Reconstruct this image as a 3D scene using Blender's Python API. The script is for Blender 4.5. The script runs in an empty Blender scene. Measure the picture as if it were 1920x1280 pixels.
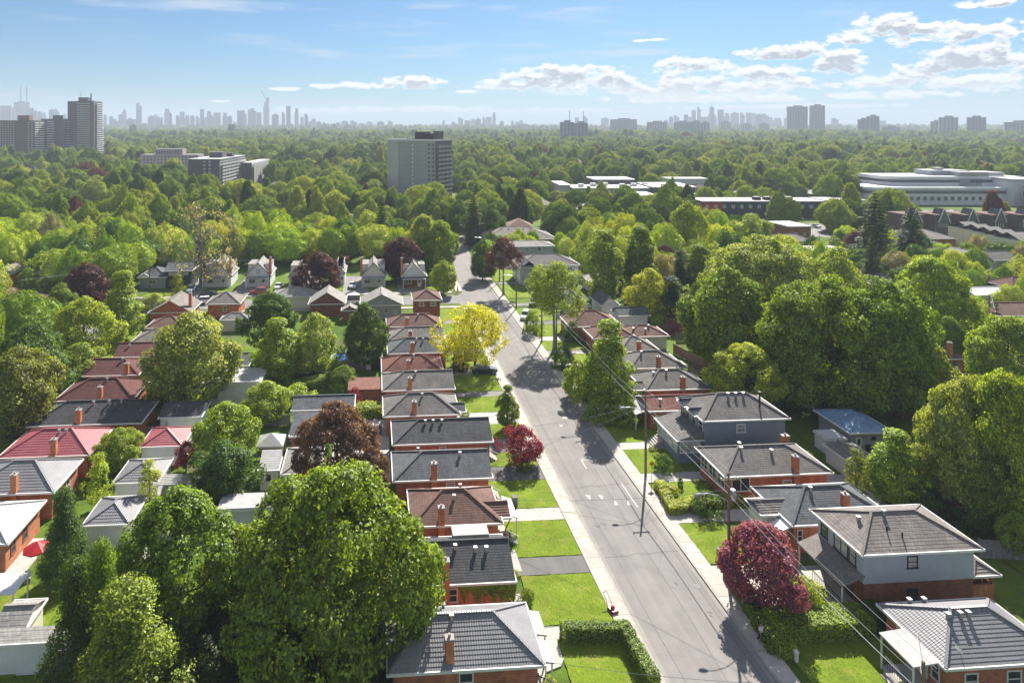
import bpy, bmesh, math, random
import numpy as np
from mathutils import Vector, Matrix
R = math.radians
C = bpy.context.scene.collection
S = bpy.context.scene

# ------------------------------------------------------------------ camera, sky, sun, exposure
H = 43.0; F = 1280.0; CX = 800.0; HY = 236.0; TH = math.atan(98/1280)
cam_d = bpy.data.cameras.new('camera'); cam = bpy.data.objects.new('camera', cam_d); C.objects.link(cam)
cam.location = (0, 0, H); cam.rotation_euler = (R(90), 0, -TH)
cam_d.sensor_width = 36; cam_d.lens = 24
cam_d.shift_x = (960-CX)/1920; cam_d.shift_y = -(640-HY)/1920
cam_d.clip_start = 0.5; cam_d.clip_end = 60000
S.camera = cam
SUN_EL = 39.0; SUN_AZ = 24.3
sun_d = bpy.data.lights.new('sun', 'SUN'); sun_d.energy = 4.5; sun_d.angle = R(0.5); sun_d.color = (1, .95, .86)
sun = bpy.data.objects.new('sun', sun_d); C.objects.link(sun)
sun.rotation_euler = (R(90-SUN_EL), 0, R(180-SUN_AZ))
sun.location = (60, 100, 120)
S.view_settings.view_transform = 'Standard'; S.view_settings.look = 'None'
S.view_settings.exposure = 1.5; S.view_settings.gamma = 1
S.view_settings.use_curve_mapping = False

def P(u, v, z=0.0):
    k = (H-z)/(v-HY); xc = (u-CX)*k; yc = F*k
    return (xc*math.cos(TH)+yc*math.sin(TH), -xc*math.sin(TH)+yc*math.cos(TH))
def W(xc, yc):
    return (xc*math.cos(TH)+yc*math.sin(TH), -xc*math.sin(TH)+yc*math.cos(TH))
def AT(u, D): return W((u-CX)*D/F, D)
def ZAT(v, D): return H+(HY-v)*D/F

try:
    S.cycles.max_bounces = 5; S.cycles.diffuse_bounces = 2; S.cycles.transmission_bounces = 2; S.cycles.volume_bounces = 0; S.cycles.glossy_bounces = 2
except Exception: pass
def make_world():
    w = bpy.data.worlds.new('World'); S.world = w; w.use_nodes = True
    nt = w.node_tree; N = nt.nodes; L = nt.links; N.clear()
    def nd(t, **k):
        n = N.new(t)
        for a, b in k.items(): setattr(n, a, b)
        return n
    def inp(sock, v):
        if isinstance(v, bpy.types.NodeSocket): L.new(v, sock)
        else: sock.default_value = v
    def M(op, a, b=0.0, c=None, clamp=False):
        n = nd('ShaderNodeMath', operation=op, use_clamp=clamp); inp(n.inputs[0], a); inp(n.inputs[1], b)
        if c is not None: inp(n.inputs[2], c)
        return n.outputs[0]
    out = nd('ShaderNodeOutputWorld'); bg = nd('ShaderNodeBackground'); L.new(bg.outputs[0], out.inputs[0])
    sky = nd('ShaderNodeTexSky', sky_type='NISHITA'); sky.sun_disc = False
    sky.sun_elevation = R(SUN_EL); sky.sun_rotation = R(SUN_AZ); sky.air_density = 1.0; sky.dust_density = 0.6; sky.ozone_density = 2.2
    sky.altitude = 150
    tc = nd('ShaderNodeTexCoord'); sp = nd('ShaderNodeSeparateXYZ'); L.new(tc.outputs['Generated'], sp.inputs[0])
    x, y, z = sp.outputs
    az = M('ARCTAN2', x, y)                        # azimuth clockwise from the street's direction
    hyp = M('SQRT', M('ADD', M('MULTIPLY', x, x), M('MULTIPLY', y, y)))
    el = M('ARCTAN2', z, hyp)
    # cumulus banks: (u, v, half width, half height)
    cl = [(1485,96,85,13),(1570,99,40,8),(1665,48,62,20),(1720,60,70,18),(1600,72,45,10),(1860,62,85,18),(1800,70,60,12),(1295,124,62,16),(1578,122,50,15),
          (1745,128,60,12),(1815,108,88,24),(1900,118,50,14),(1855,6,52,8),(1050,148,100,22),(960,158,82,9),(1150,150,66,15),(1300,158,110,15),(1425,134,75,9),
          (1240,170,80,9),(1430,160,100,13),(1580,160,60,8),(1700,150,80,12),(1830,155,90,14),(772,154,58,11),(700,160,60,6),(615,161,30,5),(1345,185,170,7),
          (760,206,190,6),(620,210,90,5),(1010,210,150,5),(1660,178,110,7),(540,167,22,3),(1215,75,25,3),(880,172,20,3),(410,190,22,2.5),(1500,200,200,4)]
    def field(azs, els):
        f = None
        for (u, v, ru, rv) in cl:
            a0 = TH+math.atan((u-CX)/F); cc = math.cos(math.atan((u-CX)/F))
            e0 = math.atan((HY-v)/F*cc); ra = ru/F*cc*cc; re = rv/F*cc
            da = M('MULTIPLY', M('SUBTRACT', azs, a0), 1/ra); de = M('MULTIPLY', M('SUBTRACT', els, e0), 1/re)
            q = M('SUBTRACT', 1.0, M('ADD', M('MULTIPLY', da, da), M('MULTIPLY', de, de)))
            f = q if f is None else M('SMOOTH_MAX', f, q, .35)
        # elsewhere round the horizon: loose cumulus from noise alone
        cb = nd('ShaderNodeCombineXYZ'); inp(cb.inputs[0], M('MULTIPLY', azs, 5)); inp(cb.inputs[1], M('MULTIPLY', els, 16))
        n = nd('ShaderNodeTexNoise'); n.inputs['Scale'].default_value = 1; n.inputs['Detail'].default_value = 3; L.new(cb.outputs[0], n.inputs['Vector'])
        off = M('MULTIPLY', M('SUBTRACT', M('ABSOLUTE', M('SUBTRACT', azs, .2)), .62), 8, clamp=True)
        g = M('ADD', M('MULTIPLY', M('SUBTRACT', n.outputs['Fac'], .56), 9), M('MULTIPLY', M('SUBTRACT', off, 1), 9))
        return M('MAXIMUM', M('MAXIMUM', f, g), -2.5)
    def nz(azs, els, sc, det, zoff, sy=1.9):
        cb = nd('ShaderNodeCombineXYZ'); inp(cb.inputs[0], M('MULTIPLY', azs, sc)); inp(cb.inputs[1], M('MULTIPLY', els, sc*sy)); cb.inputs[2].default_value = zoff
        n = nd('ShaderNodeTexNoise'); n.inputs['Scale'].default_value = 1; n.inputs['Detail'].default_value = det; n.inputs['Roughness'].default_value = .6
        L.new(cb.outputs[0], n.inputs['Vector']); return n.outputs['Fac']
    n1 = nz(az, el, 44, 9, 1.3, 2.0); n1u = nz(az, M('ADD', el, .006), 44, 5, 1.3, 2.0)
    n2 = nz(az, el, 14, 4, 6.0, 3.0)
    f0 = field(az, el)
    dens = M('ADD', M('ADD', f0, .45), M('ADD', M('MULTIPLY', M('SUBTRACT', n1, .51), 8.0), M('MULTIPLY', M('SUBTRACT', n2, .5), 2.2)))
    fu = field(az, M('ADD', el, .0065))
    densu = M('ADD', M('ADD', fu, .35), M('ADD', M('MULTIPLY', M('SUBTRACT', n1u, .51), 7.0), M('MULTIPLY', M('SUBTRACT', n2, .5), 2.2)))
    def ss(v, a, b):
        n = nd('ShaderNodeMapRange', interpolation_type='SMOOTHSTEP'); inp(n.inputs[0], v)
        n.inputs[1].default_value = a; n.inputs[2].default_value = b; return n.outputs[0]
    alpha = ss(dens, -.25, .75)
    dark = M('MULTIPLY', ss(densu, .1, 1.3), ss(dens, .1, 1.0))
    dark = M('MULTIPLY', dark, ss(el, .02, .07))
    # high cirrus streaks
    ci = nz(az, el, 5, 7, 3.1, 9.0); ci2 = nz(az, el, 2.1, 3, 9.1, 2.0)
    cirrus = M('MULTIPLY', M('MULTIPLY', ss(ci, .50, .74), ss(ci2, .38, .6)), .8)
    pale = nd('ShaderNodeMix', data_type='RGBA'); inp(pale.inputs[0], cirrus); pale.inputs[7].default_value = (5.4, 5.9, 6.4, 1)
    tint = nd('ShaderNodeMix', data_type='RGBA', blend_type='MULTIPLY'); tint.inputs[0].default_value = 1
    L.new(sky.outputs[0], tint.inputs[6]); tint.inputs[7].default_value = SKY_TINT
    L.new(tint.outputs[2], pale.inputs[6])
    cc = nd('ShaderNodeMix', data_type='RGBA'); inp(cc.inputs[0], dark); cc.inputs[6].default_value = (8.2, 8.2, 8.2, 1); cc.inputs[7].default_value = (3.4, 3.7, 4.2, 1)
    mx = nd('ShaderNodeMix', data_type='RGBA'); inp(mx.inputs[0], M('MULTIPLY', alpha, ss(el, .001, .03))); L.new(pale.outputs[2], mx.inputs[6]); L.new(cc.outputs[2], mx.inputs[7])
    L.new(mx.outputs[2], bg.inputs[0]); bg.inputs[1].default_value = SKY_STR
SKY_TINT = (.285, .50, .70, 1); SKY_STR = 0.05
make_world()

# ------------------------------------------------------------------ materials
MAT = {}
class NB:
    def __init__(s, name):
        s.m = bpy.data.materials.new(name); s.m.use_nodes = True; s.nt = s.m.node_tree; s.N = s.nt.nodes; s.L = s.nt.links; s.N.clear()
        s.out = s.N.new('ShaderNodeOutputMaterial')
    def n(s, t, **k):
        x = s.N.new(t)
        for a, b in k.items(): setattr(x, a, b)
        return x
    def i(s, sock, v):
        if isinstance(v, bpy.types.NodeSocket): s.L.new(v, sock)
        elif sock.type == 'VECTOR' and hasattr(v, '__len__'): sock.default_value = tuple(v)[:3]
        else: sock.default_value = v
    def math(s, op, a, b=0.0, clamp=False):
        x = s.n('ShaderNodeMath', operation=op, use_clamp=clamp); s.i(x.inputs[0], a); s.i(x.inputs[1], b); return x.outputs[0]
    def noise(s, vec, scale, det=4, rough=.55, dist=0):
        x = s.n('ShaderNodeTexNoise'); s.i(x.inputs['Vector'], vec); x.inputs['Scale'].default_value = scale
        x.inputs['Detail'].default_value = det; x.inputs['Roughness'].default_value = rough; x.inputs['Distortion'].default_value = dist; return x.outputs['Fac']
    def ramp(s, v, lo, hi, a=0.0, b=1.0):
        x = s.n('ShaderNodeMapRange'); s.i(x.inputs[0], v); x.inputs[1].default_value = lo; x.inputs[2].default_value = hi
        x.inputs[3].default_value = a; x.inputs[4].default_value = b; return x.outputs[0]
    def mix(s, f, a, b, bt='MIX'):
        x = s.n('ShaderNodeMix', data_type='RGBA', blend_type=bt); s.i(x.inputs[0], f); s.i(x.inputs[6], a); s.i(x.inputs[7], b); return x.outputs[2]
    def scale(s, col, f):
        x = s.n('ShaderNodeVectorMath', operation='SCALE'); s.i(x.inputs[0], col); s.i(x.inputs['Scale'], f); return x.outputs[0]
    def mapv(s, vec, sc):
        x = s.n('ShaderNodeMapping'); s.i(x.inputs[0], vec); x.inputs['Scale'].default_value = sc; return x.outputs[0]
    def bsdf(s, col, rough=.8, spec=.3, bump=None, bstr=.3, bdist=.02, metal=0):
        p = s.n('ShaderNodeBsdfPrincipled'); s.i(p.inputs['Base Color'], col); s.i(p.inputs['Roughness'], rough)
        p.inputs['Specular IOR Level'].default_value = spec; p.inputs['Metallic'].default_value = metal
        if bump is not None:
            b = s.n('ShaderNodeBump'); s.i(b.inputs['Height'], bump); b.inputs['Strength'].default_value = bstr; b.inputs['Distance'].default_value = bdist
            s.L.new(b.outputs[0], p.inputs['Normal'])
        s.L.new(p.outputs[0], s.out.inputs[0]); return p
def c4(c): return (c[0], c[1], c[2], 1)
def rgb(r, g, b):   # sRGB 0-255 to linear
    f = lambda q: ((q/255+.055)/1.055)**2.4 if q > 10 else q/255/12.92
    return (f(r), f(g), f(b))
def paint(name, col, rough=.6, var=.12, sc=1.5, spec=.3, metal=0):
    if name in MAT: return MAT[name]
    b = NB(name); tc = b.n('ShaderNodeTexCoord').outputs['Object']
    n = b.noise(tc, sc, 5); n2 = b.noise(b.mapv(tc, (3, 3, .35)), 2.2, 4)
    f = b.math('ADD', b.ramp(n, .3, .7, 1-var, 1+var), b.ramp(n2, .35, .7, -var*.5, var*.5))
    b.bsdf(b.scale(c4(col), f), rough, spec, metal=metal); MAT[name] = b.m; return b.m
def brick(name, c1, c2, mortar):
    if name in MAT: return MAT[name]
    b = NB(name); uv = b.n('ShaderNodeUVMap').outputs[0]
    t = b.n('ShaderNodeTexBrick'); b.i(t.inputs['Vector'], uv); t.inputs['Color1'].default_value = c4(c1); t.inputs['Color2'].default_value = c4(c2)
    t.inputs['Mortar'].default_value = c4(mortar); t.inputs['Scale'].default_value = 1; t.inputs['Brick Width'].default_value = .42; t.inputs['Row Height'].default_value = .15
    t.inputs['Mortar Size'].default_value = .012; t.inputs['Bias'].default_value = -.1
    n = b.noise(uv, .8, 6, .6); n2 = b.noise(b.mapv(uv, (4, .5, 1)), 1.2, 4)
    col = b.scale(t.outputs[0], b.math('MULTIPLY', b.ramp(n, .3, .7, .72, 1.22), b.ramp(n2, .3, .7, .85, 1.1)))
    b.bsdf(col, .9, .15, t.outputs['Fac'], -.4, .01); MAT[name] = b.m; return b.m
def siding(name, col, step=.2):
    if name in MAT: return MAT[name]
    b = NB(name); uv = b.n('ShaderNodeUVMap').outputs[0]; sp = b.n('ShaderNodeSeparateXYZ'); b.i(sp.inputs[0], uv)
    fr = b.math('FRACT', b.math('MULTIPLY', sp.outputs[1], 1/step)); n = b.noise(uv, .9, 5)
    n2 = b.noise(b.mapv(uv, (3, .4, 1)), 1.5, 4)
    b.bsdf(b.scale(c4(col), b.math('MULTIPLY', b.ramp(n, .3, .7, .9, 1.08), b.ramp(n2, .3, .7, .93, 1.05))), .55, .3, fr, .5, .012); MAT[name] = b.m; return b.m
def shingle(name, col, col2=None, rough=.93):
    if name in MAT: return MAT[name]
    col2 = col2 or tuple(q*.74 for q in col)
    b = NB(name); uv = b.n('ShaderNodeUVMap').outputs[0]
    t = b.n('ShaderNodeTexBrick'); b.i(t.inputs['Vector'], uv); t.inputs['Color1'].default_value = c4(col); t.inputs['Color2'].default_value = c4(col2)
    t.inputs['Mortar'].default_value = c4(tuple(q*.45 for q in col)); t.inputs['Scale'].default_value = 1; t.inputs['Brick Width'].default_value = .34
    t.inputs['Row Height'].default_value = .30; t.inputs['Mortar Size'].default_value = .014; t.inputs['Bias'].default_value = -.2
    n = b.noise(uv, .55, 5, .6); n2 = b.noise(uv, 22, 3, .8); n3 = b.noise(b.mapv(uv, (2.5, .3, 1)), 1.2, 4)
    f = b.math('MULTIPLY', b.ramp(n, .3, .7, .8, 1.2), b.math('MULTIPLY', b.ramp(n2, .3, .7, .78, 1.22), b.ramp(n3, .3, .7, .86, 1.12)))
    b.bsdf(b.scale(t.outputs[0], f), rough, .25, n2, .5, .01); MAT[name] = b.m; return b.m
def metal_tile(name, col, col2):
    if name in MAT: return MAT[name]
    b = NB(name); uv = b.n('ShaderNodeUVMap').outputs[0]
    w = b.n('ShaderNodeTexWave', wave_type='BANDS', bands_direction='X'); b.i(w.inputs['Vector'], uv); w.inputs['Scale'].default_value = 1.6
    n = b.noise(uv, .7, 5); n2 = b.noise(uv, 9, 4, .7)
    c = b.mix(b.ramp(n2, .35, .65), c4(col), c4(col2))
    b.bsdf(b.scale(c, b.ramp(n, .3, .7, .85, 1.15)), .42, .5, w.outputs['Fac'], .6, .03); MAT[name] = b.m; return b.m
def leafmat(name, rnd=None, trans=.34):
    b = NB(name); oi = b.n('ShaderNodeObjectInfo'); g = b.n('ShaderNodeNewGeometry'); tc = b.n('ShaderNodeTexCoord').outputs['Object']
    if rnd:
        cr = b.n('ShaderNodeValToRGB'); b.i(cr.inputs[0], oi.outputs['Random']); cr.color_ramp.interpolation = 'CONSTANT'
        e = cr.color_ramp.elements; e[0].position = 0; e[0].color = c4(rnd[0][1]); e[1].position = rnd[1][0]; e[1].color = c4(rnd[1][1])
        for p, c in rnd[2:]:
            q = e.new(p); q.color = c4(c)
        base = cr.outputs[0]
    else: base = oi.outputs['Color']
    isl = g.outputs['Random Per Island']
    n = b.noise(tc, .55, 3)
    f = b.math('MULTIPLY', b.ramp(isl, 0, 1, .78, 1.22) if rnd else b.ramp(isl, 0, 1, .45, 1.75), b.ramp(n, .3, .7, .8, 1.2))
    col = b.scale(base, f)
    warm = b.mix(b.ramp(isl, .55, 1, 0, .35), col, b.mix(1.0, col, (1.25, 1.1, .7, 1), 'MULTIPLY'))
    d = b.n('ShaderNodeBsdfDiffuse'); b.i(d.inputs[0], warm)
    t = b.n('ShaderNodeBsdfTranslucent'); b.i(t.inputs[0], b.mix(1.0, warm, (2.1, 1.9, .6, 1), 'MULTIPLY'))
    gl = b.n('ShaderNodeBsdfGlossy'); gl.inputs['Color'].default_value = (1, 1, 1, 1); gl.inputs['Roughness'].default_value = .5
    m1 = b.n('ShaderNodeMixShader'); m1.inputs[0].default_value = trans; b.L.new(d.outputs[0], m1.inputs[1]); b.L.new(t.outputs[0], m1.inputs[2])
    m2 = b.n('ShaderNodeMixShader'); m2.inputs[0].default_value = .0 if rnd else .022; b.L.new(m1.outputs[0], m2.inputs[1]); b.L.new(gl.outputs[0], m2.inputs[2])
    b.L.new(m2.outputs[0], b.out.inputs[0]); return b.m
def objcol(name, rough=.5, spec=.4, var=.08, coat=0):
    b = NB(name); oi = b.n('ShaderNodeObjectInfo'); tc = b.n('ShaderNodeTexCoord').outputs['Object']
    p = b.bsdf(b.scale(oi.outputs['Color'], b.ramp(b.noise(tc, 1.2, 5), .3, .7, 1-var, 1+var)), rough, spec)
    p.inputs['Coat Weight'].default_value = coat; return b.m
def grassmat(name, c1, c2, dry, blade=1.0):
    if name in MAT: return MAT[name]
    b = NB(name); g = b.n('ShaderNodeNewGeometry').outputs['Position']
    n = b.noise(g, .35, 5); n2 = b.noise(b.mapv(g, (1.6, .8, 1)), 3.5, 5, .7, .6); n3 = b.noise(g, 14, 3, .8); n4 = b.noise(g, .8, 3, .5, 1.0)
    c = b.mix(b.ramp(n2, .34, .66), c4(c1), c4(c2)); c = b.mix(b.ramp(n4, .5, .72, 0, .65), c, c4(dry))
    c = b.scale(c, b.math('MULTIPLY', b.ramp(n, .3, .7, .82, 1.2), b.ramp(n3, .3, .7, .6, 1.4)))
    b.bsdf(c, .95, .1, b.math('ADD', n3, n2), .9, .08); MAT[name] = b.m; return b.m

M_BRICK = brick('brick_red', (.36, .10, .045), (.46, .15, .07), (.36, .26, .2))
M_BRICKD = brick('brick_dark', (.20, .065, .04), (.28, .095, .055), (.2, .15, .12))
M_BRICKO = brick('brick_orange', (.46, .15, .065), (.54, .20, .095), (.36, .28, .2))
M_WHITE = siding('siding_white', (.64, .65, .66)); M_CREAM = siding('siding_cream', (.62, .58, .48))
M_BLUE = siding('siding_blue', (.18, .22, .28)); M_GREYS = siding('siding_grey', (.30, .32, .35)); M_STUCCO = paint('stucco_grey', (.38, .40, .45), .9, .06)
M_GREEN = siding('siding_green', (.26, .30, .26))
M_TRIM = paint('trim_white', (.64, .63, .61), .5, .06); M_TRIMD = paint('trim_dark', (.03, .032, .036), .4, .1)
def glassmat(name, col, rough=.08):
    b = NB(name); tc = b.n('ShaderNodeTexCoord').outputs['Object']
    b.bsdf(b.scale(c4(col), b.ramp(b.noise(tc, 1.3, 3), .3, .7, .6, 1.5)), rough, .9); return b.m
M_GLASS = glassmat('window_glass', (.035, .045, .055)); M_BLIND = glassmat('window_blind', (.34, .36, .34), .15)
M_SH = {'dark': shingle('shingle_charcoal', (.085, .085, .092)), 'mid': shingle('shingle_grey', (.18, .168, .16)), 'light': shingle('shingle_light', (.30, .285, .265)),
        'brown': shingle('shingle_brown', (.18, .105, .085)), 'redb': shingle('shingle_red_brown', (.20, .09, .07)), 'taupe': shingle('shingle_taupe', (.225, .198, .182)),
        'maroon': shingle('shingle_maroon', (.14, .06, .055)), 'slate': shingle('shingle_slate', (.125, .13, .142)), 'blue': shingle('shingle_blue', (.20, .32, .48)),
        'tile': metal_tile('metal_tile_grey', (.15, .145, .155), (.24, .235, .245)), 'redtile': metal_tile('metal_tile_red', (.26, .045, .06), (.36, .12, .13)),
        'whitetile': metal_tile('metal_tile_pale', (.36, .36, .36), (.45, .45, .44)), 'pale': paint('roof_pale', (.36, .355, .35), .8, .12), 'white': paint('roof_white', (.50, .50, .49), .6, .08)}
M_CONC = paint('concrete', (.40, .375, .34), .9, .14, .9); M_CAP = paint('chimney_cap', (.30, .27, .25), .8, .1)
M_PIPE = paint('vent_metal', (.32, .32, .33), .4, .1, metal=.4); M_BLACK = paint('vent_black', (.02, .02, .022), .6, .1)
M_WOOD = paint('pole_wood', (.17, .12, .085), .9, .25, 3); M_FENCE = paint('fence_wood', (.20, .145, .11), .9, .25, 2.5); M_FENCEG = paint('fence_weathered', (.20, .19, .19), .9, .25, 2.5)
M_BARK = paint('bark', (.085, .065, .05), .95, .3, 4); M_BARKG = paint('bark_grey', (.19, .165, .145), .95, .25, 4)
M_METAL = paint('galvanised', (.38, .39, .40), .4, .1, metal=.6); M_WIRE = paint('cable', (.42, .42, .42), .5, .05); M_RUB = paint('rubber', (.02, .02, .02), .8, .1)
M_LEAF = leafmat('foliage')
FAR = [(0, (.10, .155, .028)), (.16, (.14, .205, .032)), (.34, (.18, .235, .04)), (.5, (.07, .115, .03)), (.60, (.19, .24, .065)), (.72, (.12, .175, .04)), (.84, (.05, .08, .03)), (.90, (.23, .27, .05)), (.98, (.10, .045, .042))]
M_LEAFR = leafmat('foliage_mixed', FAR)
M_PAINT = objcol('painted_body', .28, .5, .02, .6); M_FLAT = objcol('plain_surface', .8, .2, .1)

# ------------------------------------------------------------------ mesh helpers
class MB:
    def __init__(s): s.v = []; s.f = []; s.m = []; s.uv = []
    def face(s, pts, mi=0, uv=None):
        k = len(s.v); s.v += [tuple(p) for p in pts]; s.f.append(tuple(range(k, k+len(pts)))); s.m.append(mi)
        if uv is None:
            a = Vector(pts[0]); n = (Vector(pts[1])-a).cross(Vector(pts[2])-a)
            n = n.normalized() if n.length > 1e-9 else Vector((0, 0, 1))
            if abs(n.z) > .8: uv = [(p[0], p[1]) for p in pts]
            else:
                h = Vector((-n.y, n.x, 0)).normalized(); uv = [(Vector(p).dot(h), p[2]) for p in pts]
        s.uv += list(uv)
    def box(s, x0, x1, y0, y1, z0, z1, mi=0):
        p = [(x0,y0,z0),(x1,y0,z0),(x1,y1,z0),(x0,y1,z0),(x0,y0,z1),(x1,y0,z1),(x1,y1,z1),(x0,y1,z1)]
        for f in ((0,3,2,1),(4,5,6,7),(0,1,5,4),(1,2,6,5),(2,3,7,6),(3,0,4,7)): s.face([p[i] for i in f], mi)
        return s
    def prism(s, poly, z0, z1, mi=0):
        a = sum(poly[i][0]*poly[(i+1)%len(poly)][1]-poly[(i+1)%len(poly)][0]*poly[i][1] for i in range(len(poly)))
        if a < 0: poly = poly[::-1]
        s.face([(p[0], p[1], z1) for p in poly], mi)
        for i in range(len(poly)):
            p, q = poly[i], poly[(i+1) % len(poly)]
            s.face([(p[0],p[1],z0),(q[0],q[1],z0),(q[0],q[1],z1),(p[0],p[1],z1)], mi)
        return s
    def beam(s, a, b, w, h, mi=0, up=(0, 0, 1)):
        a = Vector(a); b = Vector(b); d = (b-a).normalized(); sd = d.cross(Vector(up))
        sd = sd.normalized() if sd.length > 1e-6 else Vector((1, 0, 0)); u = sd.cross(d)
        q = [(-1,-1),(1,-1),(1,1),(-1,1)]
        A = [a+sd*(w/2*i)+u*(h/2*j) for i, j in q]; B = [b+sd*(w/2*i)+u*(h/2*j) for i, j in q]
        for i in range(4):
            j = (i+1) % 4; s.face([A[i], A[j], B[j], B[i]], mi)
        s.face(A[::-1], mi); s.face(B, mi); return s
    def tube(s, pts, rad, n=6, mi=0, cap=True):
        pts = [Vector(p) for p in pts]
        if not isinstance(rad, (list, tuple)): rad = [rad]*len(pts)
        rings = []; ref = Vector((0, 0, 1))
        for i, p in enumerate(pts):
            d = (pts[min(i+1, len(pts)-1)]-pts[max(i-1, 0)]).normalized()
            a = d.cross(Vector((1, 0, 0)) if abs(d.z) > .8 else ref).normalized(); b = d.cross(a)
            rings.append([p+(a*math.cos(2*math.pi*k/n)+b*math.sin(2*math.pi*k/n))*rad[i] for k in range(n)])
        for r0, r1 in zip(rings, rings[1:]):
            for k in range(n): s.face([r0[k], r0[(k+1) % n], r1[(k+1) % n], r1[k]][::-1], mi)
        if cap: s.face(rings[0], mi); s.face(rings[-1][::-1], mi)
        return s
    def lathe(s, prof, cx, cy, n=12, mi=0):
        rr = [[(cx+r*math.cos(2*math.pi*k/n), cy+r*math.sin(2*math.pi*k/n), z) for k in range(n)] for r, z in prof]
        for a, b in zip(rr, rr[1:]):
            for k in range(n): s.face([a[k], a[(k+1) % n], b[(k+1) % n], b[k]], mi)
        s.face(rr[-1], mi); s.face(rr[0][::-1], mi); return s
    def mesh(s, name, mats):
        me = bpy.data.meshes.new(name); me.from_pydata(s.v, [], s.f)
        for m in (mats if isinstance(mats, (list, tuple)) else [mats]): me.materials.append(m)
        me.polygons.foreach_set('material_index', s.m)
        u = me.uv_layers.new(name='UVMap'); u.data.foreach_set('uv', [c for p in s.uv for c in p]); me.update(); return me
    def build(s, name, mats, parent=None, loc=None):
        me = s.mesh(name, mats) if not isinstance(mats, bpy.types.Mesh) else mats
        return link(name, me, parent, loc)
def link(name, me, parent=None, loc=None, rz=0):
    o = bpy.data.objects.new(name, me); C.objects.link(o)
    if parent: o.parent = parent
    if loc is not None: o.location = loc
    if rz: o.rotation_euler.z = rz
    return o
def tag(o, label, cat, group=None, kind=None):
    if label: o['label'] = label
    if cat: o['category'] = cat
    if group: o['group'] = group
    if kind: o['kind'] = kind
    return o
def thing(name, label, cat, loc=(0, 0, 0), rz=0, group=None):
    o = bpy.data.objects.new(name, None); C.objects.link(o); o.empty_display_size = .5; o.location = loc; o.rotation_euler.z = rz
    return tag(o, label, cat, group)
def struct(name, mb, mat, parent=None):
    o = mb.build(name, mat, parent)
    if not parent: o['kind'] = 'structure'
    return o
def dup(root, loc, rz=0, label=None, group=None, sc=None):
    r = root.copy(); C.objects.link(r); r.location = loc; r.rotation_euler.z = rz
    if sc: r.scale = sc
    if label: r['label'] = label
    if group: r['group'] = group
    for ch in root.children:
        c = ch.copy(); C.objects.link(c); c.parent = r
        for g in ch.children:
            d = g.copy(); C.objects.link(d); d.parent = c
    return r
rng = np.random.default_rng(7); random.seed(7)
# ------------------------------------------------------------------ the setting
def ground_mat():
    b = NB('ground_grass'); g = b.n('ShaderNodeNewGeometry').outputs['Position']
    n = b.noise(g, .06, 5); n2 = b.noise(g, .5, 5, .65); n3 = b.noise(g, 7, 4, .8); n4 = b.noise(g, .16, 4, .6, 1.5)
    c = b.mix(b.ramp(n, .38, .62), (.06, .105, .014, 1), (.11, .17, .018, 1)); c = b.mix(b.ramp(n4, .56, .66, 0, .8), c, (.10, .085, .055, 1))
    c = b.scale(c, b.math('MULTIPLY', b.ramp(n2, .3, .7, .75, 1.25), b.ramp(n3, .3, .7, .6, 1.4)))
    b.bsdf(c, .95, .1, n3, .8, .08); return b.m
g = MB(); Q = 11000
g.face([(-Q, -1500, 0), (Q, -1500, 0), (Q, 12000, 0), (-Q, 12000, 0)]); struct('ground', g, ground_mat())

def asphalt(name, base, streak=True):
    b = NB(name); gpos = b.n('ShaderNodeNewGeometry').outputs['Position']
    n = b.noise(gpos, .5, 6, .6); n2 = b.noise(b.mapv(gpos, (1.1, .035, 1)), 1.0, 3); n3 = b.noise(gpos, 24, 3, .8); n4 = b.noise(gpos, .09, 3)
    f = b.math('MULTIPLY', b.ramp(n, .3, .7, .90, 1.08), b.ramp(n3, .3, .7, .90, 1.1)); f = b.math('MULTIPLY', f, b.ramp(n2, .35, .65, .92, 1.06)); f = b.math('MULTIPLY', f, b.ramp(n4, .35, .65, .93, 1.07))
    v = b.n('ShaderNodeTexVoronoi', feature='DISTANCE_TO_EDGE'); b.i(v.inputs['Vector'], b.mix(.12, gpos, b.noise(gpos, .8, 4)) if False else gpos); v.inputs['Scale'].default_value = .13
    crack = b.ramp(v.outputs['Distance'], 0, .006, .84, 1); f = b.math('MULTIPLY', f, crack)
    b.bsdf(b.scale(c4(base), f), .88, .2, n3, .3, .01); return b.m
M_ROAD = asphalt('road_asphalt', (.205, .188, .178)); M_ROAD2 = asphalt('street_asphalt', (.19, .18, .175)); M_DRIVE = asphalt('driveway_asphalt', (.14, .135, .13)); M_DRIVEL = asphalt('driveway_worn', (.21, .20, .19))
def slabmat():
    b = NB('sidewalk_concrete'); gpos = b.n('ShaderNodeNewGeometry').outputs['Position']; oi = b.n('ShaderNodeObjectInfo').outputs['Random']
    n = b.noise(gpos, 1.1, 6, .6); n3 = b.noise(gpos, 30, 3, .8)
    f = b.math('MULTIPLY', b.ramp(n, .3, .7, .86, 1.1), b.math('MULTIPLY', b.ramp(n3, .3, .7, .9, 1.1), b.ramp(oi, 0, 1, .90, 1.08)))
    b.bsdf(b.scale((.43, .385, .34, 1), f), .9, .2, n3, .3, .01); return b.m
M_SLAB = slabmat(); M_KERB = paint('kerb_concrete', (.34, .315, .29), .9, .15, 2); M_GUT = asphalt('gutter_concrete', (.25, .23, .21))
M_JOINT = paint('joint_fill', (.13, .115, .095), .95, .2, 3)
M_LAWN = grassmat('lawn_grass', (.105, .165, .011), (.18, .245, .018), (.25, .245, .055))
M_LAWN2 = grassmat('lawn_grass_dull', (.06, .11, .012), (.11, .165, .02), (.15, .15, .04))

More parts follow.
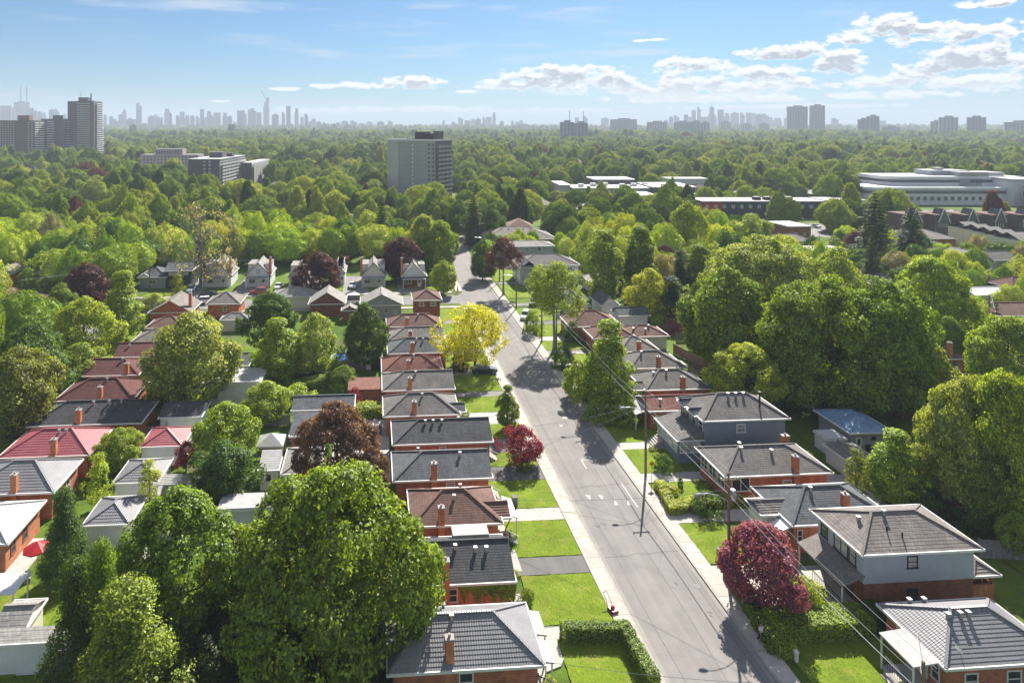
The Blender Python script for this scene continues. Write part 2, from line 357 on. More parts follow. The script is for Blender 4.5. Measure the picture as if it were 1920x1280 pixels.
LE = [(22.4, -30), (22.4, 165), (23.0, 185), (24.2, 205), (26.6, 240), (29, 256), (38, 283), (60, 306)]
RE = [(31.05, -30), (31.05, 165), (30.8, 185), (31.2, 215), (32.6, 238), (36, 252), (46, 271), (65, 290)]
g = MB()
for i in range(len(LE)-1):
    g.face([(*LE[i], .02), (*RE[i], .02), (*RE[i+1], .02), (*LE[i+1], .02)])
struct('road', g, M_ROAD)
g = MB(); g.face([(-160, 162, .024), (22.6, 164.2, .024), (22.9, 172.5, .024), (-160, 170, .024)])
g.face([(22.0, 160.5, .026), (22.7, 161, .026), (22.7, 176, .026), (21.5, 172.3, .026), (20, 172, .026), (20, 164.5, .026)])
struct('cross_street', g, M_ROAD2)
g = MB(); g.face([(-63, -20, .022), (-55.5, -20, .022), (-55.5, 160, .022), (-63, 160, .022)]); struct('west_street', g, M_ROAD2)
g = MB(); g.face([(118, 40, .022), (125.5, 40, .022), (125.5, 260, .022), (118, 260, .022)]); struct('east_street', g, M_ROAD2)
g = MB()
for x0, x1 in ((22.4, 22.85), (30.6, 31.05)): g.face([(x0, -30, .026), (x1, -30, .026), (x1, 158, .026), (x0, 158, .026)])
struct('gutter', g, M_GUT)
# footways: slabs one by one where they can be told apart, then one strip
def footway(name, x0, x1, kx0, kx1, ya, yb, yc, step):
    mb = MB(); mb.box(x0, x1, ya, yb, .0, .125); mb.box(x0, x1, yb, yc, 0, .145)
    o = mb.build(name, M_JOINT); o['kind'] = 'structure'
    o.data.materials.append(M_SLAB)
    for p in list(o.data.polygons)[6:]: p.material_index = 1
    sm = MB(); w = x1-x0; sm.box(.012, w-.012, .014, step-.014, .03, .155); me = sm.mesh('slab', M_SLAB)
    y = ya; i = 0
    while y < yb-.1:
        s = link('slab', me, o, (x0+random.uniform(-.008, .008), y, random.uniform(-.009, .006)), random.uniform(-.003, .003)); y += step; i += 1
    k = MB(); y = ya
    k.box(kx0, kx1, ya, yc, 0, .15); k.build('kerb', M_KERB, o)
    return o
footway('sidewalk', 20.75, 22.22, 22.22, 22.4, 36, 103.2, 160, 1.6)
footway('sidewalk', 31.25, 32.75, 31.05, 31.25, 36, 103.2, 208, 1.6)
g = MB(); g.box(-53.8, -52.4, 20, 158, 0, .14); struct('sidewalk', g, M_SLAB)
g = MB(); g.box(-150, 20, 174.5, 176, 0, .14); g.box(21.0, 22.9, 176, 232, 0, .14); g.box(-52, 20.5, 160.2, 161.6, 0, .14); struct('sidewalk', g, M_SLAB)
g = MB(); g.box(126.2, 127.8, 40, 260, 0, .14); g.box(115.2, 116.8, 40, 260, 0, .14); struct('sidewalk', g, M_SLAB)

def lawn(x0, x1, y0, y1, m=None, jit=.12, z=.12):
    # a slightly uneven edge, cut as turf is
    pts = []
    for (ax, ay), (bx, by) in (((x0, y0), (x1, y0)), ((x1, y0), (x1, y1)), ((x1, y1), (x0, y1)), ((x0, y1), (x0, y0))):
        n = max(2, int(math.hypot(bx-ax, by-ay)/.5))
        for i in range(n):
            t = i/n; j = jit if 0 < i < n else jit*.3
            pts.append((ax+(bx-ax)*t+random.uniform(-j, j)*.5, ay+(by-ay)*t+random.uniform(-j, j)*.5))
    mb = MB(); mb.prism(pts, -.01, z); o = mb.build('lawn', m or M_LAWN); o['kind'] = 'structure'; return o
def drive(x0, x1, y0, y1, m, z=.10):
    mb = MB(); mb.box(x0, x1, y0, y1, -.01, z); o = mb.build('driveway', m); o['kind'] = 'structure'; return o
LY = [(30, 45.2), (57.7, 64.2), (67.0, 73.1), (75.6, 81.6), (85.1, 88.6), (92.8, 97.2), (101.4, 107.2), (109.4, 116.8), (119.4, 127.6), (130.2, 137.5), (139.6, 147.5), (150, 159.6)]
LX = [15.5, 13.9, 13.5, 13.2, 13.0, 12.6, 12.4, 12.4, 12.2, 12, 12, 12]
lawn(15.2, 20.72, 45.3, 56.1)
for (a, b), x in zip(LY, LX): lawn(x, 20.72, a, b)
dm = [M_DRIVEL, M_DRIVE, M_CONC, M_DRIVE, M_DRIVEL, M_CONC, M_DRIVEL, M_CONC, M_DRIVE, M_CONC, M_DRIVEL]
gaps = [(56.3, 57.6)]+[(LY[i][1]+.1, LY[i+1][0]-.1) for i in range(1, len(LY)-1)]
for i, (a, b) in enumerate(gaps): drive(3, 20.73, a, b, dm[i % len(dm)])
mb = MB(); mb.prism([P(1012, 1180), P(1060, 1176), P(1066, 1215), P(1052, 1250), P(1022, 1262), P(1018, 1290), P(1000, 1290), P(1000, 1180)], 0, .11); o = mb.build('path', M_CONC); o['kind'] = 'structure'
for (a, b, x) in ((64.9, 66.7, 13.2), (58.2, 60.3, 12.7), (71, 72.8, 12.9)):
    mb = MB(); mb.box(x-.4, x+1.0, a, b+1.5, 0, .125); o = mb.build('path', M_CONC); o['kind'] = 'structure'
# east side
for (x0, x1, a, b) in ((32.8, 37.3, 64.6, 71.4), (32.8, 38.6, 82.1, 88.2), (32.8, 39.6, 90.3, 97.6), (32.8, 39, 103, 109.5), (32.8, 39.5, 112, 118.5), (32.8, 39.5, 121.3, 126.2), (32.8, 40, 128.4, 134), (32.8, 40, 137, 145), (32.8, 40, 148, 158), (33.2, 42, 168, 182), (33.2, 42, 186, 202)):
    lawn(x0, x1, a, b)
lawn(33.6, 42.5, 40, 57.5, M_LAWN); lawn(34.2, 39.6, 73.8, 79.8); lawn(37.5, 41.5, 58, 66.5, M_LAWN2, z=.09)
for (a, b, m) in ((71.5, 73.6, M_CONC), (79.9, 82.0, M_CONC), (88.3, 90.2, M_CONC), (97.8, 102.8, M_DRIVEL), (109.7, 111.8, M_CONC), (118.7, 121.1, M_CONC), (126.3, 128.2, M_DRIVEL), (134.2, 136.8, M_CONC), (145.2, 147.8, M_DRIVE)):
    drive(32.76, 56, a, b, m)
drive(32.76, 38, 58.2, 64.4, M_CONC, .06)
for (a, b) in ((160.5, 163), (183, 185.5), (203, 207)): drive(33.2, 44, a, b, M_DRIVEL)
# north side of the cross street and yards
for (x0, x1) in ((-58, -50), (-44, -36.5), (-29, -22), (-14, -8.5), (-1.2, 6), (13, 20.6)): lawn(x0, x1, 176.2, 181.5)
for (x0, x1) in ((-50, -44.2), (-36.3, -29.2), (-21.8, -14.2), (-8.3, -1.4), (6.2, 12.8)): drive(x0, x1, 176.1, 196, M_DRIVEL)
for (x0, x1) in ((-46, -36), (-24, -17), (-6, -1)): lawn(x0, x1, 150, 160)
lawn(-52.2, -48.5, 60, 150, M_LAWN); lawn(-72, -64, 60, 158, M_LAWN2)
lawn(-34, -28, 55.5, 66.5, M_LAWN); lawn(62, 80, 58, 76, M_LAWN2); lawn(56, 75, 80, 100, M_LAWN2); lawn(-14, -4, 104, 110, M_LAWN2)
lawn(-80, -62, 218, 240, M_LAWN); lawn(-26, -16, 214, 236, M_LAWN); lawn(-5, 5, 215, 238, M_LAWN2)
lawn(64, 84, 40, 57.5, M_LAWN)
# back patios
for poly in ([(-5.5, 82), (2, 82), (2, 100), (-5.5, 100)], [(-25, 66), (-21, 66), (-21, 86), (-25, 86)], [(-37, 66), (-33.5, 66), (-33.5, 74), (-37, 74)], [(-12, 94), (-5.6, 94), (-5.6, 101), (-12, 101)], [(52, 72), (58, 72), (58, 101), (52, 101)], [(-42, 40), (-34, 40), (-34, 57), (-42, 57)]):
    mb = MB(); mb.prism(poly, 0, .09); o = mb.build('patio', M_CONC); o['kind'] = 'structure'
# painted markings: speed hump triangles, the edge lines
M_MARK = paint('road_paint', (.46, .44, .42), .8, .35, 5)
mk = MB()
def flat(mb, poly, z, mi=0): mb.face([(p[0], p[1], z) for p in poly], mi)
for tri in ([(1097, 928), (1107, 929), (1107, 938)], [(1120, 928), (1130, 929), (1130, 937)], [(1152, 937), (1152, 947), (1160, 947)], [(1176, 936), (1176, 947), (1184, 947)]): flat(mk, [P(*p) for p in tri][::-1], .034)
for q in ([(1089, 861), (1118, 861), (1118, 862.6), (1089, 862.6)], [(1089, 862.8), (1091, 862.8), (1101, 879), (1099, 879)], [(1055, 782), (1066, 782), (1066, 784.5), (1055, 784.5)], [(1164, 906), (1166, 906), (1196, 950), (1193.5, 950)], [(1049, 797), (1055, 797), (1055, 799), (1049, 799)]):
    flat(mk, [P(*p) for p in q][::-1], .034)
struct('road_marking', mk, M_MARK)
mk = MB()
for (u, v, r) in ((1307, 1099, .34), (1229, 1007, .1)):
    x, y = P(u, v); flat(mk, [(x+r*math.cos(a*math.pi/8), y+r*math.sin(a*math.pi/8)) for a in range(16)], .033)
struct('manhole_cover', mk, M_BLACK)
# tar seams and worn patches
M_TAR = paint('tar_seam', (.10, .095, .09), .8, .2, 4)
mk = MB()
def seam(pts, w, z=.031):
    for a, b in zip(pts, pts[1:]):
        a = Vector((*a, 0)); b = Vector((*b, 0)); d = (b-a).normalized()*.5*w; n = Vector((-d.y, d.x, 0)); flat(mk, [a-n, b-n, b+n, a+n][::1], z)
for x in (24.0, 30.1):
    seam([(x+.05*math.sin(y*.3)+random.uniform(-.02, .02), y) for y in range(38, 120, 2)], .045)
for y in (49, 66.5, 79.5, 92, 105.5, 118): seam([(22.9+i*.77, y+random.uniform(-.15, .15)+i*.05) for i in range(11)], .04)
for k in range(12):
    x = random.uniform(23.5, 29.5); y = random.uniform(48, 120); p = [(x, y)]
    for _ in range(7): x += random.uniform(-.4, .5); y += random.uniform(-.4, .7); p.append((x, y))
    seam(p, .03)
struct('tar_seam', mk, M_TAR)
# ------------------------------------------------------------------ houses
GABLE_T = {}
def slope(mb, a, b, c, d, step, lap=.035):
    """a-b the eave (left to right seen from outside), d-c the top; courses lapped over each other"""
    a, b, c, d = map(Vector, (a, b, c, d)); n = (b-a).cross(d-a).normalized(); L = ((a+b)/2-(c+d)/2).length
    ux = (b-a).normalized(); up = n.cross(ux)
    def uv(p): return ((p-a).dot(ux)+a.x+a.y, (p-a).dot(up))
    N = max(1, int(round(L/step))) if step else 1
    for i in range(N):
        t0, t1 = i/N, (i+1)/N
        p0, p1, q1, q0 = a.lerp(d, t0), b.lerp(c, t0), b.lerp(c, t1), a.lerp(d, t1)
        if N > 1:
            h = n*lap; P0, P1 = p0+h, p1+h
            if (q1-q0).length < 1e-4: mb.face([P0, P1, q1], 0, [uv(P0), uv(P1), uv(q1)])
            else: mb.face([P0, P1, q1, q0], 0, [uv(P0), uv(P1), uv(q1), uv(q0)])
            mb.face([p0, p1, P1, P0], 0, [(uv(p0)[0], .0), (uv(p1)[0], .0), (uv(p1)[0], .01), (uv(p0)[0], .01)])
        else:
            pts = [p0, p1, q1] if (q1-q0).length < 1e-4 else [p0, p1, q1, q0]
            mb.face(pts, 0, [uv(p) for p in pts])
def roof_parts(root, x0, x1, y0, y1, ez, kind, pitch, mat, step, lap=.035, ridge_mat=None, name='roof', fascia=None, inset=0):
    """eave outline x0..x1,y0..y1; returns roof object and a height function. kinds: hip, gable_x (ridge along x), gable_y, hip_left, hip_right (hip on one end, gable on other), shed_s, flat"""
    w, d = x1-x0, y1-y0; mb = MB(); caps = MB(); capl = []
    if kind in ('hip', 'hip_left', 'hip_right', 'gable_x'):
        alongx = w >= d or kind != 'hip'
    else: alongx = False
    if kind == 'gable_y' or (kind == 'hip' and not alongx):
        r = w/2; zr = ez+pitch*r; e = 0 if kind == 'gable_y' else min(r, d/2)
        A = (x0+r, y0+e, zr); B = (x0+r, y1-e, zr)
        slope(mb, (x0, y1, ez), (x0, y0, ez), A, B, step, lap); slope(mb, (x1, y0, ez), (x1, y1, ez), B, A, step, lap)
        if e: slope(mb, (x0, y0, ez), (x1, y0, ez), A, A, step, lap); slope(mb, (x1, y1, ez), (x0, y1, ez), B, B, step, lap)
        capl = [(A, B)]+([((x0, y0, ez), A), ((x1, y0, ez), A), ((x0, y1, ez), B), ((x1, y1, ez), B)] if e else [])
        hf = lambda x, y: ez+pitch*min(x-x0, x1-x, (y-y0) if e else 99, (y1-y) if e else 99)
    elif kind == 'shed_s':
        zr = ez+pitch*d; slope(mb, (x0, y0, ez), (x1, y0, ez), (x1, y1, zr), (x0, y1, zr), step, lap)
        mb.face([(x0, y1, ez), (x0, y1, zr), (x1, y1, zr), (x1, y1, ez)]); mb.face([(x0, y0, ez), (x0, y1, ez), (x0, y1, zr)][::-1]); mb.face([(x1, y0, ez), (x1, y1, ez), (x1, y1, zr)])
        hf = lambda x, y: ez+pitch*(y-y0)
    elif kind == 'shed_w':   # low side at x0
        zr = ez+pitch*w; slope(mb, (x0, y1, ez), (x0, y0, ez), (x1, y0, zr), (x1, y1, zr), step, lap)
        mb.face([(x0, y0, ez), (x1, y0, zr), (x1, y0, ez)][::-1]); mb.face([(x0, y1, ez), (x1, y1, zr), (x1, y1, ez)])
        hf = lambda x, y: ez+pitch*(x-x0)
    elif kind == 'flat':
        mb.box(x0, x1, y0, y1, ez, ez+.18); hf = lambda x, y: ez+.18
    else:
        r = d/2; zr = ez+pitch*r; el = r if kind in ('hip', 'hip_left') else 0; er = r if kind in ('hip', 'hip_right') else 0
        A = (x0+el, y0+r, zr); B = (x1-er, y0+r, zr)
        slope(mb, (x0, y0, ez), (x1, y0, ez), B, A, step, lap); slope(mb, (x1, y1, ez), (x0, y1, ez), A, B, step, lap)
        if el: slope(mb, (x0, y1, ez), (x0, y0, ez), A, A, step, lap); capl += [((x0, y0, ez), A), ((x0, y1, ez), A)]
        if er: slope(mb, (x1, y0, ez), (x1, y1, ez), B, B, step, lap); capl += [((x1, y0, ez), B), ((x1, y1, ez), B)]
        capl.append((A, B))
        hf = lambda x, y: ez+pitch*min(y-y0, y1-y, (x-x0) if el else 99, (x1-x) if er else 99)
    ro = mb.build(name, mat, root)
    if capl:
        for a, b in capl:
            if (Vector(a)-Vector(b)).length > .3: caps.beam(Vector(a)+Vector((0, 0, .05)), Vector(b)+Vector((0, 0, .05)), .22, .09)
        caps.build('ridge_cap', ridge_mat or mat, ro)
    # fascia boards and gutter round the eave, soffit beneath
    fb = MB(); t = .11; zz = ez+.05; z0 = ez-.14; g = .004
    fb.box(x0-t, x1+t, y0-t, y0-g, z0, zz); fb.box(x0-t, x1+t, y1+g, y1+t, z0, zz); fb.box(x0-t, x0-g, y0-g, y1+g, z0, zz); fb.box(x1+g, x1+t, y0-g, y1+g, z0, zz)
    fb.face([(x0, y0, z0+.02), (x0, y1, z0+.02), (x1, y1, z0+.02), (x1, y0, z0+.02)])
    fb.build('gutter', fascia or M_TRIM, root)
    return ro, hf
def window(root, wall, pos, zc, w, h, box, frame=None, pane=None, sash=True, proud=.05):
    """box = (x0,x1,y0,y1) of the wall; wall in S N E W; pos = coordinate along it"""
    x0, x1, y0, y1 = box; f = MB(); p = MB(); t = .10
    def bx(mb, a0, a1, z0, z1, d0, d1):
        if wall == 'S': mb.box(a0, a1, y0-d1, y0-d0, z0, z1)
        elif wall == 'N': mb.box(a0, a1, y1+d0, y1+d1, z0, z1)
        elif wall == 'E': mb.box(x1+d0, x1+d1, a0, a1, z0, z1)
        else: mb.box(x0-d1, x0-d0, a0, a1, z0, z1)
    a, b, c, d = pos-w/2, pos+w/2, zc-h/2, zc+h/2
    bx(f, a, b, d-t, d, -.05, proud); bx(f, a-.06, b+.06, c-.03, c+t*.8, -.05, proud+.05); bx(f, a, a+t, c+t*.8, d-t, -.05, proud); bx(f, b-t, b, c+t*.8, d-t, -.05, proud)
    if sash and w > 1.5: 
        n = int(w/.8)
        for i in range(1, n): q = a+(b-a)*i/n; bx(f, q-.04, q+.04, c+t*.8, d-t, -.05, proud-.005)
    elif sash: bx(f, a+t, b-t, (c+d)/2-.035, (c+d)/2+.035, -.05, proud-.005)
    wo = f.build('window', frame or M_TRIM, root)
    bx(p, a+t*.9, b-t*.9, c+t*.75, d-t*.9, -.06, .012); p.build('pane', pane or M_GLASS, wo); return wo
def door(root, wall, pos, z0, w, h, box, mat=None):
    x0, x1, y0, y1 = box; f = MB(); p = MB()
    def bx(mb, a0, a1, za, zb, d0, d1):
        if wall == 'S': mb.box(a0, a1, y0-d1, y0-d0, za, zb)
        elif wall == 'E': mb.box(x1+d0, x1+d1, a0, a1, za, zb)
        elif wall == 'W': mb.box(x0-d1, x0-d0, a0, a1, za, zb)
    bx(f, pos-w/2, pos+w/2, z0, z0+h, -.03, .05); o = f.build('door', mat or M_TRIM, root)
    bx(p, pos-w/2+.2, pos+w/2-.2, z0+h*.5, z0+h*.88, .0, .062); p.build('pane', M_GLASS, o); return o
def chimney(root, x, y, zb, zt, w=.62, mat=None, d=.62):
    mb = MB(); mb.box(x-w/2, x+w/2, y-d/2, y+d/2, zb, zt); o = mb.build('chimney', mat or M_BRICKO, root)
    c = MB(); c.box(x-w/2-.03, x+w/2+.03, y-d/2-.03, y+d/2+.03, zt+.002, zt+.12); c.lathe([(.11, zt+.122), (.09, zt+.30), (.13, zt+.31), (.12, zt+.35)], x, y, 8); c.build('chimney_cap', M_CAP, o); return o
def vent(root, x, y, z, h=.38, r=.12, sq=True):
    mb = MB()
    if sq: mb.box(x-r, x+r, y-r, y+r, z-.3, z+h); mb.box(x-r-.05, x+r+.05, y-r-.05, y+r+.05, z+h+.002, z+h+.07)
    else: mb.lathe([(.07, z-.2), (.07, z+h*1.3)], x, y, 8)
    return mb.build('roof_vent', M_PIPE if sq else M_BLACK, root)
HB = []      # footprints, to keep trees out
def house(label, x0, x1, y0, y1, ez, kind, roof, wall, pitch=.5, step=.24, oh=.42, chim=(), vents=(), wins=(), doors=(), name='house', cat='house', group=None, fascia=None, lap=.012, base=0, ridge=None, chm=None, split=None, root=None):
    if root is None: root = thing(name, label, cat, (0, 0, 0), 0, group)
    bx = (x0+oh, x1-oh, y0+oh, y1-oh); HB.append((x0, x1, y0, y1))
    ro, hf = roof_parts(root, x0, x1, y0, y1, ez, kind, pitch, M_SH[roof] if isinstance(roof, str) else roof, step, lap, ridge, 'roof', fascia)
    wb = MB(); zt = ez-.02 if kind != 'flat' else ez
    if split: wb.box(bx[0], bx[1], bx[2], bx[3], base, split[0])
    else: wb.box(bx[0], bx[1], bx[2], bx[3], base, zt)
    gx = []
    if kind in ('gable_x', 'hip_left', 'hip_right'):
        r = (y1-y0)/2
        for side, has in ((0, kind in ('gable_x', 'hip_right')), (1, kind in ('gable_x', 'hip_left'))):
            if has:
                x = (bx[0], bx[1])[side]; zr = ez+pitch*r-.06; ym = (y0+y1)/2
                gx.append([(x, bx[2], zt+.003), (x, bx[3], zt+.003), (x, bx[3], ez+pitch*oh-.06), (x, ym, zr), (x, bx[2], ez+pitch*oh-.06)][::(1 if side else -1)])
    if kind == 'gable_y':
        for y, sg in ((bx[2], 1), (bx[3], -1)):
            zr = ez+pitch*(x1-x0)/2-.06; xm = (x0+x1)/2
            gx.append([(bx[0], y, zt+.003), (bx[1], y, zt+.003), (bx[1], y, ez+pitch*oh-.06), (xm, y, zr), (bx[0], y, ez+pitch*oh-.06)][::sg])
    for q in gx: wb.face(q)
    wm = wall
    wb.build('wall', wm, root)
    if split:
        u = MB(); u.box(bx[0]-.03, bx[1]+.03, bx[2]-.03, bx[3]+.03, split[0]+.003, zt); u.build('upper_wall', split[1], root)
    for c in chim:
        fx, fy, ht = c[:3]; x = x0+(x1-x0)*fx; y = y0+(y1-y0)*fy; zb = hf(min(max(x, x0+.01), x1-.01), min(max(y, y0+.01), y1-.01))
        out = y < bx[2]+.35
        chimney(root, x, y, 0 if out else zb-.5, ez+ht, mat=chm)
    for vv in vents:
        fx, fy = vv[:2]; x = x0+(x1-x0)*fx; y = y0+(y1-y0)*fy; vent(root, x, y, hf(x, y), sq=(len(vv) < 3))
    for wn in wins:
        wl, fp, zc, w, h = wn[:5]; pos = (bx[0]+(bx[1]-bx[0])*fp) if wl in 'SN' else (bx[2]+(bx[3]-bx[2])*fp)
        o = .03 if (split and zc > split[0]) else 0
        window(root, wl, pos, zc, w, h, (bx[0]-o, bx[1]+o, bx[2]-o, bx[3]+o), wn[5] if len(wn) > 5 else None, wn[6] if len(wn) > 6 else None)
    for dn in doors:
        wl, fp, z0, w, h = dn[:5]; pos = (bx[0]+(bx[1]-bx[0])*fp) if wl in 'SN' else (bx[2]+(bx[3]-bx[2])*fp)
        door(root, wl, pos, z0, w, h, bx, dn[5] if len(dn) > 5 else None)
    return root, bx, hf
def HE(uL, uR, v, ez):
    a = P(uL, v, ez); b = P(uR, v, ez); return a[0], b[0], (a[1]+b[1])/2
def steps(root, x, y, w, n=4, rise=.18, run=.28, dirx=1, mat=None):
    """a flight coming down in +x (dirx=1) or -x"""
    mb = MB()
    for i in range(n):
        a = x+dirx*i*run; b = x+dirx*(i+1)*run; mb.box(min(a, b), max(a, b), y-w/2, y+w/2, 0, rise*(n-i))
    return mb.build('steps', mat or M_CONC, root)
def railing(root, pts, h=.9, mat=None):
    mb = MB()
    for a, b in zip(pts, pts[1:]):
        mb.beam((a[0], a[1], a[2]+h), (b[0], b[1], b[2]+h), .05, .05)
        n = max(2, int((Vector(a)-Vector(b)).length/.25))
        for i in range(n+1):
            p = Vector(a).lerp(Vector(b), i/n); mb.box(p.x-.015, p.x+.015, p.y-.015, p.y+.015, p.z, p.z+h)
    return mb.build('railing', mat or M_BLACK, root)
def canopy(root, x0, x1, y0, y1, za, zb, mat, posts=True, name='porch_roof'):
    """sloping slab from za at the house side x0 to zb at x1"""
    mb = MB(); t = .12
    A = [(x0, y0, za), (x1, y0, zb), (x1, y1, zb), (x0, y1, za)]
    if x1 < x0: A = A[::-1]
    mb.face(A); mb.face([(p[0], p[1], p[2]-t) for p in A][::-1])
    for i in range(4):
        p, q = A[i], A[(i+1) % 4]; mb.face([(p[0], p[1], p[2]-t), (q[0], q[1], q[2]-t), q, p])
    o = mb.build(name, mat, root)
    if posts:
        s = 1 if x1 > x0 else -1
        for y in (y0+.15, y1-.15): pm = MB(); pm.box(x1-s*.12-.05, x1-s*.12+.05, y-.05, y+.05, 0, min(za, zb)-.02); pm.build('post', M_TRIM, root)
    return o

# --- west side of the street, near to far (pixel of the near eave -> ground position)
x0, x1, y0 = HE(727, 1024, 1255, 3.0)
r, b, hf = house('nearest bungalow at the bottom edge, striped grey tile hip roof with brick chimney', x0, x1, y0, y0+6.6, 3.0, 'hip', 'tile', M_BRICK, .56, .31,
      chim=[(.395, .10, 1.9)], vents=[(.43, .44), (.40, .9), (.13, .72)], wins=[('S', .50, 1.75, 1.1, 1.5), ('S', .9, .9, .8, .5), ('E', .5, 1.8, 2.2, 1.3)], doors=[('E', .15, .7, .95, 2.0)], lap=.03)
steps(r, b[1], b[2]+1.2, 1.5, 4); canopy(r, b[1]-.1, b[1]+1.3, b[2]+.2, b[2]+2.4, 2.85, 2.65, M_SH['tile']); railing(r, [(b[1]+.1, b[2]+.4, .7), (b[1]+1.3, b[2]+.4, .1)], .9, M_BLACK)
canopy(r, b[1]-.1, b[1]+1.5, b[3]-2.6, b[3]+.1, 2.75, 2.5, M_CONC)
x0, x1, y0 = HE(752, 969, 1095, 3.0)
r, b, hf = house('charcoal gable roofed brick bungalow with ivy hanging on its near wall', x0, x1, y0, y0+6.9, 3.0, 'gable_x', 'dark', M_BRICKO, .50, .24,
      vents=[(.5, .40), (.68, .36), (.78, .36)], wins=[('S', .44, 1.8, 1.0, 1.2), ('E', .5, 1.7, 2, 1.2)], doors=[('E', .12, .7, .95, 2.0)])
IVY = (b[0]+(b[1]-b[0])*.55, b[1]+.05, b[2]-.03, 3.0)
mb = MB(); mb.box(x0+(x1-x0)*.50, x1-1.6, y0+4.6, y0+6.2, 3.9, 4.5); mb.build('flat_dormer', M_SH['pale'], r)
steps(r, b[1], b[2]+1.0, 1.4, 4); railing(r, [(b[1]+.1, b[2]+.3, .7), (b[1]+1.2, b[2]+.3, .1)]); chimney(r, x0+3.9, y0+.15, 0, 5.0)
x0, x1, y0 = HE(770, 944, 984, 3.0)
r, b, hf = house('brown hip roofed brick bungalow with a white porch awning, behind the big maple', x0, x1, y0, y0+7.0, 3.0, 'hip', 'brown', M_BRICK, .50, .24,
      chim=[(.33, .03, 1.7)], vents=[(.50, .36), (.62, .9)], wins=[('S', .56, 1.8, 1.05, 1.25)], doors=[('E', .2, .7, .95, 2.0)])
roof_parts(r, x1-1.9, x1+1.0, y0+1.0, y0+4.2, 2.95, 'gable_x', .5, M_SH['brown'], .3, name='porch_roof'); canopy(r, x1+.9, x1+2.0, y0+2.2, y0+5.8, 2.6, 2.2, M_TRIM, True, 'awning')
steps(r, b[1]+1.1, b[2]+1.4, 1.5, 4); railing(r, [(b[1]+1.2, b[2]+.5, .7), (b[1]+2.3, b[2]+.5, .1)], .9, M_TRIM)
x0, x1, y0 = HE(737, 925, 899, 3.0)
r, b, hf = house('charcoal roofed brick bungalow with tall chimney, west of the round crimson tree', x0, x1, y0, y0+7.0, 3.0, 'hip_left', 'slate', M_BRICK, .46, .24,
      chim=[(.41, .03, 1.75)], vents=[(.70, .40), (.28, .8)], wins=[('S', .585, 1.85, 1.05, 1.2, None, M_BLIND), ('E', .5, 1.7, 2.0, 1.2)], doors=[('E', .15, .7, .95, 2)])
steps(r, b[1], b[2]+1.2, 1.6, 5); railing(r, [(b[1]+.1, b[2]+.4, .9), (b[1]+1.5, b[2]+.4, .1)], .9, M_TRIM)
x0, x1, y0 = HE(736, 926, 831, 3.0)
r, b, hf = house('charcoal roofed brick bungalow with three square vents just under the ridge', x0, x1, y0, y0+7.0, 3.0, 'hip_left', 'dark', M_BRICK, .45, .24,
      vents=[(.34, .42), (.42, .42), (.51, .42)], wins=[('S', .50, 1.9, .95, 1.1, None, M_BLIND), ('E', .5, 1.7, 2, 1.2)], doors=[('E', .15, .7, .95, 2)])
steps(r, b[1], b[2]+1.2, 1.5, 4); railing(r, [(b[1]+.1, b[2]+.4, .7), (b[1]+1.3, b[2]+.4, .1)], .9, M_TRIM)
x0, x1, y0 = HE(719, 864, 779, 3.0)
r, b, hf = house('grey hip roofed brick bungalow with chimney on the near slope and a small gabled porch', x0, x1, y0, y0+7.1, 3.0, 'hip', 'mid', M_BRICK, .50, .24,
      chim=[(.40, .06, 1.75)], vents=[(.52, .42)], wins=[('S', .55, 1.9, 1.0, .9, None, M_BLIND)], doors=[('E', .3, .7, .95, 2)])
roof_parts(r, x1-1.6, x1+.9, y0+.9, y0+3.9, 2.95, 'gable_x', .45, M_SH['slate'], .3, name='porch_roof')
x0, x1, y0 = HE(717, 854, 731, 3.0)
r, b, hf = house('grey roofed brick bungalow with a long straight near eave, beside the white wire fence', x0, x1, y0, y0+7.0, 3.0, 'hip_left', 'mid', M_BRICK, .48, .25, chim=[(.38, .05, 1.7)], vents=[(.47, .42)], wins=[('E', .5, 1.7, 2, 1.2)])
mb = MB(); mb.box(b[0]-5.4, b[0]-.01, b[2]+1.4, b[3]-.2, 0, 2.5); mb.build('rear_wing', M_BRICK, r); mb = MB(); mb.box(b[0]-5.7, b[0]-.03, b[2]+1.1, b[3], 2.51, 2.75); mb.build('rear_roof', M_SH['redb'], r)
x0, x1, y0 = HE(716, 832, 697, 3.0)
r, b, hf = house('reddish brown roofed bungalow, fourth brick chimney from the far end of the row', x0, x1, y0, y0+6.9, 3.0, 'hip', 'redb', M_BRICK, .50, .34, chim=[(.43, .05, 1.7)], vents=[(.53, .42)])
x0, x1, y0 = HE(727, 841, 662, 3.0)
r, b, hf = house('dark grey roofed bungalow with two square vents, west of the yellow tree', x0, x1, y0, y0+6.8, 3.0, 'hip', 'slate', M_BRICK, .50, .36, chim=[(.41, .05, 1.7)], vents=[(.49, .40), (.60, .40)])
x0, x1, y0 = HE(727, 833, 638, 3.0)
r, b, hf = house('taupe roofed bungalow in the row with chimney and a square vent to its right', x0, x1, y0, y0+6.6, 3.0, 'hip_left', 'taupe', M_BRICK, .48, .36, chim=[(.40, .05, 1.6)], vents=[(.86, .40)])
x0, x1, y0 = HE(725, 829, 612, 3.0)
r, b, hf = house('brown hip roofed bungalow in front of the tall plain brick end house', x0, x1, y0, y0+6.6, 3.0, 'hip', 'brown', M_BRICK, .50, .36, chim=[(.37, .06, 1.6)], vents=[(.58, .40)])
x0, x1, y0 = HE(774, 829, 563, 5.0)
r, b, hf = house('tall brick corner house with a brown pyramid roof, by the cross street', x0, x1, y0, y0+7.4, 5.0, 'hip', 'brown', M_BRICKD, .5, .4, wins=[('S', .27, 4.1, 1.1, .9), ('S', .73, 4.1, 1.1, .9), ('S', .5, 1.8, .9, .9), ('E', .5, 1.8, 1.6, 1.2)])

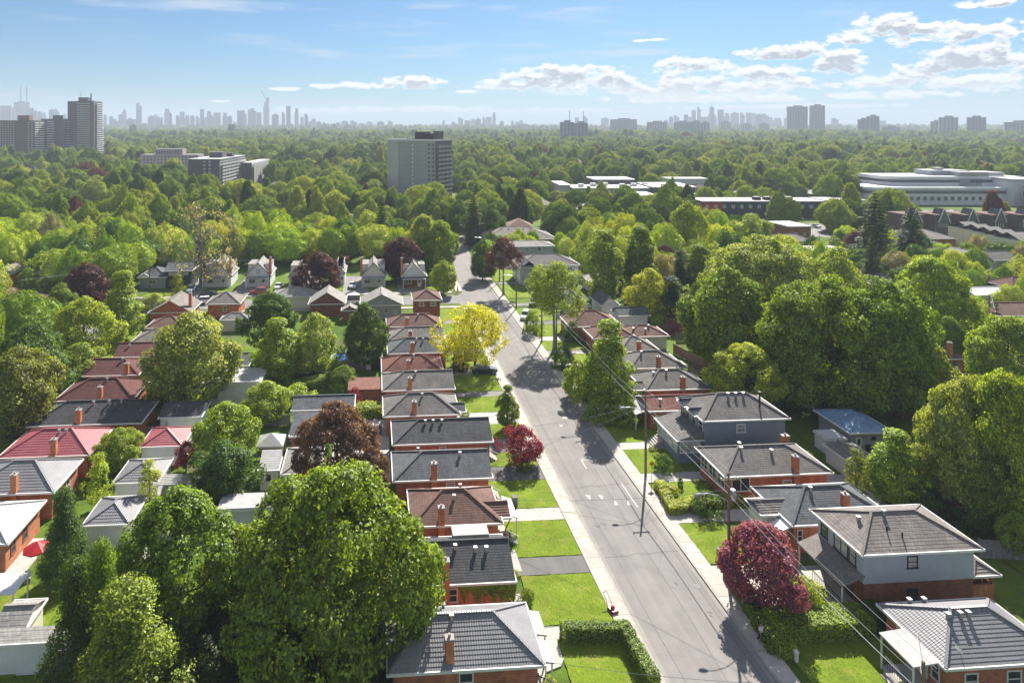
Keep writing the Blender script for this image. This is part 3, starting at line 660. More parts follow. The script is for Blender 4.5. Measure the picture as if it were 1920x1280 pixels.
# --- east side of the street
x0, x1, y0 = HE(1765, 2015, 1246, 3.0)
r, b, hf = house('pale tiled hip roof bungalow in the bottom right corner with a white flat porch canopy', x0, x1, y0, y0+6.8, 3.0, 'hip', 'tile', M_BRICK, .55, .31,
      chim=[], vents=[(.28, .42), (.38, .42), (.45, .42), (.38, .94), (.25, .94)], wins=[('S', .22, 1.6, 1.1, 1.3), ('S', .6, 1.6, 1.2, 1.3), ('W', .62, 1.75, 2.2, 1.3), ('W', .16, 1.75, .8, 1.3)], doors=[('W', .36, .5, .95, 2.0)], lap=.03)
canopy(r, b[0]+.1, b[0]-2.5, b[2]+.1, b[2]+3.6, 3.12, 2.85, M_SH['pale']); railing(r, [(b[0]-2.2, b[2]+.3, .3), (b[0]-2.2, b[2]+3.3, .3)]); railing(r, [(b[0]-2.2, b[2]+.3, .3), (b[0]-.1, b[2]+.3, .3)])
mb = MB(); mb.box(b[0]-2.4, b[0]-.01, b[2]+.1, b[2]+3.5, 0, .35); mb.build('porch_floor', M_CONC, r); steps(r, b[0]-2.4, b[2]+2.2, 1.3, 2, dirx=-1)
mb = MB(); X = b[0]+1.3; Y = y0+.55; z = hf(X, Y); mb.lathe([(.03, z-.1), (.03, z+.6)], X, Y, 6); mb.beam((X-.02, Y-.12, z+.45), (X-.32, Y+.12, z+.75), .5, .05); mb.build('satellite_dish', M_PIPE, r)
x0, x1, y0 = HE(1610, 1852, 1035, 5.6)
r, b, hf = house('two storey house with grey stucco above dark brick and a wide taupe hip roof', x0, x1, y0, y0+7.1, 5.6, 'hip', 'taupe', M_BRICKD, .46, .32, oh=.5,
      vents=[(.19, .47), (.40, .46), (.33, .26, 1), (.42, .18, 1)], wins=[('S', .44, 4.5, 1.0, 1.1, M_TRIMD, M_BLIND), ('S', .44, 1.6, 1.0, 1.05, M_TRIMD), ('W', .22, 4.4, .95, 1.5, M_TRIMD, M_BLIND), ('W', .47, 4.4, 1.9, 1.5, M_TRIMD, M_BLIND), ('W', .85, 4.4, 1.0, 1.3, M_TRIMD), ('W', .75, 1.6, 1.8, 1.3)], doors=[('W', .3, .6, .95, 2.0, M_TRIMD)], split=(2.75, M_STUCCO))
canopy(r, b[0]+.02, b[0]-2.1, b[2]-.15, b[3]+.1, 3.55, 2.75, M_SH['taupe'])
mb = MB(); mb.box(b[0]-2.0, b[0]-.01, b[2], b[3], 0, .5); mb.build('porch_floor', M_CONC, r); railing(r, [(b[0]-1.95, b[2]+.1, .5), (b[0]-1.95, b[3]-2, .5)]); steps(r, b[0]-2.0, b[3]-1.2, 1.5, 3, dirx=-1)
roof_parts(r, b[1]+.02, b[1]+2.6, b[2]+.0, b[3]-.6, 2.9, 'hip', .5, M_SH['taupe'], .32, name='porch_roof'); mb = MB(); mb.box(b[1]+.03, b[1]+2.3, b[2]+.3, b[2]+.5, 0, 1.9); mb.box(b[1]+2.05, b[1]+2.3, b[2]+.51, b[3]-1, 0, 1.9); mb.build('porch_wall', M_BRICK, r)
for px in (b[1]+.15, b[1]+1.15, b[1]+2.15): mb = MB(); mb.box(px-.08, px+.08, b[2]+.32, b[2]+.48, 1.91, 2.75); mb.build('post', M_BRICKD, r)
x0, x1, y0 = HE(1481, 1690, 981, 3.0)
r, b, hf = house('grey hip roofed bungalow half hidden behind the two storey stucco house', x0, x1, y0, y0+7.4, 3.0, 'hip', 'slate', M_BRICKO, .50, .24,
      chim=[(.60, .22, 2.0)], vents=[(.36, .44)], wins=[('S', .06, 1.7, .6, 1.3), ('W', .3, 1.7, 1.5, 1.3), ('W', .7, 1.7, 1.8, 1.3)], doors=[('W', .5, .5, .95, 2.0)], chm=M_BRICK)
roof_parts(r, x0-2.0, x0+1.9, y0+2.1, y0+5.2, 2.95, 'gable_x', .45, M_SH['mid'], .3, name='porch_roof'); mb = MB(); mb.box(x0-1.7, x0-.05, y0+2.4, y0+4.9, 0, 2.8); mb.build('porch_wall', M_TRIM, r)
canopy(r, x0-.05, x0-1.5, y0+.2, y0+1.9, 2.8, 2.2, M_TRIM, False, 'awning')
x0, x1, y0 = HE(1355, 1567, 890, 3.2)
r, b, hf = house('red brick bungalow with wide grey hip roof and a white windowed front sunroom', x0, x1, y0, y0+7.2, 3.2, 'hip', 'mid', M_BRICK, .48, .24,
      chim=[(.67, .06, 1.8)], vents=[(.55, .36), (.38, .8), (.28, .42)], wins=[('S', .14, 2.15, 2.2, 1.7), ('S', .60, 1.8, 1.1, 1.2, None, M_BLIND), ('S', .25, .55, .8, .5), ('W', .18, 2.2, 1.6, 1.6), ('W', .5, 2.2, 1.8, 1.6), ('W', .82, 2.2, 1.6, 1.6)], doors=[], chm=M_BRICK)
chimney(r, b[1]-1.2, b[3]-.2, 0, 4.5, .9, None, .6)
x0, x1, y0 = HE(1315, 1485, 787, 5.6)
r, b, hf = house('blue grey two storey house with grey hip roof, dormers and an enclosed front porch', x0, x1, y0, y0+7.6, 5.6, 'hip', 'mid', M_BLUE, .52, .25, oh=.4,
      vents=[(.44, .44), (.53, .44), (.62, .44)], wins=[('S', .45, 4.4, 1.2, 1.1, None, M_BLIND), ('S', .45, 1.9, 1.0, .8), ('W', .15, 4.5, 1.2, 1.2), ('W', .42, 4.5, 1.2, 1.2), ('W', .75, 4.5, 2.0, 1.2)])
roof_parts(r, b[0]-3.6, b[0]-.02, b[2]+.1, b[3]+.1, 3.0, 'shed_w', .28, M_SH['mid'], .32, name='porch_roof'); mb = MB(); mb.box(b[0]-3.3, b[0]-.03, b[2]+.4, b[3]-.2, 0, 2.95); mb.build('porch_wall', M_BLUE, r)
pb = (b[0]-3.3, b[0], b[2]+.4, b[3]-.2)
for q in (.16, .4, .64, .88): window(r, 'W', pb[2]+(pb[3]-pb[2])*q, 1.95, 1.4, 1.3, pb, None, M_BLIND)
window(r, 'S', pb[0]+1.6, 1.95, 2.7, 1.3, pb, None, M_BLIND)
roof_parts(r, x0-.25, x0+3.1, y0+1.6, y0+3.9, 5.55, 'gable_x', .55, M_SH['slate'], .32, name='dormer'); roof_parts(r, x0-.25, x0+3.1, y0+4.5, y0+6.9, 5.55, 'gable_x', .55, M_SH['slate'], .32, name='dormer')
mb = MB(); X = x0+(x1-x0)*.73; mb.lathe([(.12, 6.2), (.12, 8.3), (.2, 8.32), (.2, 8.5)], X, y0+1.6, 8); mb.build('flue', M_BLACK, r)
steps(r, pb[0], pb[2]+5.2, 1.8, 6, .17, .3, -1)
x0, x1, y0 = HE(1222, 1345, 776, 3.0)
r, b, hf = house('low red brown roofed bungalow beyond the blue house, grey sunroom on its front', x0, x1, y0+1.2, y0+6.6, 3.0, 'gable_x', 'redb', M_BRICK, .40, .25, vents=[(.25, .3)], wins=[('S', .1, 1.7, 1.0, 1.1), ('S', .6, 1.7, 1.0, 1.1)])
canopy(r, b[0], b[0]-2.2, b[2]+.1, b[3], 3.1, 2.4, M_SH['pale'])
x0, x1, y0 = HE(1209, 1336, 730, 3.0)
r, b, hf = house('grey hip roofed bungalow with red chimney on its near slope and white side porch', x0, x1, y0, y0+7.2, 3.0, 'hip', 'mid', M_BRICK, .50, .25, chim=[(.58, .05, 1.7)], vents=[(.24, .42), (.44, .42)], wins=[('W', .5, 1.7, 2.4, 1.4)], chm=M_BRICK)
roof_parts(r, x0-1.6, x0+.3, y0+.4, y0+3.6, 2.9, 'gable_x', .45, M_SH['mid'], .32, name='porch_roof')
x0, x1, y0 = HE(1180, 1289, 690, 3.0)
house('grey roofed bungalow with a chimney, second south of the brown roofed garage row', x0, x1, y0, y0+7.0, 3.0, 'hip', 'mid', M_BRICK, .50, .36, chim=[(.52, .06, 1.7)], vents=[(.32, .42)], chm=M_BRICK)
x0, x1, y0 = HE(1160, 1240, 659, 3.0)
house('taupe hip roofed bungalow with chimney, behind the tall bright green street tree', x0, x1, y0, y0+6.8, 3.0, 'hip', 'taupe', M_BRICK, .50, .36, chim=[(.5, .06, 1.6)], chm=M_BRICK)
x0, x1, y0 = HE(1112, 1196, 634, 3.0)
house('brown roofed bungalow beside the white garden garage', x0, x1, y0, y0+6.6, 3.0, 'hip', 'brown', M_BRICK, .50, .36, chim=[(.6, .06, 1.5)])
x0, x1, y0 = HE(1068, 1170, 612, 3.0)
house('wide brown hip roof bungalow opposite the yellow tree', x0, x1, y0, y0+8.6, 3.0, 'hip', 'brown', M_BRICK, .48, .36, wins=[('W', .5, 1.7, 2, 1.2)])
x0, x1, y0 = HE(1176, 1257, 631, 2.7)
house('brown roofed white walled garage with three roof vents', x0, x1, y0, y0+6.4, 2.7, 'hip', 'brown', M_WHITE, .42, .36, name='garage', cat='garage', vents=[(.22, .3), (.5, .25), (.62, .4)])
x0, x1, y0 = HE(1160, 1220, 592, 2.6)
house('white garage with long slate roof beside the purple lilac', x0, x1, y0, y0+5, 2.6, 'gable_x', 'slate', M_WHITE, .5, .4, name='garage', cat='garage')
x0, x1, y0 = HE(1069, 1108, 574, 3.0)
house('white gabled garage with one small window behind the brown roofs', x0, x1, y0, y0+9, 3.0, 'gable_y', 'slate', M_WHITE, .75, .4, name='garage', cat='garage', wins=[('S', .5, 3.1, 1, 1)])
x0, x1, y0 = HE(1126, 1163, 572, 2.8)
house('white gabled garage with pale blue grey roof', x0, x1, y0, y0+8, 2.8, 'gable_y', 'slate', M_WHITE, .75, .4, name='garage', cat='garage')
# sheds and garages on the east side
x0, x1, y0 = HE(1592, 1679, 811, 2.8)
r, b, hf = house('blue shingled garage with grey walls and a white side door', x0, x1, y0, y0+7.4, 2.8, 'hip', 'blue', M_GREYS, .38, .34, name='garage', cat='garage', wins=[('S', .60, 1.9, .6, .4, M_TRIMD)], doors=[('S', .2, .1, .8, 2.0)])
x0, x1, y0 = HE(1549, 1588, 824, 2.1)
house('small white resin storage shed left of the blue roofed garage', x0, x1, y0, y0+2.6, 2.1, 'flat', 'white', M_WHITE, .1, None, oh=.06, name='storage_shed', cat='shed')
x0, x1, y0 = HE(1600, 1660, 872, 2.3)
house('white single garage with pale brown roof behind young trees', x0, x1, y0, y0+5.6, 2.3, 'gable_y', 'taupe', M_WHITE, .22, .34, oh=.2, name='garage', cat='garage')

# --- back row of bungalows on the next street to the west
x0, x1, y0 = HE(-110, 12, 1022, 3.0)
r, b, hf = house('pale metal tile roofed brick bungalow at the left edge, red umbrella at its back', x0, x1, y0, y0+7.6, 3.0, 'hip', 'whitetile', M_BRICKO, .45, .36, wins=[('E', .2, 1.7, .9, 1.4, M_BRICKD), ('E', .55, 1.7, .9, 1.4, M_BRICKD)], lap=.03)
x0, x1, y0 = HE(-70, 98, 926, 3.2)
r, b, hf = house('brick bungalow with dark tiled near slope and pale right hip, left edge of the view', x0, x1, y0, y0+7.4, 3.2, 'hip', 'tile', M_BRICK, .50, .38, chim=[(.56, .04, 1.9)], wins=[('E', .25, 1.7, 1, 1.4, M_TRIMD), ('E', .6, 1.7, 1, 1.4)], lap=.03)
x0, x1, y0 = HE(-2, 166, 856, 3.0)
r, b, hf = house('brick bungalow with a red metal tile hip roof', x0, x1, y0, y0+7.4, 3.0, 'hip', 'redtile', M_BRICK, .48, .38, chim=[(.60, .04, 1.9)], vents=[(.54, .42), (.62, .42)], wins=[('S', .45, 1.7, 1.1, 1.1), ('E', .5, 1.7, 1, 1.2)], lap=.03)
x0, x1, y0 = HE(54, 262, 796, 3.0)
r, b, hf = house('wide charcoal hip roofed brick bungalow north of the red roof', x0, x1, y0, y0+7.4, 3.0, 'hip', 'dark', M_BRICK, .48, .25, chim=[(.44, .06, 1.8)], vents=[(.50, .42), (.64, .42), (.75, .44)], wins=[('S', .28, 1.8, 1.1, .9), ('S', .50, 1.8, 1.1, .9)])
mb = MB(); mb.box(b[1]+.02, b[1]+3.2, b[2]+.5, b[2]+4.0, 0, 1.1); mb.build('deck', M_FENCE, r); railing(r, [(b[1]+.1, b[2]+.55, 1.1), (b[1]+3.1, b[2]+.55, 1.1), (b[1]+3.1, b[2]+3.9, 1.1)], .9, M_BRICKO)
x0, x1, y0 = HE(103, 248, 750, 3.0)
house('maroon hip roofed brick bungalow behind the charcoal one', x0, x1, y0, y0+7.4, 3.0, 'hip', 'maroon', M_BRICK, .50, .25, chim=[(.57, .05, 1.7)], vents=[(.56, .44)])
x0, x1, y0 = HE(155, 258, 704, 3.0)
house('dark maroon roofed bungalow with a long chimney and grey left wing', x0, x1, y0, y0+7.0, 3.0, 'hip_right', 'maroon', M_BRICK, .46, .34, chim=[(.78, .06, 1.7)], vents=[(.6, .42), (.9, .44)], wins=[('S', .6, 1.8, 1.2, .8)])
x0, x1, y0 = HE(212, 300, 669, 3.0)
house('plain maroon gable roofed bungalow left of the large pale green tree', x0, x1, y0, y0+6.8, 3.0, 'gable_x', 'maroon', M_BRICK, .42, .34, vents=[(.25, .36)])
x0, x1, y0 = HE(246, 330, 641, 3.0)
house('taupe roofed bungalow rising behind the plain maroon roof', x0, x1, y0, y0+6.6, 3.0, 'hip', 'taupe', M_BRICK, .46, .36)
x0, x1, y0 = HE(272, 345, 615, 3.0)
house('brown roofed bungalow mostly hidden by the large pale green tree', x0, x1, y0, y0+6.6, 3.0, 'hip', 'brown', M_BRICK, .46, .36)
x0, x1, y0 = HE(278, 358, 586, 3.0)
house('pinkish brown roofed house with a cross gable, near the cross street', x0, x1, y0, y0+9, 3.0, 'gable_y', 'taupe', M_BRICK, .55, .36, chim=[(.9, .3, 3.4)])
x0, x1, y0 = HE(386, 450, 570, 3.0)
house('grey roofed brick house facing the cross street, one window in its back wall', x0, x1, y0, y0+8, 3.0, 'hip', 'taupe', M_BRICK, .5, .36, vents=[(.4, .4)], wins=[('S', .55, 1.9, .9, 1.2)])
x0, x1, y0 = HE(15, 80, 574, 3.0)
house('brown hip roofed brick bungalow on the far left with a covered rear porch', x0, x1, y0, y0+8, 3.0, 'hip', 'maroon', M_BRICK, .55, .36, vents=[(.4, .3), (.6, .45)])
x0, x1, y0 = HE(-60, 16, 560, 3.0)
house('brick house cut by the left edge behind two thin cedars', x0, x1, y0, y0+9, 3.0, 'hip', 'brown', M_BRICK, .5, .4, wins=[('E', .4, 1.8, 1, 1)])
x0, x1, y0 = HE(-20, 20, 514, 3.2)
house('brown roofed brick house with a pale porch at the far left', x0, x1, y0, y0+11, 3.2, 'hip', 'taupe', M_BRICKO, .5, .4)
x0, x1, y0 = HE(72, 104, 516, 3.0)
house('pale grey hip roofed house left of the dark purple tree', x0, x1, y0, y0+10, 3.0, 'hip', 'light', M_CREAM, .6, .4)
# garages behind the back row
def gar(label, uL, uR, v, ez, dep, kind, roof, wall, pitch=.45, step=.36, **k):
    x0, x1, y0 = HE(uL, uR, v, ez); nm = k.pop('name', 'garage'); ct = k.pop('cat', 'garage')
    return house(label, x0, x1, y0, y0+dep, ez, kind, roof, wall, pitch, step, oh=k.pop('oh', .2), name=nm, cat=ct, **k)
gar('white garage with a red metal tile roof', 262, 342, 837, 2.5, 5.6, 'hip', 'redtile', M_WHITE, .42, lap=.03)
gar('white garage with dark striped tile roof beside the white pergola', 212, 296, 905, 2.5, 5.6, 'hip', 'tile', M_WHITE, .42, lap=.03)
gar('white garage with dark striped tile roof between the conifer and the big maple', 155, 243, 984, 2.5, 5.4, 'hip', 'tile', M_WHITE, .42, lap=.03)
gar('long flat roofed white garage behind the rounded hedge', 367, 487, 719, 3.4, 6.2, 'flat', 'pale', M_WHITE, .1, None, wins=[('S', .3, 1.6, .9, 1.3, None, M_BLIND)])
gar('small garage with charcoal gable roof next to the wooden deck', 298, 377, 782, 2.6, 5.0, 'gable_x', 'dark', M_WHITE, .45)
gar('cream garden house with slate roof and a white framed window', 547, 664, 768, 3.1, 5.0, 'gable_x', 'slate', M_WHITE, .42, wins=[('S', .1, 1.9, 1.0, 1.1, None, M_GLASS), ('S', .85, 1.9, .9, 1.1)], name='garden_house', cat='garden house')
gar('low brick outbuilding with a slate lean-to roof beside the copper tree', 543, 600, 817, 2.6, 4.2, 'shed_s', 'slate', M_BRICKD, .3, name='outbuilding', cat='outbuilding')
gar('white walled garage with pale grey roof left of the copper tree trunk', 527, 600, 888, 2.6, 6.5, 'hip_left', 'light', M_WHITE, .35)
gar('cream shed with glazed door under a dark flat roof', 484, 522, 882, 2.4, 3.2, 'shed_s', 'pale', M_CREAM, .3, doors=[('S', .5, .1, 1.0, 2.0, M_TRIM)], name='garden_shed', cat='shed')
gar('flat white roofed garage between the two big maples', 408, 520, 955, 2.5, 3.0, 'flat', 'pale', M_WHITE, .1, None)
gar('dark shed with white trimmed window left of the pool yard', 430, 466, 686, 2.6, 6, 'gable_x', 'slate', M_TRIMD, .4, wins=[('S', .3, 1.4, 1, .8)], name='garden_shed', cat='shed')
gar('grey gambrel topped garden shed behind the pool', 648, 670, 668, 2.2, 3, 'gable_y', 'slate', M_GREYS, .7, name='garden_shed', cat='shed')
gar('dark shed with white door right of the pool', 686, 716, 670, 2.3, 3, 'gable_x', 'dark', M_TRIMD, .4, doors=[('S', .1, .1, .9, 1.9)], name='garden_shed', cat='shed')
gar('weathered grey gabled shed at the lower left edge', -14, 46, 1182, 2.5, 3.6, 'gable_x', 'light', M_CREAM, .45)
gar('long white shed with a grey lean-to roof at the lower left corner', -60, 106, 1207, 2.6, 1.5, 'shed_s', 'light', M_WHITE, .15)
gar('dark ribbed roof garage cut by the bottom edge behind the tall conifers', 66, 170, 1300, 2.6, 5.6, 'gable_x', 'tile', M_WHITE, .3, lap=.03)
r = thing('carport', 'white metal carport roof on thin posts at the left edge beside the patio', 'carport', (*P(-30, 1150), 0)); canopy(r, -3.5, 3.2, -1.4, 1.4, 2.75, 2.55, M_TRIM)
gar('low shed with rounded pale roof right of the grey brick house', 412, 466, 600, 2.4, 4, 'hip', 'light', M_CREAM, .5, name='garden_shed', cat='shed')
gar('small pale shed beside the round dark tree in the back yards', 640, 672, 582, 2.4, 3, 'gable_y', 'light', M_BRICKD, .5, name='garden_shed', cat='shed')

# --- houses along the cross street
def gablehouse(label, uL, uR, v, vb, roof='light', wall=M_WHITE, lower=M_WHITE, pitch=1.0, chim=True, dep=10, porch=True, **k):
    ez = 3.1; x0, x1, y0 = HE(uL, uR, v, ez)
    r, b, hf = house(label, x0, x1, y0, y0+dep, ez, 'gable_y', roof, lower, pitch, .4, oh=.3, chim=[(k.get('cx', .93), .12, 4.6)] if chim else [], wins=[('S', .5, 4.3, 1.0, 1.0, M_TRIMD if k.get('dk') else None), ('S', .25, 1.7, 1.7, 1.2), ('W', .5, 1.7, 1.2, 1)], doors=[('S', .72, .3, 1.0, 2.0)])
    g = MB(); y = b[2]-.02; g.face([(b[0], y, ez), (b[1], y, ez), ((b[0]+b[1])/2, y, ez+pitch*(x1-x0)/2-.15)]); g.build('gable_wall', wall, r)
    t = MB(); yy = y0-.05
    for s in (x0, x1): t.beam((s, yy, ez-.05), ((x0+x1)/2, yy, ez+pitch*(x1-x0)/2+.05), .12, .28, up=(0, 1, 0))
    t.build('barge_board', k.get('barge', M_TRIMD), r)
    d = MB(); xm = (x0+x1)/2
    for sx in (x0+.8, x1-2.2): pass
    d.box(x1-2.0, x1-.5, y0+2.4, y0+dep-1.5, ez+.6, ez+2.5); d.box(x0+.5, x0+2.0, y0+2.4, y0+dep-1.5, ez+.6, ez+2.5); d.build('dormer', M_WHITE, r)
    d = MB(); d.box(x1-2.2, x1-.4, y0+2.2, y0+dep-1.3, ez+2.51, ez+2.7); d.box(x0+.4, x0+2.2, y0+2.2, y0+dep-1.3, ez+2.51, ez+2.7); d.build('dormer_roof', M_SH[roof], r)
    if porch:
        canopy_m = M_SH['pale']; mb = MB(); mb.box(x0+.4, x1-.4, y0-1.5, b[2]-.03, 2.5, 2.65); mb.build('porch_roof', canopy_m, r)
        for xx in (x0+.5, x1-.5): mb = MB(); mb.box(xx-.08, xx+.08, y0-1.4, y0-1.24, 0, 2.49); mb.build('post', M_TRIM, r)
    return r
gablehouse('white gabled house with brick chimney, leftmost of the gabled row on the cross street', 379, 434, 517, 543, dk=True)
gablehouse('white gabled house with dark trim, second of the gabled row, left of the purple tree', 459, 508, 517, 543, dk=True, cx=.95)
gablehouse('white gabled house half hidden behind the dark purple tree', 540, 578, 520, 545)
gablehouse('small white gabled house just right of the dark purple tree', 628, 648, 512, 540, chim=False)
gablehouse('pale gabled house with wide dark barge boards and stone porch', 676, 725, 517, 545, wall=M_CREAM, lower=M_CREAM, cx=.03)
gablehouse('grey and white gabled house with brick lower wall, nearest the road corner', 752, 801, 518, 547, lower=M_BRICKD, barge=M_TRIM, cx=.03)
x0, x1, y0 = HE(258, 312, 520, 3.0); house('dark grey modern house with low hip roof, left of the gabled row', x0, x1, y0, y0+9, 3.0, 'hip', 'slate', M_GREYS, .5, .4, wins=[('S', .5, 1.7, 1.8, 1)])
x0, x1, y0 = HE(308, 360, 508, 4.6); house('dark two level house with slate roof beside the low grey house', x0, x1, y0, y0+8, 4.6, 'gable_x', 'slate', M_TRIMD, .4, .4, wins=[('S', .5, 3.8, 5, .8, M_TRIM, M_BLIND)])
x0, x1, y0 = HE(578, 648, 570, 3.0); house('brick house with pale gable end and white back awning on the cross street', x0, x1, y0, y0+7.5, 3.0, 'gable_y', 'light', M_BRICKD, .62, .4)
x0, x1, y0 = HE(675, 756, 572, 3.2); house('green gable house on the cross street with lower brick wall and one white window', x0, x1, y0, y0+7.5, 3.2, 'gable_y', 'light', M_GREEN, .5, .4, wins=[('S', .62, 1.9, .9, 1.2), ('S', .85, 1.4, .7, .6)])
x0, x1, y0 = HE(510, 590, 556, 3.0); house('pale roofed low house behind the purple tree shadow', x0, x1, y0, y0+7, 3.0, 'hip', 'light', M_CREAM, .4, .4)
# further up the road
x0, x1, y0 = HE(905, 1047, 449, 3.4); house('large low house with a wide brown hip roof beyond the purple trees', x0, x1, y0, y0+18, 3.4, 'hip', 'taupe', M_BRICK, .35, .5, vents=[(.3, .42), (.4, .42), (.5, .42), (.6, .42), (.7, .42)])
x0, x1, y0 = HE(945, 1042, 462, 4.6); house('dark grey two storey house with a light roof, in front of the wide brown roof', x0, x1, y0, y0+9, 4.6, 'hip', 'light', M_GREYS, .25, .5, wins=[('S', .45, 3.6, 1.2, 1.2), ('S', .7, 3.6, 1.4, 1.2)])
x0, x1, y0 = HE(972, 1090, 498, 5.2); r, b, hf = house('pale two storey house with grey roof and front gables, right of the purple tree', x0, x1, y0, y0+11, 5.2, 'hip', 'mid', M_WHITE, .4, .45, wins=[('S', .18, 4, 1, 1.1), ('S', .85, 4, 1.2, 1), ('S', .5, 1.7, 2.4, 1.4)])
roof_parts(r, x0+.2, x0+5, y0-1.2, y0+6, 5.0, 'gable_y', .7, M_SH['slate'], .45, name='front_gable'); mb = MB(); mb.box(x0+.6, x0+4.6, y0-.9, y0+.1, 0, 5); mb.build('gable_wall', M_GREYS, r)
x0, x1, y0 = HE(714, 764, 440, 4); house('white house with pale pyramid roof left of the round street trees', x0, x1, y0, y0+12, 4, 'hip', 'light', M_WHITE, .55, .5, wins=[('S', .3, 2.9, 1, 1), ('S', .7, 2.9, 1, 1)])
for (uL, uR, v, lab, rf) in ((655, 698, 430, 'grey roofed house beside the dark spruce', 'light'), (640, 672, 412, 'pale roofed house seen between trees left of the dark spruce', 'taupe'), (1040, 1066, 417, 'small pale roofed house beyond the wide brown roof', 'light'), (985, 1015, 345, 'distant house with pinkish roof on the wooded slope', 'taupe')):
    x0, x1, y0 = HE(uL, uR, v, 4); house(lab, x0, x1, y0, y0+10, 4, 'hip', rf, M_CREAM, .5, .5)
# houses on the right side slope and beyond
for (uL, uR, v, ez, dep, kind, rf, wl, pt, lab) in (
    (1826, 1905, 553, 3.2, 7, 'gable_x', 'white', M_WHITE, .3, 'long white house with pale metal roof behind the lamp pole on the right'),
    (1835, 1990, 592, 3.0, 8, 'hip', 'brown', M_BRICKD, .45, 'brown roofed house below the long white house'),
    (1895, 2000, 540, 3.0, 8, 'hip', 'maroon', M_BRICKD, .5, 'dark maroon hip roof house with pale hip lines at the right edge'),
    (1800, 1868, 493, 4.2, 9, 'gable_y', 'light', M_WHITE, .6, 'white gabled house with round attic vent between two thin cedars'),
    (1762, 1812, 482, 4.0, 10, 'hip', 'taupe', M_WHITE, .5, 'pinkish roofed white house left of the round vent gable'),
    (1862, 1912, 488, 4.2, 8, 'gable_x', 'mid', M_GREYS, .5, 'grey shingled two storey house at the right with white dormer'),
    (1642, 1696, 535, 3.0, 8, 'hip', 'slate', M_GREYS, .6, 'house with pale and slate roof planes between the leafy maples'),
    (1742, 1822, 673, 3.0, 7, 'hip', 'brown', M_BRICK, .5, 'brown roofed house with chimney beyond the large maples'),
    (1755, 1800, 712, 3.0, 8.5, 'hip', 'light', M_CREAM, .45, 'pale grey roofed house beside the dark spruce on the right'),
    (1452, 1530, 452, 3.5, 9, 'hip', 'taupe', M_CREAM, .4, 'low house with light hip roof right of the purple bush'),
    (1510, 1600, 470, 3.8, 8, 'flat', 'pale', M_CREAM, .1, 'flat white roofed low building beside the spruces'),
    (1700, 1760, 455, 3.5, 9, 'hip', 'light', M_CREAM, .5, 'pale grey roofed house behind the spruces'),
    (1690, 1800, 448, 4.0, 14, 'hip', 'taupe', M_BRICK, .35, 'large pinkish brown roof beside the townhouses'),
    (1225, 1290, 435, 4.0, 9, 'hip', 'mid', M_GREYS, .45, 'grey roofed house behind the tall poplars'),
    (1290, 1340, 455, 3.5, 9, 'hip', 'light', M_CREAM, .45, 'pale roofed house right of the tall poplars'),
    (1030, 1062, 540, 3.0, 9, 'gable_x', 'light', M_BRICKD, .5, 'dark brick house with pale roof behind the tall trunked tree'),
    (1108, 1165, 530, 3.0, 9, 'hip', 'light', M_CREAM, .4, 'pale roofed low house at the foot of the poplars'),
    (1478, 1525, 425, 6.0, 14, 'flat', 'pale', M_BRICKD, .1, 'brick walk-up with rounded flat roof right of the red building'),
    ):
    x0, x1, y0 = HE(uL, uR, v, ez); house(lab, x0, x1, y0, y0+dep, ez, kind, rf, wl, pt, .45 if v > 470 else None, chim=[(.55, .08, 2.6)] if 'chimney' in lab else [], wins=[('S', .3, ez*.55, 1, 1), ('S', .7, ez*.55, 1, 1)], name='house' if 'building' not in lab and 'walk-up' not in lab else 'low_building', cat='house' if 'building' not in lab and 'walk-up' not in lab else 'building')
# townhouses with pointed gables by the hospital
M_TOWN = paint('townhouse_brick', (.10, .075, .065), .9, .15)
def townhouse(u, label, i):
    w = 7.0; x, y = AT(u, 262); r = thing('townhouse', label, 'townhouse', (x, y, 0), 0, 'brick townhouses below the white hospital')
    mb = MB(); mb.box(-w/2+.02, w/2-.02, 0, 10, 0, 8.6); mb.build('wall', M_TOWN, r)
    mb = MB(); mb.box(-w/2, w/2, -.4, 10.3, 8.61, 8.95); mb.build('roof', M_SH['brown'], r)
    g = MB(); g.face([(-2.4, -.6, 6.2), (2.4, -.6, 6.2), (0, -.6, 11.2)]); g.face([(-2.4, -.6, 6.2), (0, -.6, 11.2), (0, 4, 11.2), (-2.4, 4, 6.2)][::-1]); g.face([(2.4, -.6, 6.2), (2.4, 4, 6.2), (0, 4, 11.2), (0, -.6, 11.2)][::1]); g.build('gable', M_SH['slate'], r)
    t = MB()
    for s in (-2.4, 2.4): t.beam((s, -.7, 6.1), (0, -.7, 11.3), .15, .35, up=(0, 1, 0))
    t.build('barge_board', M_TRIM, r)
    for a in (-1.0, 1.0): window(r, 'S', a, 5.0, 1.3, 1.5, (-w/2, w/2, 0, 10))
    return r
for i, u in enumerate((1716, 1768, 1822, 1874, 1926)): townhouse(u, 'brown townhouse with white edged pointed gable, %s in the row below the hospital' % ['first', 'second', 'third', 'fourth', 'last'][i], i)
for i in range(5):
    x, y = AT(1835+i*24, 240-i*6); r = thing('townhouse', 'townhouse with pale ribbed roof stepping down at right, %s from the left' % ['first', 'second', 'third', 'fourth', 'fifth'][i], 'townhouse', (x, y, 0), 0, 'pale roofed townhouses at the right edge')
    mb = MB(); mb.box(-2.6, 2.6, 0, 10, 0, 6.5); mb.build('wall', M_CREAM, r); mb = MB(); slope(mb, (-2.7, -.4, 6.3), (2.7, -.4, 6.3), (2.7, 5, 8.6), (-2.7, 5, 8.6), .5); slope(mb, (2.7, 10.4, 6.3), (-2.7, 10.4, 6.3), (-2.7, 5, 8.6), (2.7, 5, 8.6), .5); mb.build('roof', M_SH['light'], r)
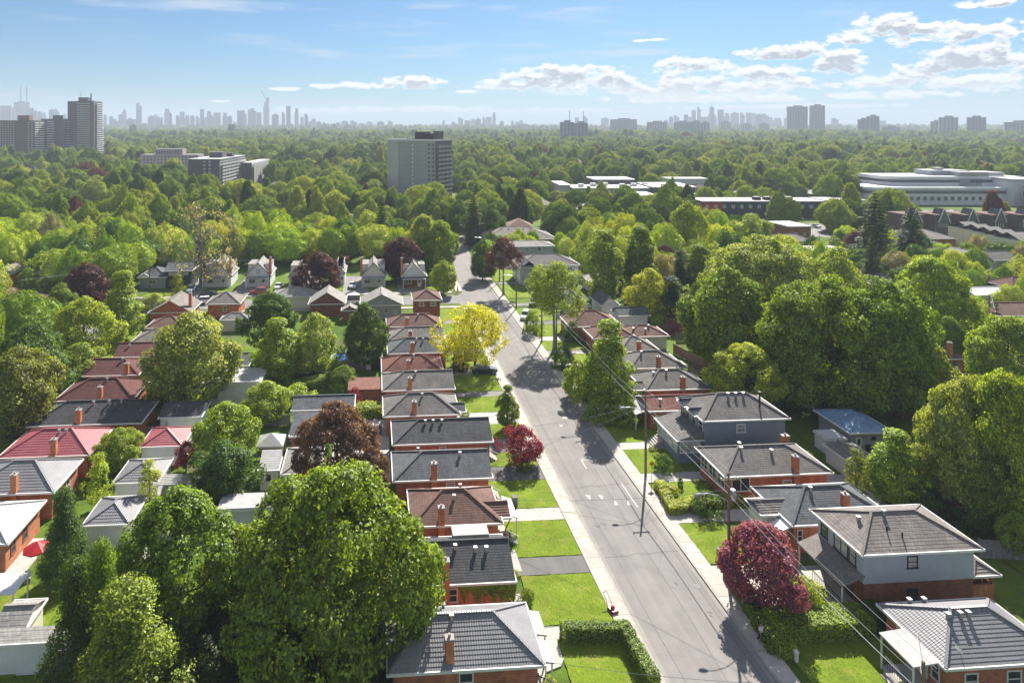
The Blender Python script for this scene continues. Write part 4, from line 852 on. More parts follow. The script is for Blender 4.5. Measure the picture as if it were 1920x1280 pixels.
# ------------------------------------------------------------------ trees
def quads_mesh(name, V, mat):
    V = V.reshape(-1, 3).astype(np.float32); n = len(V)//4; me = bpy.data.meshes.new(name)
    me.vertices.add(len(V)); me.vertices.foreach_set('co', V.ravel()); me.loops.add(n*4); me.loops.foreach_set('vertex_index', np.arange(n*4, dtype=np.int32))
    me.polygons.add(n); me.polygons.foreach_set('loop_start', np.arange(0, n*4, 4, dtype=np.int32)); me.polygons.foreach_set('loop_total', np.full(n, 4, dtype=np.int32))
    me.materials.append(mat); me.update(calc_edges=True); return me
def unit(a): return a/np.maximum(np.linalg.norm(a, axis=-1, keepdims=True), 1e-9)
def leaves(rg, pos, out, size, up=.35, rnd=.75, asp=.62):
    n = len(pos); nr = unit(out*.95+np.array([0, 0, up])+rg.normal(size=(n, 3))*rnd*.62)
    t = unit(np.cross(nr, rg.normal(size=(n, 3)))); b = np.cross(nr, t); s = size*rg.uniform(.45, 1.5, (n, 1))
    k = nr*s*.22
    return np.stack([pos-t*s*.5, pos-b*s*.5*asp+k, pos+t*s*.5, pos+b*s*.5*asp+k], 1)
PROF = {'pillar': lambda t: np.clip(t*5+.25, 0, 1)**.5*np.sqrt(np.clip(1-np.clip(t, 0, 1)**4.5, .01, 1)), 'round': lambda t: np.clip(np.sin(np.pi*np.clip(t*.92+.06, 0, 1))**.62, 0, 1), 'dome': lambda t: np.sqrt(np.clip(1-(np.clip(t, 0, 1)-.28)**2/.52, .02, 1)),
        'vase': lambda t: np.clip(.35+.8*t, 0, 1)*np.sqrt(np.clip(1-t**5, 0, 1)), 'column': lambda t: np.clip((1-t)**.55*(.55+.45*np.clip(t*4, 0, 1))*1.12, 0, 1),
        'cone': lambda t: np.clip((1-t)**.8*(.6+.4*np.clip(t*5, 0, 1))*1.1, 0, 1), 'egg': lambda t: np.clip(np.sin(np.pi*np.clip(t*.9+.1, 0, 1)**.75)**.75, 0, 1)}
def crown_mesh(name, seed, Hh, Wd, zb, prof, nc, nl, leaf, mat, rc=.13, gaps=.0, flat=.8, inner=.25, rnd=.75):
    rg = np.random.default_rng(seed); pf = PROF[prof]; Rr = Wd/2
    lob = rg.uniform(0, 6.28, 4); amp = rg.uniform(.07, .19, 4)*np.array([1, .8, .6, .5])
    t = rg.uniform(0.02, .99, nc*3); pr = pf(t); keep = rg.uniform(0, 1, nc*3) < (pr*.85+.15); t = t[keep][:nc]; n = len(t)
    a = rg.uniform(0, 2*np.pi, n); lump = 1+sum(amp[i]*np.sin((i+2)*a+lob[i]+t*5) for i in range(4))
    rad = np.maximum(Rr*rc*rg.uniform(1.3, 2.6, n), .15*Wd*rc)
    R0 = np.maximum(Rr*pf(t)*lump*rg.uniform(.86, 1.08, n)-rad*.8, 0)
    rho = R0*np.where(rg.uniform(size=n) < inner, rg.uniform(.1, .8, n)**.5, 1.0)
    c = np.stack([rho*np.cos(a), rho*np.sin(a), zb+t*(Hh-zb)*1.0-rad*.6], 1); c[:, 2] = np.clip(c[:, 2], zb*.9, None)
    w = rad**2; w /= w.sum(); k = rg.choice(n, nl, p=w); d = unit(rg.normal(size=(nl, 3)))
    ax = unit(c[k]-np.array([0, 0, zb+(Hh-zb)*.35])); dot = (d*ax).sum(1); flip = dot < -.35; d[flip] *= -1
    sub = unit(rg.normal(size=(n*9, 3))); near = sub[rg.integers(0, n*9, nl)]
    d = unit(d+near*.0)
    # tufts on the clump
    tuft = unit(rg.normal(size=(n, 14, 3))); tk = tuft[k, rg.integers(0, 14, nl)]; tk = np.where(((tk*ax).sum(1) < -.3)[:, None], -tk, tk)
    dd = unit(tk*1.5+d*.7)
    r = rad[k]*rg.uniform(.62, 1.08, nl); pos = c[k]+dd*r[:, None]*np.array([1, 1, flat])
    ok = pos[:, 2] > zb*.55; pos = pos[ok]; dd = dd[ok]; 
    return quads_mesh(name, leaves(rg, pos, dd, leaf, .35, rnd), mat), c, rad
def spruce_mesh(name, seed, Hh, Wd, zb, nl, leaf, mat, levels=22, dens=8, droop=.25):
    rg = np.random.default_rng(seed); P_, O_ = [], []
    per = nl//(levels*dens)
    for i in range(levels):
        t = (i+.5)/levels; z = zb+(Hh-zb)*t; R_ = Wd/2*(1-t)**.85*rg.uniform(.85, 1.12)+.12
        nb = max(4, int(dens*(1-t*.5))); a0 = rg.uniform(0, 6.28)
        for b in range(nb):
            a = a0+2*np.pi*b/nb+rg.normal()*.12; L = R_*rg.uniform(.72, 1.15); m = int(per*(.5+1.1*(1-t)))
            s = rg.uniform(.15, 1, m)**.7; w = (1-s*.6)*L*.26+.06; off = rg.normal(size=(m, 3))*np.array([1, 1, .32])*w[:, None]*.75
            p = np.stack([np.cos(a)*L*s, np.sin(a)*L*s, z-droop*L*s**1.6+.10*L*s**4], 1)+off; P_.append(p); O_.append(np.tile([np.cos(a)*.5, np.sin(a)*.5, .5], (m, 1)))
    p = np.concatenate(P_); o = np.concatenate(O_)
    return quads_mesh(name, leaves(rg, p, o, leaf, .5, .7, .4), mat)
def trunk_mesh(name, seed, Hh, zb, r0, cl=None, nb=7, mat=None, sides=7, lean=.15, bare=0, top=.72):
    rg = random.Random(seed); mb = MB(); zt = zb+(Hh-zb)*top; pts = []; k = 7
    for i in range(k+1):
        t = i/k; pts.append((math.sin(t*2.3+seed)*lean*t, math.cos(t*3.1+seed)*lean*t, zt*t))
    mb.tube(pts, [r0*1.35]+[r0*(1-.78*(i/k)) for i in range(1, k+1)], sides)
    if cl is not None and nb:
        c = [v for v in cl if v[2] > zb*1.05]; rg.shuffle(c)
        for v in c[:nb]:
            zs = zb*.75+(v[2]-zb)*.45; zs = max(zb*.6, min(zs, zt*.95)); i = min(k-1, int(zs/zt*k)); s = Vector(pts[i]).lerp(Vector(pts[i+1]), zs/zt*k-i); e = Vector(v); m = s.lerp(e, .5)+Vector((0, 0, -.12*(e-s).length)); r = r0*.42*(1-.5*zs/zt)
            mb.tube([s, m, e], [r, r*.65, r*.2], 5)
            for _ in range(2+bare*2):
                q = m.lerp(e, rg.uniform(0, .7)); f = q+Vector((rg.uniform(-1, 1), rg.uniform(-1, 1), rg.uniform(.1, .9)))*(e-s).length*.3; mb.tube([q, f], [r*.35, r*.08], 4)
                if bare:
                    for _ in range(3): g_ = f+Vector((rg.uniform(-1, 1), rg.uniform(-1, 1), rg.uniform(-.2, .9)))*(e-s).length*.16; mb.tube([q.lerp(f, .7), g_], [r*.12, r*.03], 3, cap=False)
    return mb.mesh(name, mat or M_BARK)
def lump_verts(seed, Hh, Wd, zb, prof, shrink=1.0, sub=4, nk=70, amp=.2):
    rg = np.random.default_rng(seed+500); bm = bmesh.new(); bmesh.ops.create_icosphere(bm, subdivisions=sub, radius=1); V = np.array([v.co for v in bm.verts]); Fc = np.array([[v.index for v in f.verts] for f in bm.faces]); bm.free()
    k = unit(rg.normal(size=(nk, 3))); sz = rg.uniform(.28, .5, nk); dd = np.arccos(np.clip(V@k.T, -1, 1))/sz; l = np.sqrt(np.clip(1-dd**2, 0, 1))*rg.uniform(.6, 1.2, nk); l = l.max(1)
    k2 = unit(rg.normal(size=(nk*5, 3))); d2 = np.arccos(np.clip(V@k2.T, -1, 1))/.15; l2 = np.sqrt(np.clip(1-d2**2, 0, 1)).max(1)
    t = np.clip((V[:, 2]+1)/2, 0, 1); z = zb+(Hh-zb)*t; R0 = PROF[prof](t)*Wd/2; h = np.maximum(np.hypot(V[:, 0], V[:, 1]), 1e-6); tz = np.sqrt(np.clip(1-np.abs(V[:, 2])**6, 0, 1))
    lo = sum(a_*np.sin(V@w_+p_) for a_, w_, p_ in zip((.09, .07, .06), unit(rg.normal(size=(3, 3)))*np.array([[3.], [4.], [5.]]), rg.uniform(0, 6, 3)))
    f = (1-amp*1.0+amp*l+amp*.4*l2+lo)*shrink; x = V[:, 0]/h*R0*f*np.clip(h*2.2, 0, 1); y = V[:, 1]/h*R0*f*np.clip(h*2.2, 0, 1); zc = zb+(Hh-zb)*.45
    return np.stack([x, y, zc+(z-zc)*f], 1), Fc
def puff_mesh(name, seed, Hh, Wd, zb, prof, nq, leaf, mat, core=.97, sub=4, rnd=.8, amp=.2):
    rg = np.random.default_rng(seed+900); V, Fc = lump_verts(seed, Hh, Wd, zb, prof, 1, sub, amp=amp); T3 = V[Fc]; A = np.linalg.norm(np.cross(T3[:, 1]-T3[:, 0], T3[:, 2]-T3[:, 0]), axis=1); nrm = unit(np.cross(T3[:, 1]-T3[:, 0], T3[:, 2]-T3[:, 0]))
    k = rg.choice(len(Fc), nq, p=A/A.sum()); b = rg.dirichlet((1, 1, 1), nq); p = (T3[k]*b[:, :, None]).sum(1)+nrm[k]*rg.uniform(-.1, .35, (nq, 1))*leaf; Qv = leaves(rg, p, nrm[k]*1.2, leaf, .2, rnd).reshape(-1, 3)
    c = np.array([0, 0, zb+(Hh-zb)*.45]); Vc = c+(V-c)*core; n0 = len(Vc); verts = np.concatenate([Vc, Qv]).astype(np.float32); me = bpy.data.meshes.new(name)
    faces = Fc.tolist()+(np.arange(nq*4).reshape(-1, 4)+n0).tolist(); me.from_pydata(verts.tolist(), [], faces); me.materials.append(mat); me.update(); return me
PR = {}
def proto(key, H0, W0, cm, tm, cmn='crown'): PR[key] = (H0, W0, cm, tm)
def mk(key, seed, H0, W0, zb, prof, nc, nl, leaf, mat=M_LEAF, r0=.2, nb=7, bark=None, lean=.15, bare=0, sides=7, **k):
    cm, c, rad = crown_mesh(key+'_crown', seed, H0, W0, zb, prof, nc, nl, leaf, mat, **k)
    proto(key, H0, W0, cm, trunk_mesh(key+'_trunk', seed, H0, zb, r0, c, nb, bark, sides, lean, bare))
# near
mk('maple', 11, 15, 15, 3.6, 'dome', 210, 66000, .30, r0=.36, nb=16, rc=.115, bare=1, bark=M_BARKG)
mk('maple2', 12, 14, 12, 2.0, 'round', 150, 46000, .29, r0=.32, nb=12, rc=.13)
mk('round', 13, 10, 9, 1.8, 'round', 110, 28000, .26, r0=.2, nb=10, rc=.15)
mk('round2', 14, 10, 9, 1.8, 'egg', 90, 24000, .26, r0=.2, nb=10, rc=.16)
mk('airy', 15, 10, 10, 3.0, 'dome', 60, 13000, .20, r0=.16, nb=14, rc=.12, inner=.5, lean=.4)
mk('column', 16, 13, 6, 1.6, 'egg', 100, 22000, .26, r0=.17, nb=6, rc=.2)
mk('poplar', 17, 15, 5.4, 1.0, 'pillar', 130, 22000, .28, r0=.2, nb=4, rc=.2)
mk('wisp', 18, 8, 4.6, 1.4, 'column', 42, 6500, .18, r0=.09, nb=8, rc=.2, inner=.5)
mk('cedar', 19, 9, 3.2, .15, 'cone', 110, 15000, .15, r0=.12, nb=0, rc=.22, inner=.1)
mk('conebig', 24, 12, 6.4, .5, 'cone', 190, 36000, .17, r0=.16, nb=4, rc=.2, inner=.2, rnd=1.0)
mk('golden', 22, 9.5, 10, 3.2, 'dome', 85, 19000, .22, r0=.19, nb=16, rc=.14, inner=.4, lean=.35)
mk('tallstem', 23, 16, 10, 8.5, 'dome', 80, 20000, .24, r0=.3, nb=14, rc=.15, inner=.4, lean=.3, bark=M_BARKG)
mk('bush', 20, 2.4, 3.0, .1, 'dome', 50, 7000, .12, r0=.06, nb=4, rc=.2)
mk('shade', 21, 3.0, 3.6, 1.0, 'dome', 60, 8500, .13, r0=.11, nb=8, rc=.17)
proto('spruce', 14, 6, spruce_mesh('spruce_crown', 31, 14, 6, .6, 30000, .30, M_LEAF), trunk_mesh('spruce_trunk', 31, 14, .6, .2, None, 0, sides=6, lean=.05, top=.96))
proto('conifer', 14, 6, spruce_mesh('conifer_crown', 32, 14, 6, .8, 32000, .30, M_LEAF, 16, 8, .12), trunk_mesh('conifer_trunk', 32, 14, .8, .2, None, 0, sides=6, lean=.1, top=.94))
# further off: fewer, larger leaf clumps
mk('m_airy', 44, 13, 12, 3, 'dome', 46, 3200, .42, r0=.22, nb=9, rc=.12, sides=5, inner=.5, bark=M_BARKG)
mk('m_bare', 45, 14, 15, 3, 'dome', 60, 2600, .34, r0=.35, nb=30, rc=.10, sides=6, inner=.5, bark=M_BARKG, bare=1)
def mkp(key, seed, H0, W0, zb, prof, nq, leaf, bark=None):
    V, _ = lump_verts(seed, H0, W0, zb, prof, .8, 2); proto(key, H0, W0, puff_mesh(key+'_crown', seed, H0, W0, zb, prof, nq, leaf, M_LEAF, .88, amp=.36), trunk_mesh(key+'_trunk', seed, H0, zb, .25, V, 3, bark, 5))
mkp('m_round', 41, 12, 12, 1.6, 'round', 5200, .40); mkp('m_dome', 42, 12, 13.5, 1.6, 'dome', 5600, .42); mkp('m_egg', 43, 13, 9.5, 1.4, 'egg', 4400, .40)
proto('m_spruce', 14, 6.5, spruce_mesh('spruce_crown_plain', 46, 14, 6.5, .6, 4500, .5, M_LEAF, 16, 7), trunk_mesh('spruce_trunk_plain', 46, 14, .6, .2, None, 0, sides=5, top=.95))
# distant woodland
FK = []
for i, (pf_, h0, w0) in enumerate((('round', 12, 13), ('dome', 11.5, 14), ('egg', 13, 11), ('dome', 9.5, 12), ('column', 13, 7))):
    cm = puff_mesh('far_crown', 60+i, h0, w0, .9, pf_, 1700, .60, M_LEAFR, .95, 4, .9, .34); FK.append((h0, w0, cm, trunk_mesh('far_trunk', 60+i, h0, 1.2, .22, None, 0, sides=4)))

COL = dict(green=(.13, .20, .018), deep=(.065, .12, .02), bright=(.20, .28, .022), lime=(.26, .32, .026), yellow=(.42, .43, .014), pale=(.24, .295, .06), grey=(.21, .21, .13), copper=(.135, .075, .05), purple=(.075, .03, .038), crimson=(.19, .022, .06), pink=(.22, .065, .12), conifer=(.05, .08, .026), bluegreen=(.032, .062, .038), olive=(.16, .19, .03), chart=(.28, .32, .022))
TB = []
def tree(kind, u, vt, vb, wpx, col, label, name='tree', cat='tree', group=None, rz=None, depth=1.0):
    H0, W0, cm, tm = PR[kind]; x, y = P(u, vb); s = (vb-HY)/H; h = (vb-vt)/s; w = wpx/s
    return put(kind, x, y, h, w, col, label, name, cat, group, rz, depth)
def put(kind, x, y, h, w, col, label, name='tree', cat='tree', group=None, rz=None, depth=1.0):
    H0, W0, cm, tm = PR[kind]; TB.append((x, y, w/2))
    r = thing(name, label, cat, (x, y, 0), random.uniform(0, 6.28) if rz is None else rz, group)
    c = link('crown', cm, r); t = link('trunk', tm, r); sx = w/W0; sz = h/H0; c.scale = (sx, sx*depth, sz); t.scale = (sx**.6, sx**.6, sz) if kind == 'x' else (sx, sx*depth, sz)
    cc = COL[col] if isinstance(col, str) else col; j = random.uniform(.92, 1.08); c.color = (cc[0]*j*random.uniform(.94, 1.06), cc[1]*j, cc[2]*j, 1)
    return r
T = tree
T('maple2', 334, 918, 1205, 236, 'green', 'large round maple left of the biggest maple, bottom left')
T('maple', 622, 868, 1262, 352, 'green', 'biggest spreading maple at the bottom with bare branches in its middle', rz=1.0)
T('conebig', 120, 912, 1092, 100, 'deep', 'dark dense conifer in front of the striped garage')
T('conebig', 140, 1040, 1345, 120, 'deep', 'tall thin conifer at the lower left with visible trunk')
T('conebig', 190, 1005, 1335, 104, 'green', 'taller of the two thin conifers at the lower left')
T('conebig', 236, 1085, 1385, 240, (.17, .235, .025), 'yellow green cedar mass filling the lower left corner')
T('wisp', 185, 846, 958, 66, 'lime', 'slim bright green tree beside the pale tiled roof'); T('wisp', 280, 858, 965, 56, 'lime', 'slim bright tree in front of the striped garage by the pergola')
T('round', 425, 752, 880, 118, 'bright', 'bright bushy tree right of the red roofed garage'); T('round2', 418, 822, 948, 130, 'deep', 'dark bushy tree below the bright one in the middle left')
T('round', 222, 803, 882, 84, 'bright', 'small round tree between the red roof and its red garage')
T('maple2', 632, 752, 940, 148, 'copper', 'copper beech with brown leaves beside the garden house'); T('round', 695, 838, 955, 70, 'copper', 'smaller copper leaved tree at the foot of the copper beech')
T('shade', 349, 826, 884, 40, 'crimson', 'small dark red shrub tree by the red roofed garage')
T('round', 600, 472, 560, 78, 'purple', 'dark purple tree in front of the gabled row'); T('round', 751, 443, 525, 70, 'purple', 'dark purple tree behind the gabled row, left of the round street trees'); T('round', 163, 492, 580, 76, 'purple', 'dark purple tree on the far left')
T('round', 357, 585, 762, 166, 'pale', 'large pale green tree behind the long white garage'); T('column', 230, 508, 640, 76, 'bright', 'upright light green tree between the left houses')
T('round', 155, 556, 690, 112, 'lime', 'light green loose tree on the left verge'); T('round2', 60, 600, 760, 140, 'deep', 'dark green tree mass at the left edge'); T('round', 30, 650, 822, 150, 'olive', 'brownish green tree at the left edge above the red roof'); T('round2', 150, 640, 722, 96, 'bright', 'light green tree leaning over the left street')
T('round2', 115, 528, 600, 60, 'green', 'green round tree left of the upright one'); T('round2', 52, 500, 562, 42, 'green', 'rounded clipped tree between the left edge houses'); T('round2', 85, 513, 572, 42, 'green', 'second rounded clipped tree between the left edge houses')
T('column', 520, 597, 716, 86, 'bright', 'bright upright tree beside the white garage'); T('round2', 590, 583, 700, 98, 'pale', 'willowy pale green tree behind the fence'); T('round', 683, 567, 690, 82, 'deep', 'dark round tree beside the pool sheds'); T('round', 508, 545, 660, 96, 'deep', 'dark tree behind the bright upright tree')
T('round2', 290, 548, 600, 60, 'pale', 'pale low tree left of the cross gable house'); T('wisp', 332, 512, 560, 34, 'lime', 'young lime tree beside the dark two level house')
T('golden', 890, 570, 692, 124, 'yellow', 'golden yellow tree on the lawn by the road', rz=2.1)
T('column', 952, 722, 806, 40, 'green', 'small upright tree on the west verge'); T('shade', 976, 797, 871, 74, 'crimson', 'round crimson tree on a low stem, west side of the road')
T('round', 1430, 978, 1138, 140, 'pink', 'crimson pink flowering tree in front of the stucco house')
T('tallstem', 1040, 490, 655, 108, 'bright', 'tall tree with long bare trunk standing on the east verge', rz=.4)
T('column', 1143, 600, 768, 92, 'bright', 'tall bright green upright street tree east of the road'); T('round2', 1085, 672, 748, 64, 'bright', 'low leafy tree at the foot of the bright upright street tree')
T('round', 1365, 498, 706, 160, 'green', 'large layered tree left of the giant maples'); T('maple', 1545, 515, 768, 216, 'green', 'giant dense maple, left of the pair in the right centre', rz=2); T('maple', 1650, 520, 768, 200, 'green', 'giant dense maple, right of the pair in the right centre', rz=3.4)
T('round', 1715, 600, 765, 110, 'pale', 'pale leafed maple at the right foot of the giant pair'); T('maple', 1432, 442, 620, 196, 'pale', 'broad pale willow like tree behind the giant maples'); T('round2', 1570, 458, 600, 100, 'pale', 'pale tree left of the tall spruces')
T('maple2', 1400, 643, 775, 128, 'chart', 'yellow green hedge like tree behind the blue house'); T('maple2', 1750, 478, 650, 140, 'bright', 'bright maple behind the giant pair, right side')
T('maple2', 1890, 590, 770, 130, 'bright', 'bright leafy tree at the right edge'); T('maple', 1815, 700, 960, 160, 'pale', 'pale green tree mass on the right above the wooden fence', rz=1); T('maple2', 1885, 690, 990, 150, 'bright', 'bright green tree at the right edge beyond the stucco house')
T('column', 1680, 806, 952, 96, 'bright', 'young upright tree behind the white single garage'); T('wisp', 1605, 838, 945, 62, 'olive', 'thin olive tree in front of the white single garage'); T('wisp', 1722, 828, 955, 58, 'olive', 'thin olive tree right of the young upright tree'); T('round', 1905, 958, 1042, 60, 'bright', 'small leafy tree at the right edge by the wooden fence'); T('round2', 1808, 912, 985, 60, 'purple', 'dark purplish shrub tree beneath the pale tree mass')
T('spruce', 1868, 568, 745, 56, 'conifer', 'dark spruce by the pale grey roof on the right'); T('spruce', 1842, 655, 752, 60, 'conifer', 'lower dark spruce leaning beside the first on the right')
T('poplar', 1133, 422, 562, 62, 'bright', 'tall dense columnar poplar, left of the pair'); T('poplar', 1200, 416, 560, 58, 'green', 'tall dense columnar poplar, right of the pair'); T('round2', 1218, 500, 598, 88, 'chart', 'golden green tree at the foot of the poplars')
T('cedar', 1275, 462, 566, 40, 'bluegreen', 'dark cedar column behind the golden tree'); T('cedar', 1258, 512, 604, 66, 'bluegreen', 'broad dark blue green cedar beside the golden tree'); T('poplar', 1312, 452, 560, 52, 'green', 'light green poplar right of the dark cedar'); T('round', 1248, 458, 520, 44, 'purple', 'purple leaved bush tree between the poplars and cedar')
T('tallstem', 944, 444, 553, 66, 'purple', 'dark purple tree on the east verge up the road'); T('round2', 905, 448, 525, 50, 'deep', 'dark green tree left of the purple roadside tree')
T('spruce', 1640, 360, 505, 84, 'conifer', 'tallest dark spruce in the right distance'); T('spruce', 1708, 384, 498, 74, 'conifer', 'second dark spruce right of the tallest'); T('spruce', 1634, 438, 540, 46, 'conifer', 'small pale tipped spruce before the tallest spruce')
T('round', 1288, 378, 490, 68, 'bright', 'bright round headed tree left of the red building'); T('round2', 1410, 398, 480, 90, 'bright', 'green tree row in front of the red building')
T('maple2', 795, 400, 505, 66, 'pale', 'left of the two round street trees at the top of the road'); T('maple2', 826, 412, 512, 66, 'bright', 'right of the two round street trees at the top of the road'); T('spruce', 716, 362, 476, 44, 'conifer', 'dark spruce left of the round street trees'); T('round', 831, 488, 552, 48, 'bright', 'small leafy tree on the corner lawn by the cross street')
T('m_bare', 376, 362, 540, 138, 'grey', 'large half bare grey green tree with dark branching trunk behind the gabled row', rz=.3)
T('cedar', 20, 520, 572, 9, 'bluegreen', 'left of two thin cedars by the left edge house'); T('cedar', 37, 524, 578, 9, 'bluegreen', 'right of two thin cedars by the left edge house')
T('cedar', 1830, 470, 512, 8, 'bluegreen', 'left of two thin cedars by the round vent gable'); T('cedar', 1850, 474, 514, 8, 'bluegreen', 'right of two thin cedars by the round vent gable')
T('round2', 500, 712, 785, 92, 'bright', 'green bushy tree right of the long white garage'); T('round2', 645, 683, 738, 58, 'green', 'rounded green tree at the end of the back hedge'); T('round', 455, 985, 1190, 130, 'bright', 'light green tree gap filling between the two big maples')
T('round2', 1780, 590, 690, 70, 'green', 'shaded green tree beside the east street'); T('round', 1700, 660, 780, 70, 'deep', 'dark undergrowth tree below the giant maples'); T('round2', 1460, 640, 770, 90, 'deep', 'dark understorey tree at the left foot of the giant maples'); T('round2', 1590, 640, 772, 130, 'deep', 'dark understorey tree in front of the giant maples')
T('spruce', 888, 358, 458, 48, 'conifer', 'dark spruce at the top of the road by the lamp pole'); T('round2', 922, 380, 452, 56, 'deep', 'dark tree right of the dark spruce at the top of the road'); T('round2', 860, 372, 446, 50, 'deep', 'dark tree closing the view up the road')
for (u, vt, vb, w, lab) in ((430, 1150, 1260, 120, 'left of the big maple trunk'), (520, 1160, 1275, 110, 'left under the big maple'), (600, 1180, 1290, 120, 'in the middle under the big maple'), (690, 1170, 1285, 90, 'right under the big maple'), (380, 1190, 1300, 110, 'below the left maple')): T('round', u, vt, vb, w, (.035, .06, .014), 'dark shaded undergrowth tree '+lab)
T('column', 1770, 742, 905, 80, 'pale', 'loose pale tree in front of the right tree mass'); T('round', 1850, 850, 1000, 90, 'green', 'shaded green tree above the wooden fence')
B = lambda *a, **k: tree('bush', *a, name='bush', cat='bush', **k)
B(1514, 1080, 1150, 64, 'lime', 'round clipped bush in front of the stucco house porch'); B(1235, 766, 806, 32, 'bright', 'small round bush beside the blue house steps'); B(1170, 735, 792, 54, 'bright', 'rounded bush right of the bright street tree'); B(1130, 742, 790, 66, 'bright', 'broad bush under the bright street tree')
B(858, 752, 770, 20, 'pale', 'pale round shrub by the sixth bungalow'); B(872, 768, 786, 18, 'green', 'small round shrub beside the sixth bungalow'); B(862, 672, 696, 34, 'purple', 'dark red shrub in front of the parked cars'); B(1212, 1028, 1050, 0.1, 'green', 'x') if False else None
B(560, 718, 755, 60, 'lime', 'lime round shrub behind the cream garden house', ); B(520, 735, 768, 22, 'crimson', 'small crimson shrub left of the cream garden house'); B(666, 724, 768, 30, 'crimson', 'crimson tree shrub right of the cream garden house'); B(1262, 596, 625, 30, 'pink', 'purple lilac beside the white garage'); B(1240, 588, 615, 50, 'bright', 'bright shrub beside the slate roofed garage')
B(1000, 580, 625, 36, 'green', 'green shrub on the east verge'); B(1075, 600, 640, 34, 'deep', 'dark shrub by the wide brown roof'); B(1055, 640, 690, 44, 'deep', 'dark shrub behind the tall trunked tree'); B(1120, 690, 735, 60, 'green', 'green shrub beside the bright street tree')
B(986, 858, 882, 26, 'olive', 'small shrub at the stem of the crimson tree'); B(1325, 920, 965, 60, 'deep', 'dark low shrubs in front of the sunroom'); B(1220, 885, 905, 20, 'deep', 'x') if False else None
B(1245, 850, 885, 36, 'deep', 'dark shrubs under the blue house porch windows'); B(925, 985, 1010, 26, 'green', 'low shrub beside the white porch awning'); B(985, 1100, 1150, 30, 'green', 'leafy shrub at the front corner of the ivy house'); B(1290, 1010, 1040, 0.1, 'green', 'x') if False else None
B(240, 950, 985, 36, 'green', 'small shrub behind the striped garage'); B(292, 818, 850, 30, 'green', 'x') if False else None
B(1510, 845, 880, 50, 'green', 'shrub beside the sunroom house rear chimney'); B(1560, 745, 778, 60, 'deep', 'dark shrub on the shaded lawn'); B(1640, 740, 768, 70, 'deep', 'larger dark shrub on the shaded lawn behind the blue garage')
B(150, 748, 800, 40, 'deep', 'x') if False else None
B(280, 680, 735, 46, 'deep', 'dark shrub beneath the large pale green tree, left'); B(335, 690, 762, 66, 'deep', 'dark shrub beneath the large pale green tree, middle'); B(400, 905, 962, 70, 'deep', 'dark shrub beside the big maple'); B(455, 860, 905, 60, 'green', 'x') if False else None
B(40, 738, 800, 90, 'deep', 'dark shrub at the left edge above the red roof')
B(1730, 900, 960, 80, 'deep', 'dark shrub beneath the thin olive trees'); B(1830, 940, 1000, 70, 'deep', 'dark shrub by the fence on the right')
B(440, 700, 745, 0.1, 'green', 'x') if False else None
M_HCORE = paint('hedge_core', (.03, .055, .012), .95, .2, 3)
# hedges: leafy boxes
def hedge(label, pts, w, h, col, dens=260, leaf=.13, base_z=0, kindn='hedge'):
    rg = np.random.default_rng(int(abs(pts[0][0]*7+pts[0][1]*13))); r = thing('hedge', label, 'hedge', (0, 0, 0)); core = MB(); Q = []
    for (ax, ay), (bx, by) in zip(pts, pts[1:]):
        a = np.array([ax, ay]); b = np.array([bx, by]); L = np.linalg.norm(b-a); d = (b-a)/L; n = np.array([-d[1], d[0]])
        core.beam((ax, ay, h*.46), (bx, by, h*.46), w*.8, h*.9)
        m = int(dens*(L+w)*(w+2*h)); s = rg.uniform(-w*.45, L+w*.45, m); side = rg.uniform(0, w+2*h, m)
        off = np.where(side < h, -w/2, np.where(side < h+w, side-h-w/2, w/2)); z = np.where(side < h, side, np.where(side < h+w, h, side-h-w)); o3 = np.stack([np.where(side < h, -n[0], np.where(side < h+w, 0, n[0])), np.where(side < h, -n[1], np.where(side < h+w, 0, n[1])), np.where((side >= h) & (side < h+w), 1., 0.)], 1)
        bump = .05*np.sin(s*3.1)+.04*np.sin(s*7.7+off*4)+.03*rg.normal(size=m)
        p = np.stack([ax+d[0]*s+n[0]*off, ay+d[1]*s+n[1]*off, z], 1)+o3*bump[:, None]+rg.normal(size=(m, 3))*.02; p[:, 2] = np.maximum(p[:, 2], .03); Q.append(leaves(rg, p, o3, leaf, .3, .6))
        for (ex, ey, sg) in ((ax, ay, -1), (bx, by, 1)):
            m = int(dens*w*h); q = np.stack([ex+d[0]*sg*w*.48+n[0]*rg.uniform(-w/2, w/2, m), ey+d[1]*sg*w*.48+n[1]*rg.uniform(-w/2, w/2, m), rg.uniform(0.03, h, m)], 1); Q.append(leaves(rg, q, np.tile([d[0]*sg, d[1]*sg, 0], (m, 1)), leaf, .3, .6))
    c = link('foliage', quads_mesh('hedge_foliage', np.concatenate(Q), M_LEAF), r); cc = COL[col]; c.color = (*cc, 1)
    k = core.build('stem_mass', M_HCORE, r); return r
hedge('clipped hedge along the near lawn beside the sidewalk at the bottom, turning along the drive', [P(1063, 1200), P(1172, 1200), P(1222, 1290)], 1.0, 1.35, 'green', 230)
hedge('sunlit square hedge by the warning sign, nearest arm beside the drive', [P(1238, 918), P(1262, 962), P(1385, 942)], 1.15, .95, 'chart', 230)
hedge('short return of the square hedge behind the warning sign', [P(1245, 922), P(1262, 928)], .9, .95, 'chart', 230); hedge('back arm of the square hedge garden next to the brick sunroom', [P(1285, 945), P(1378, 925)], 1.6, .35, 'chart', 160)
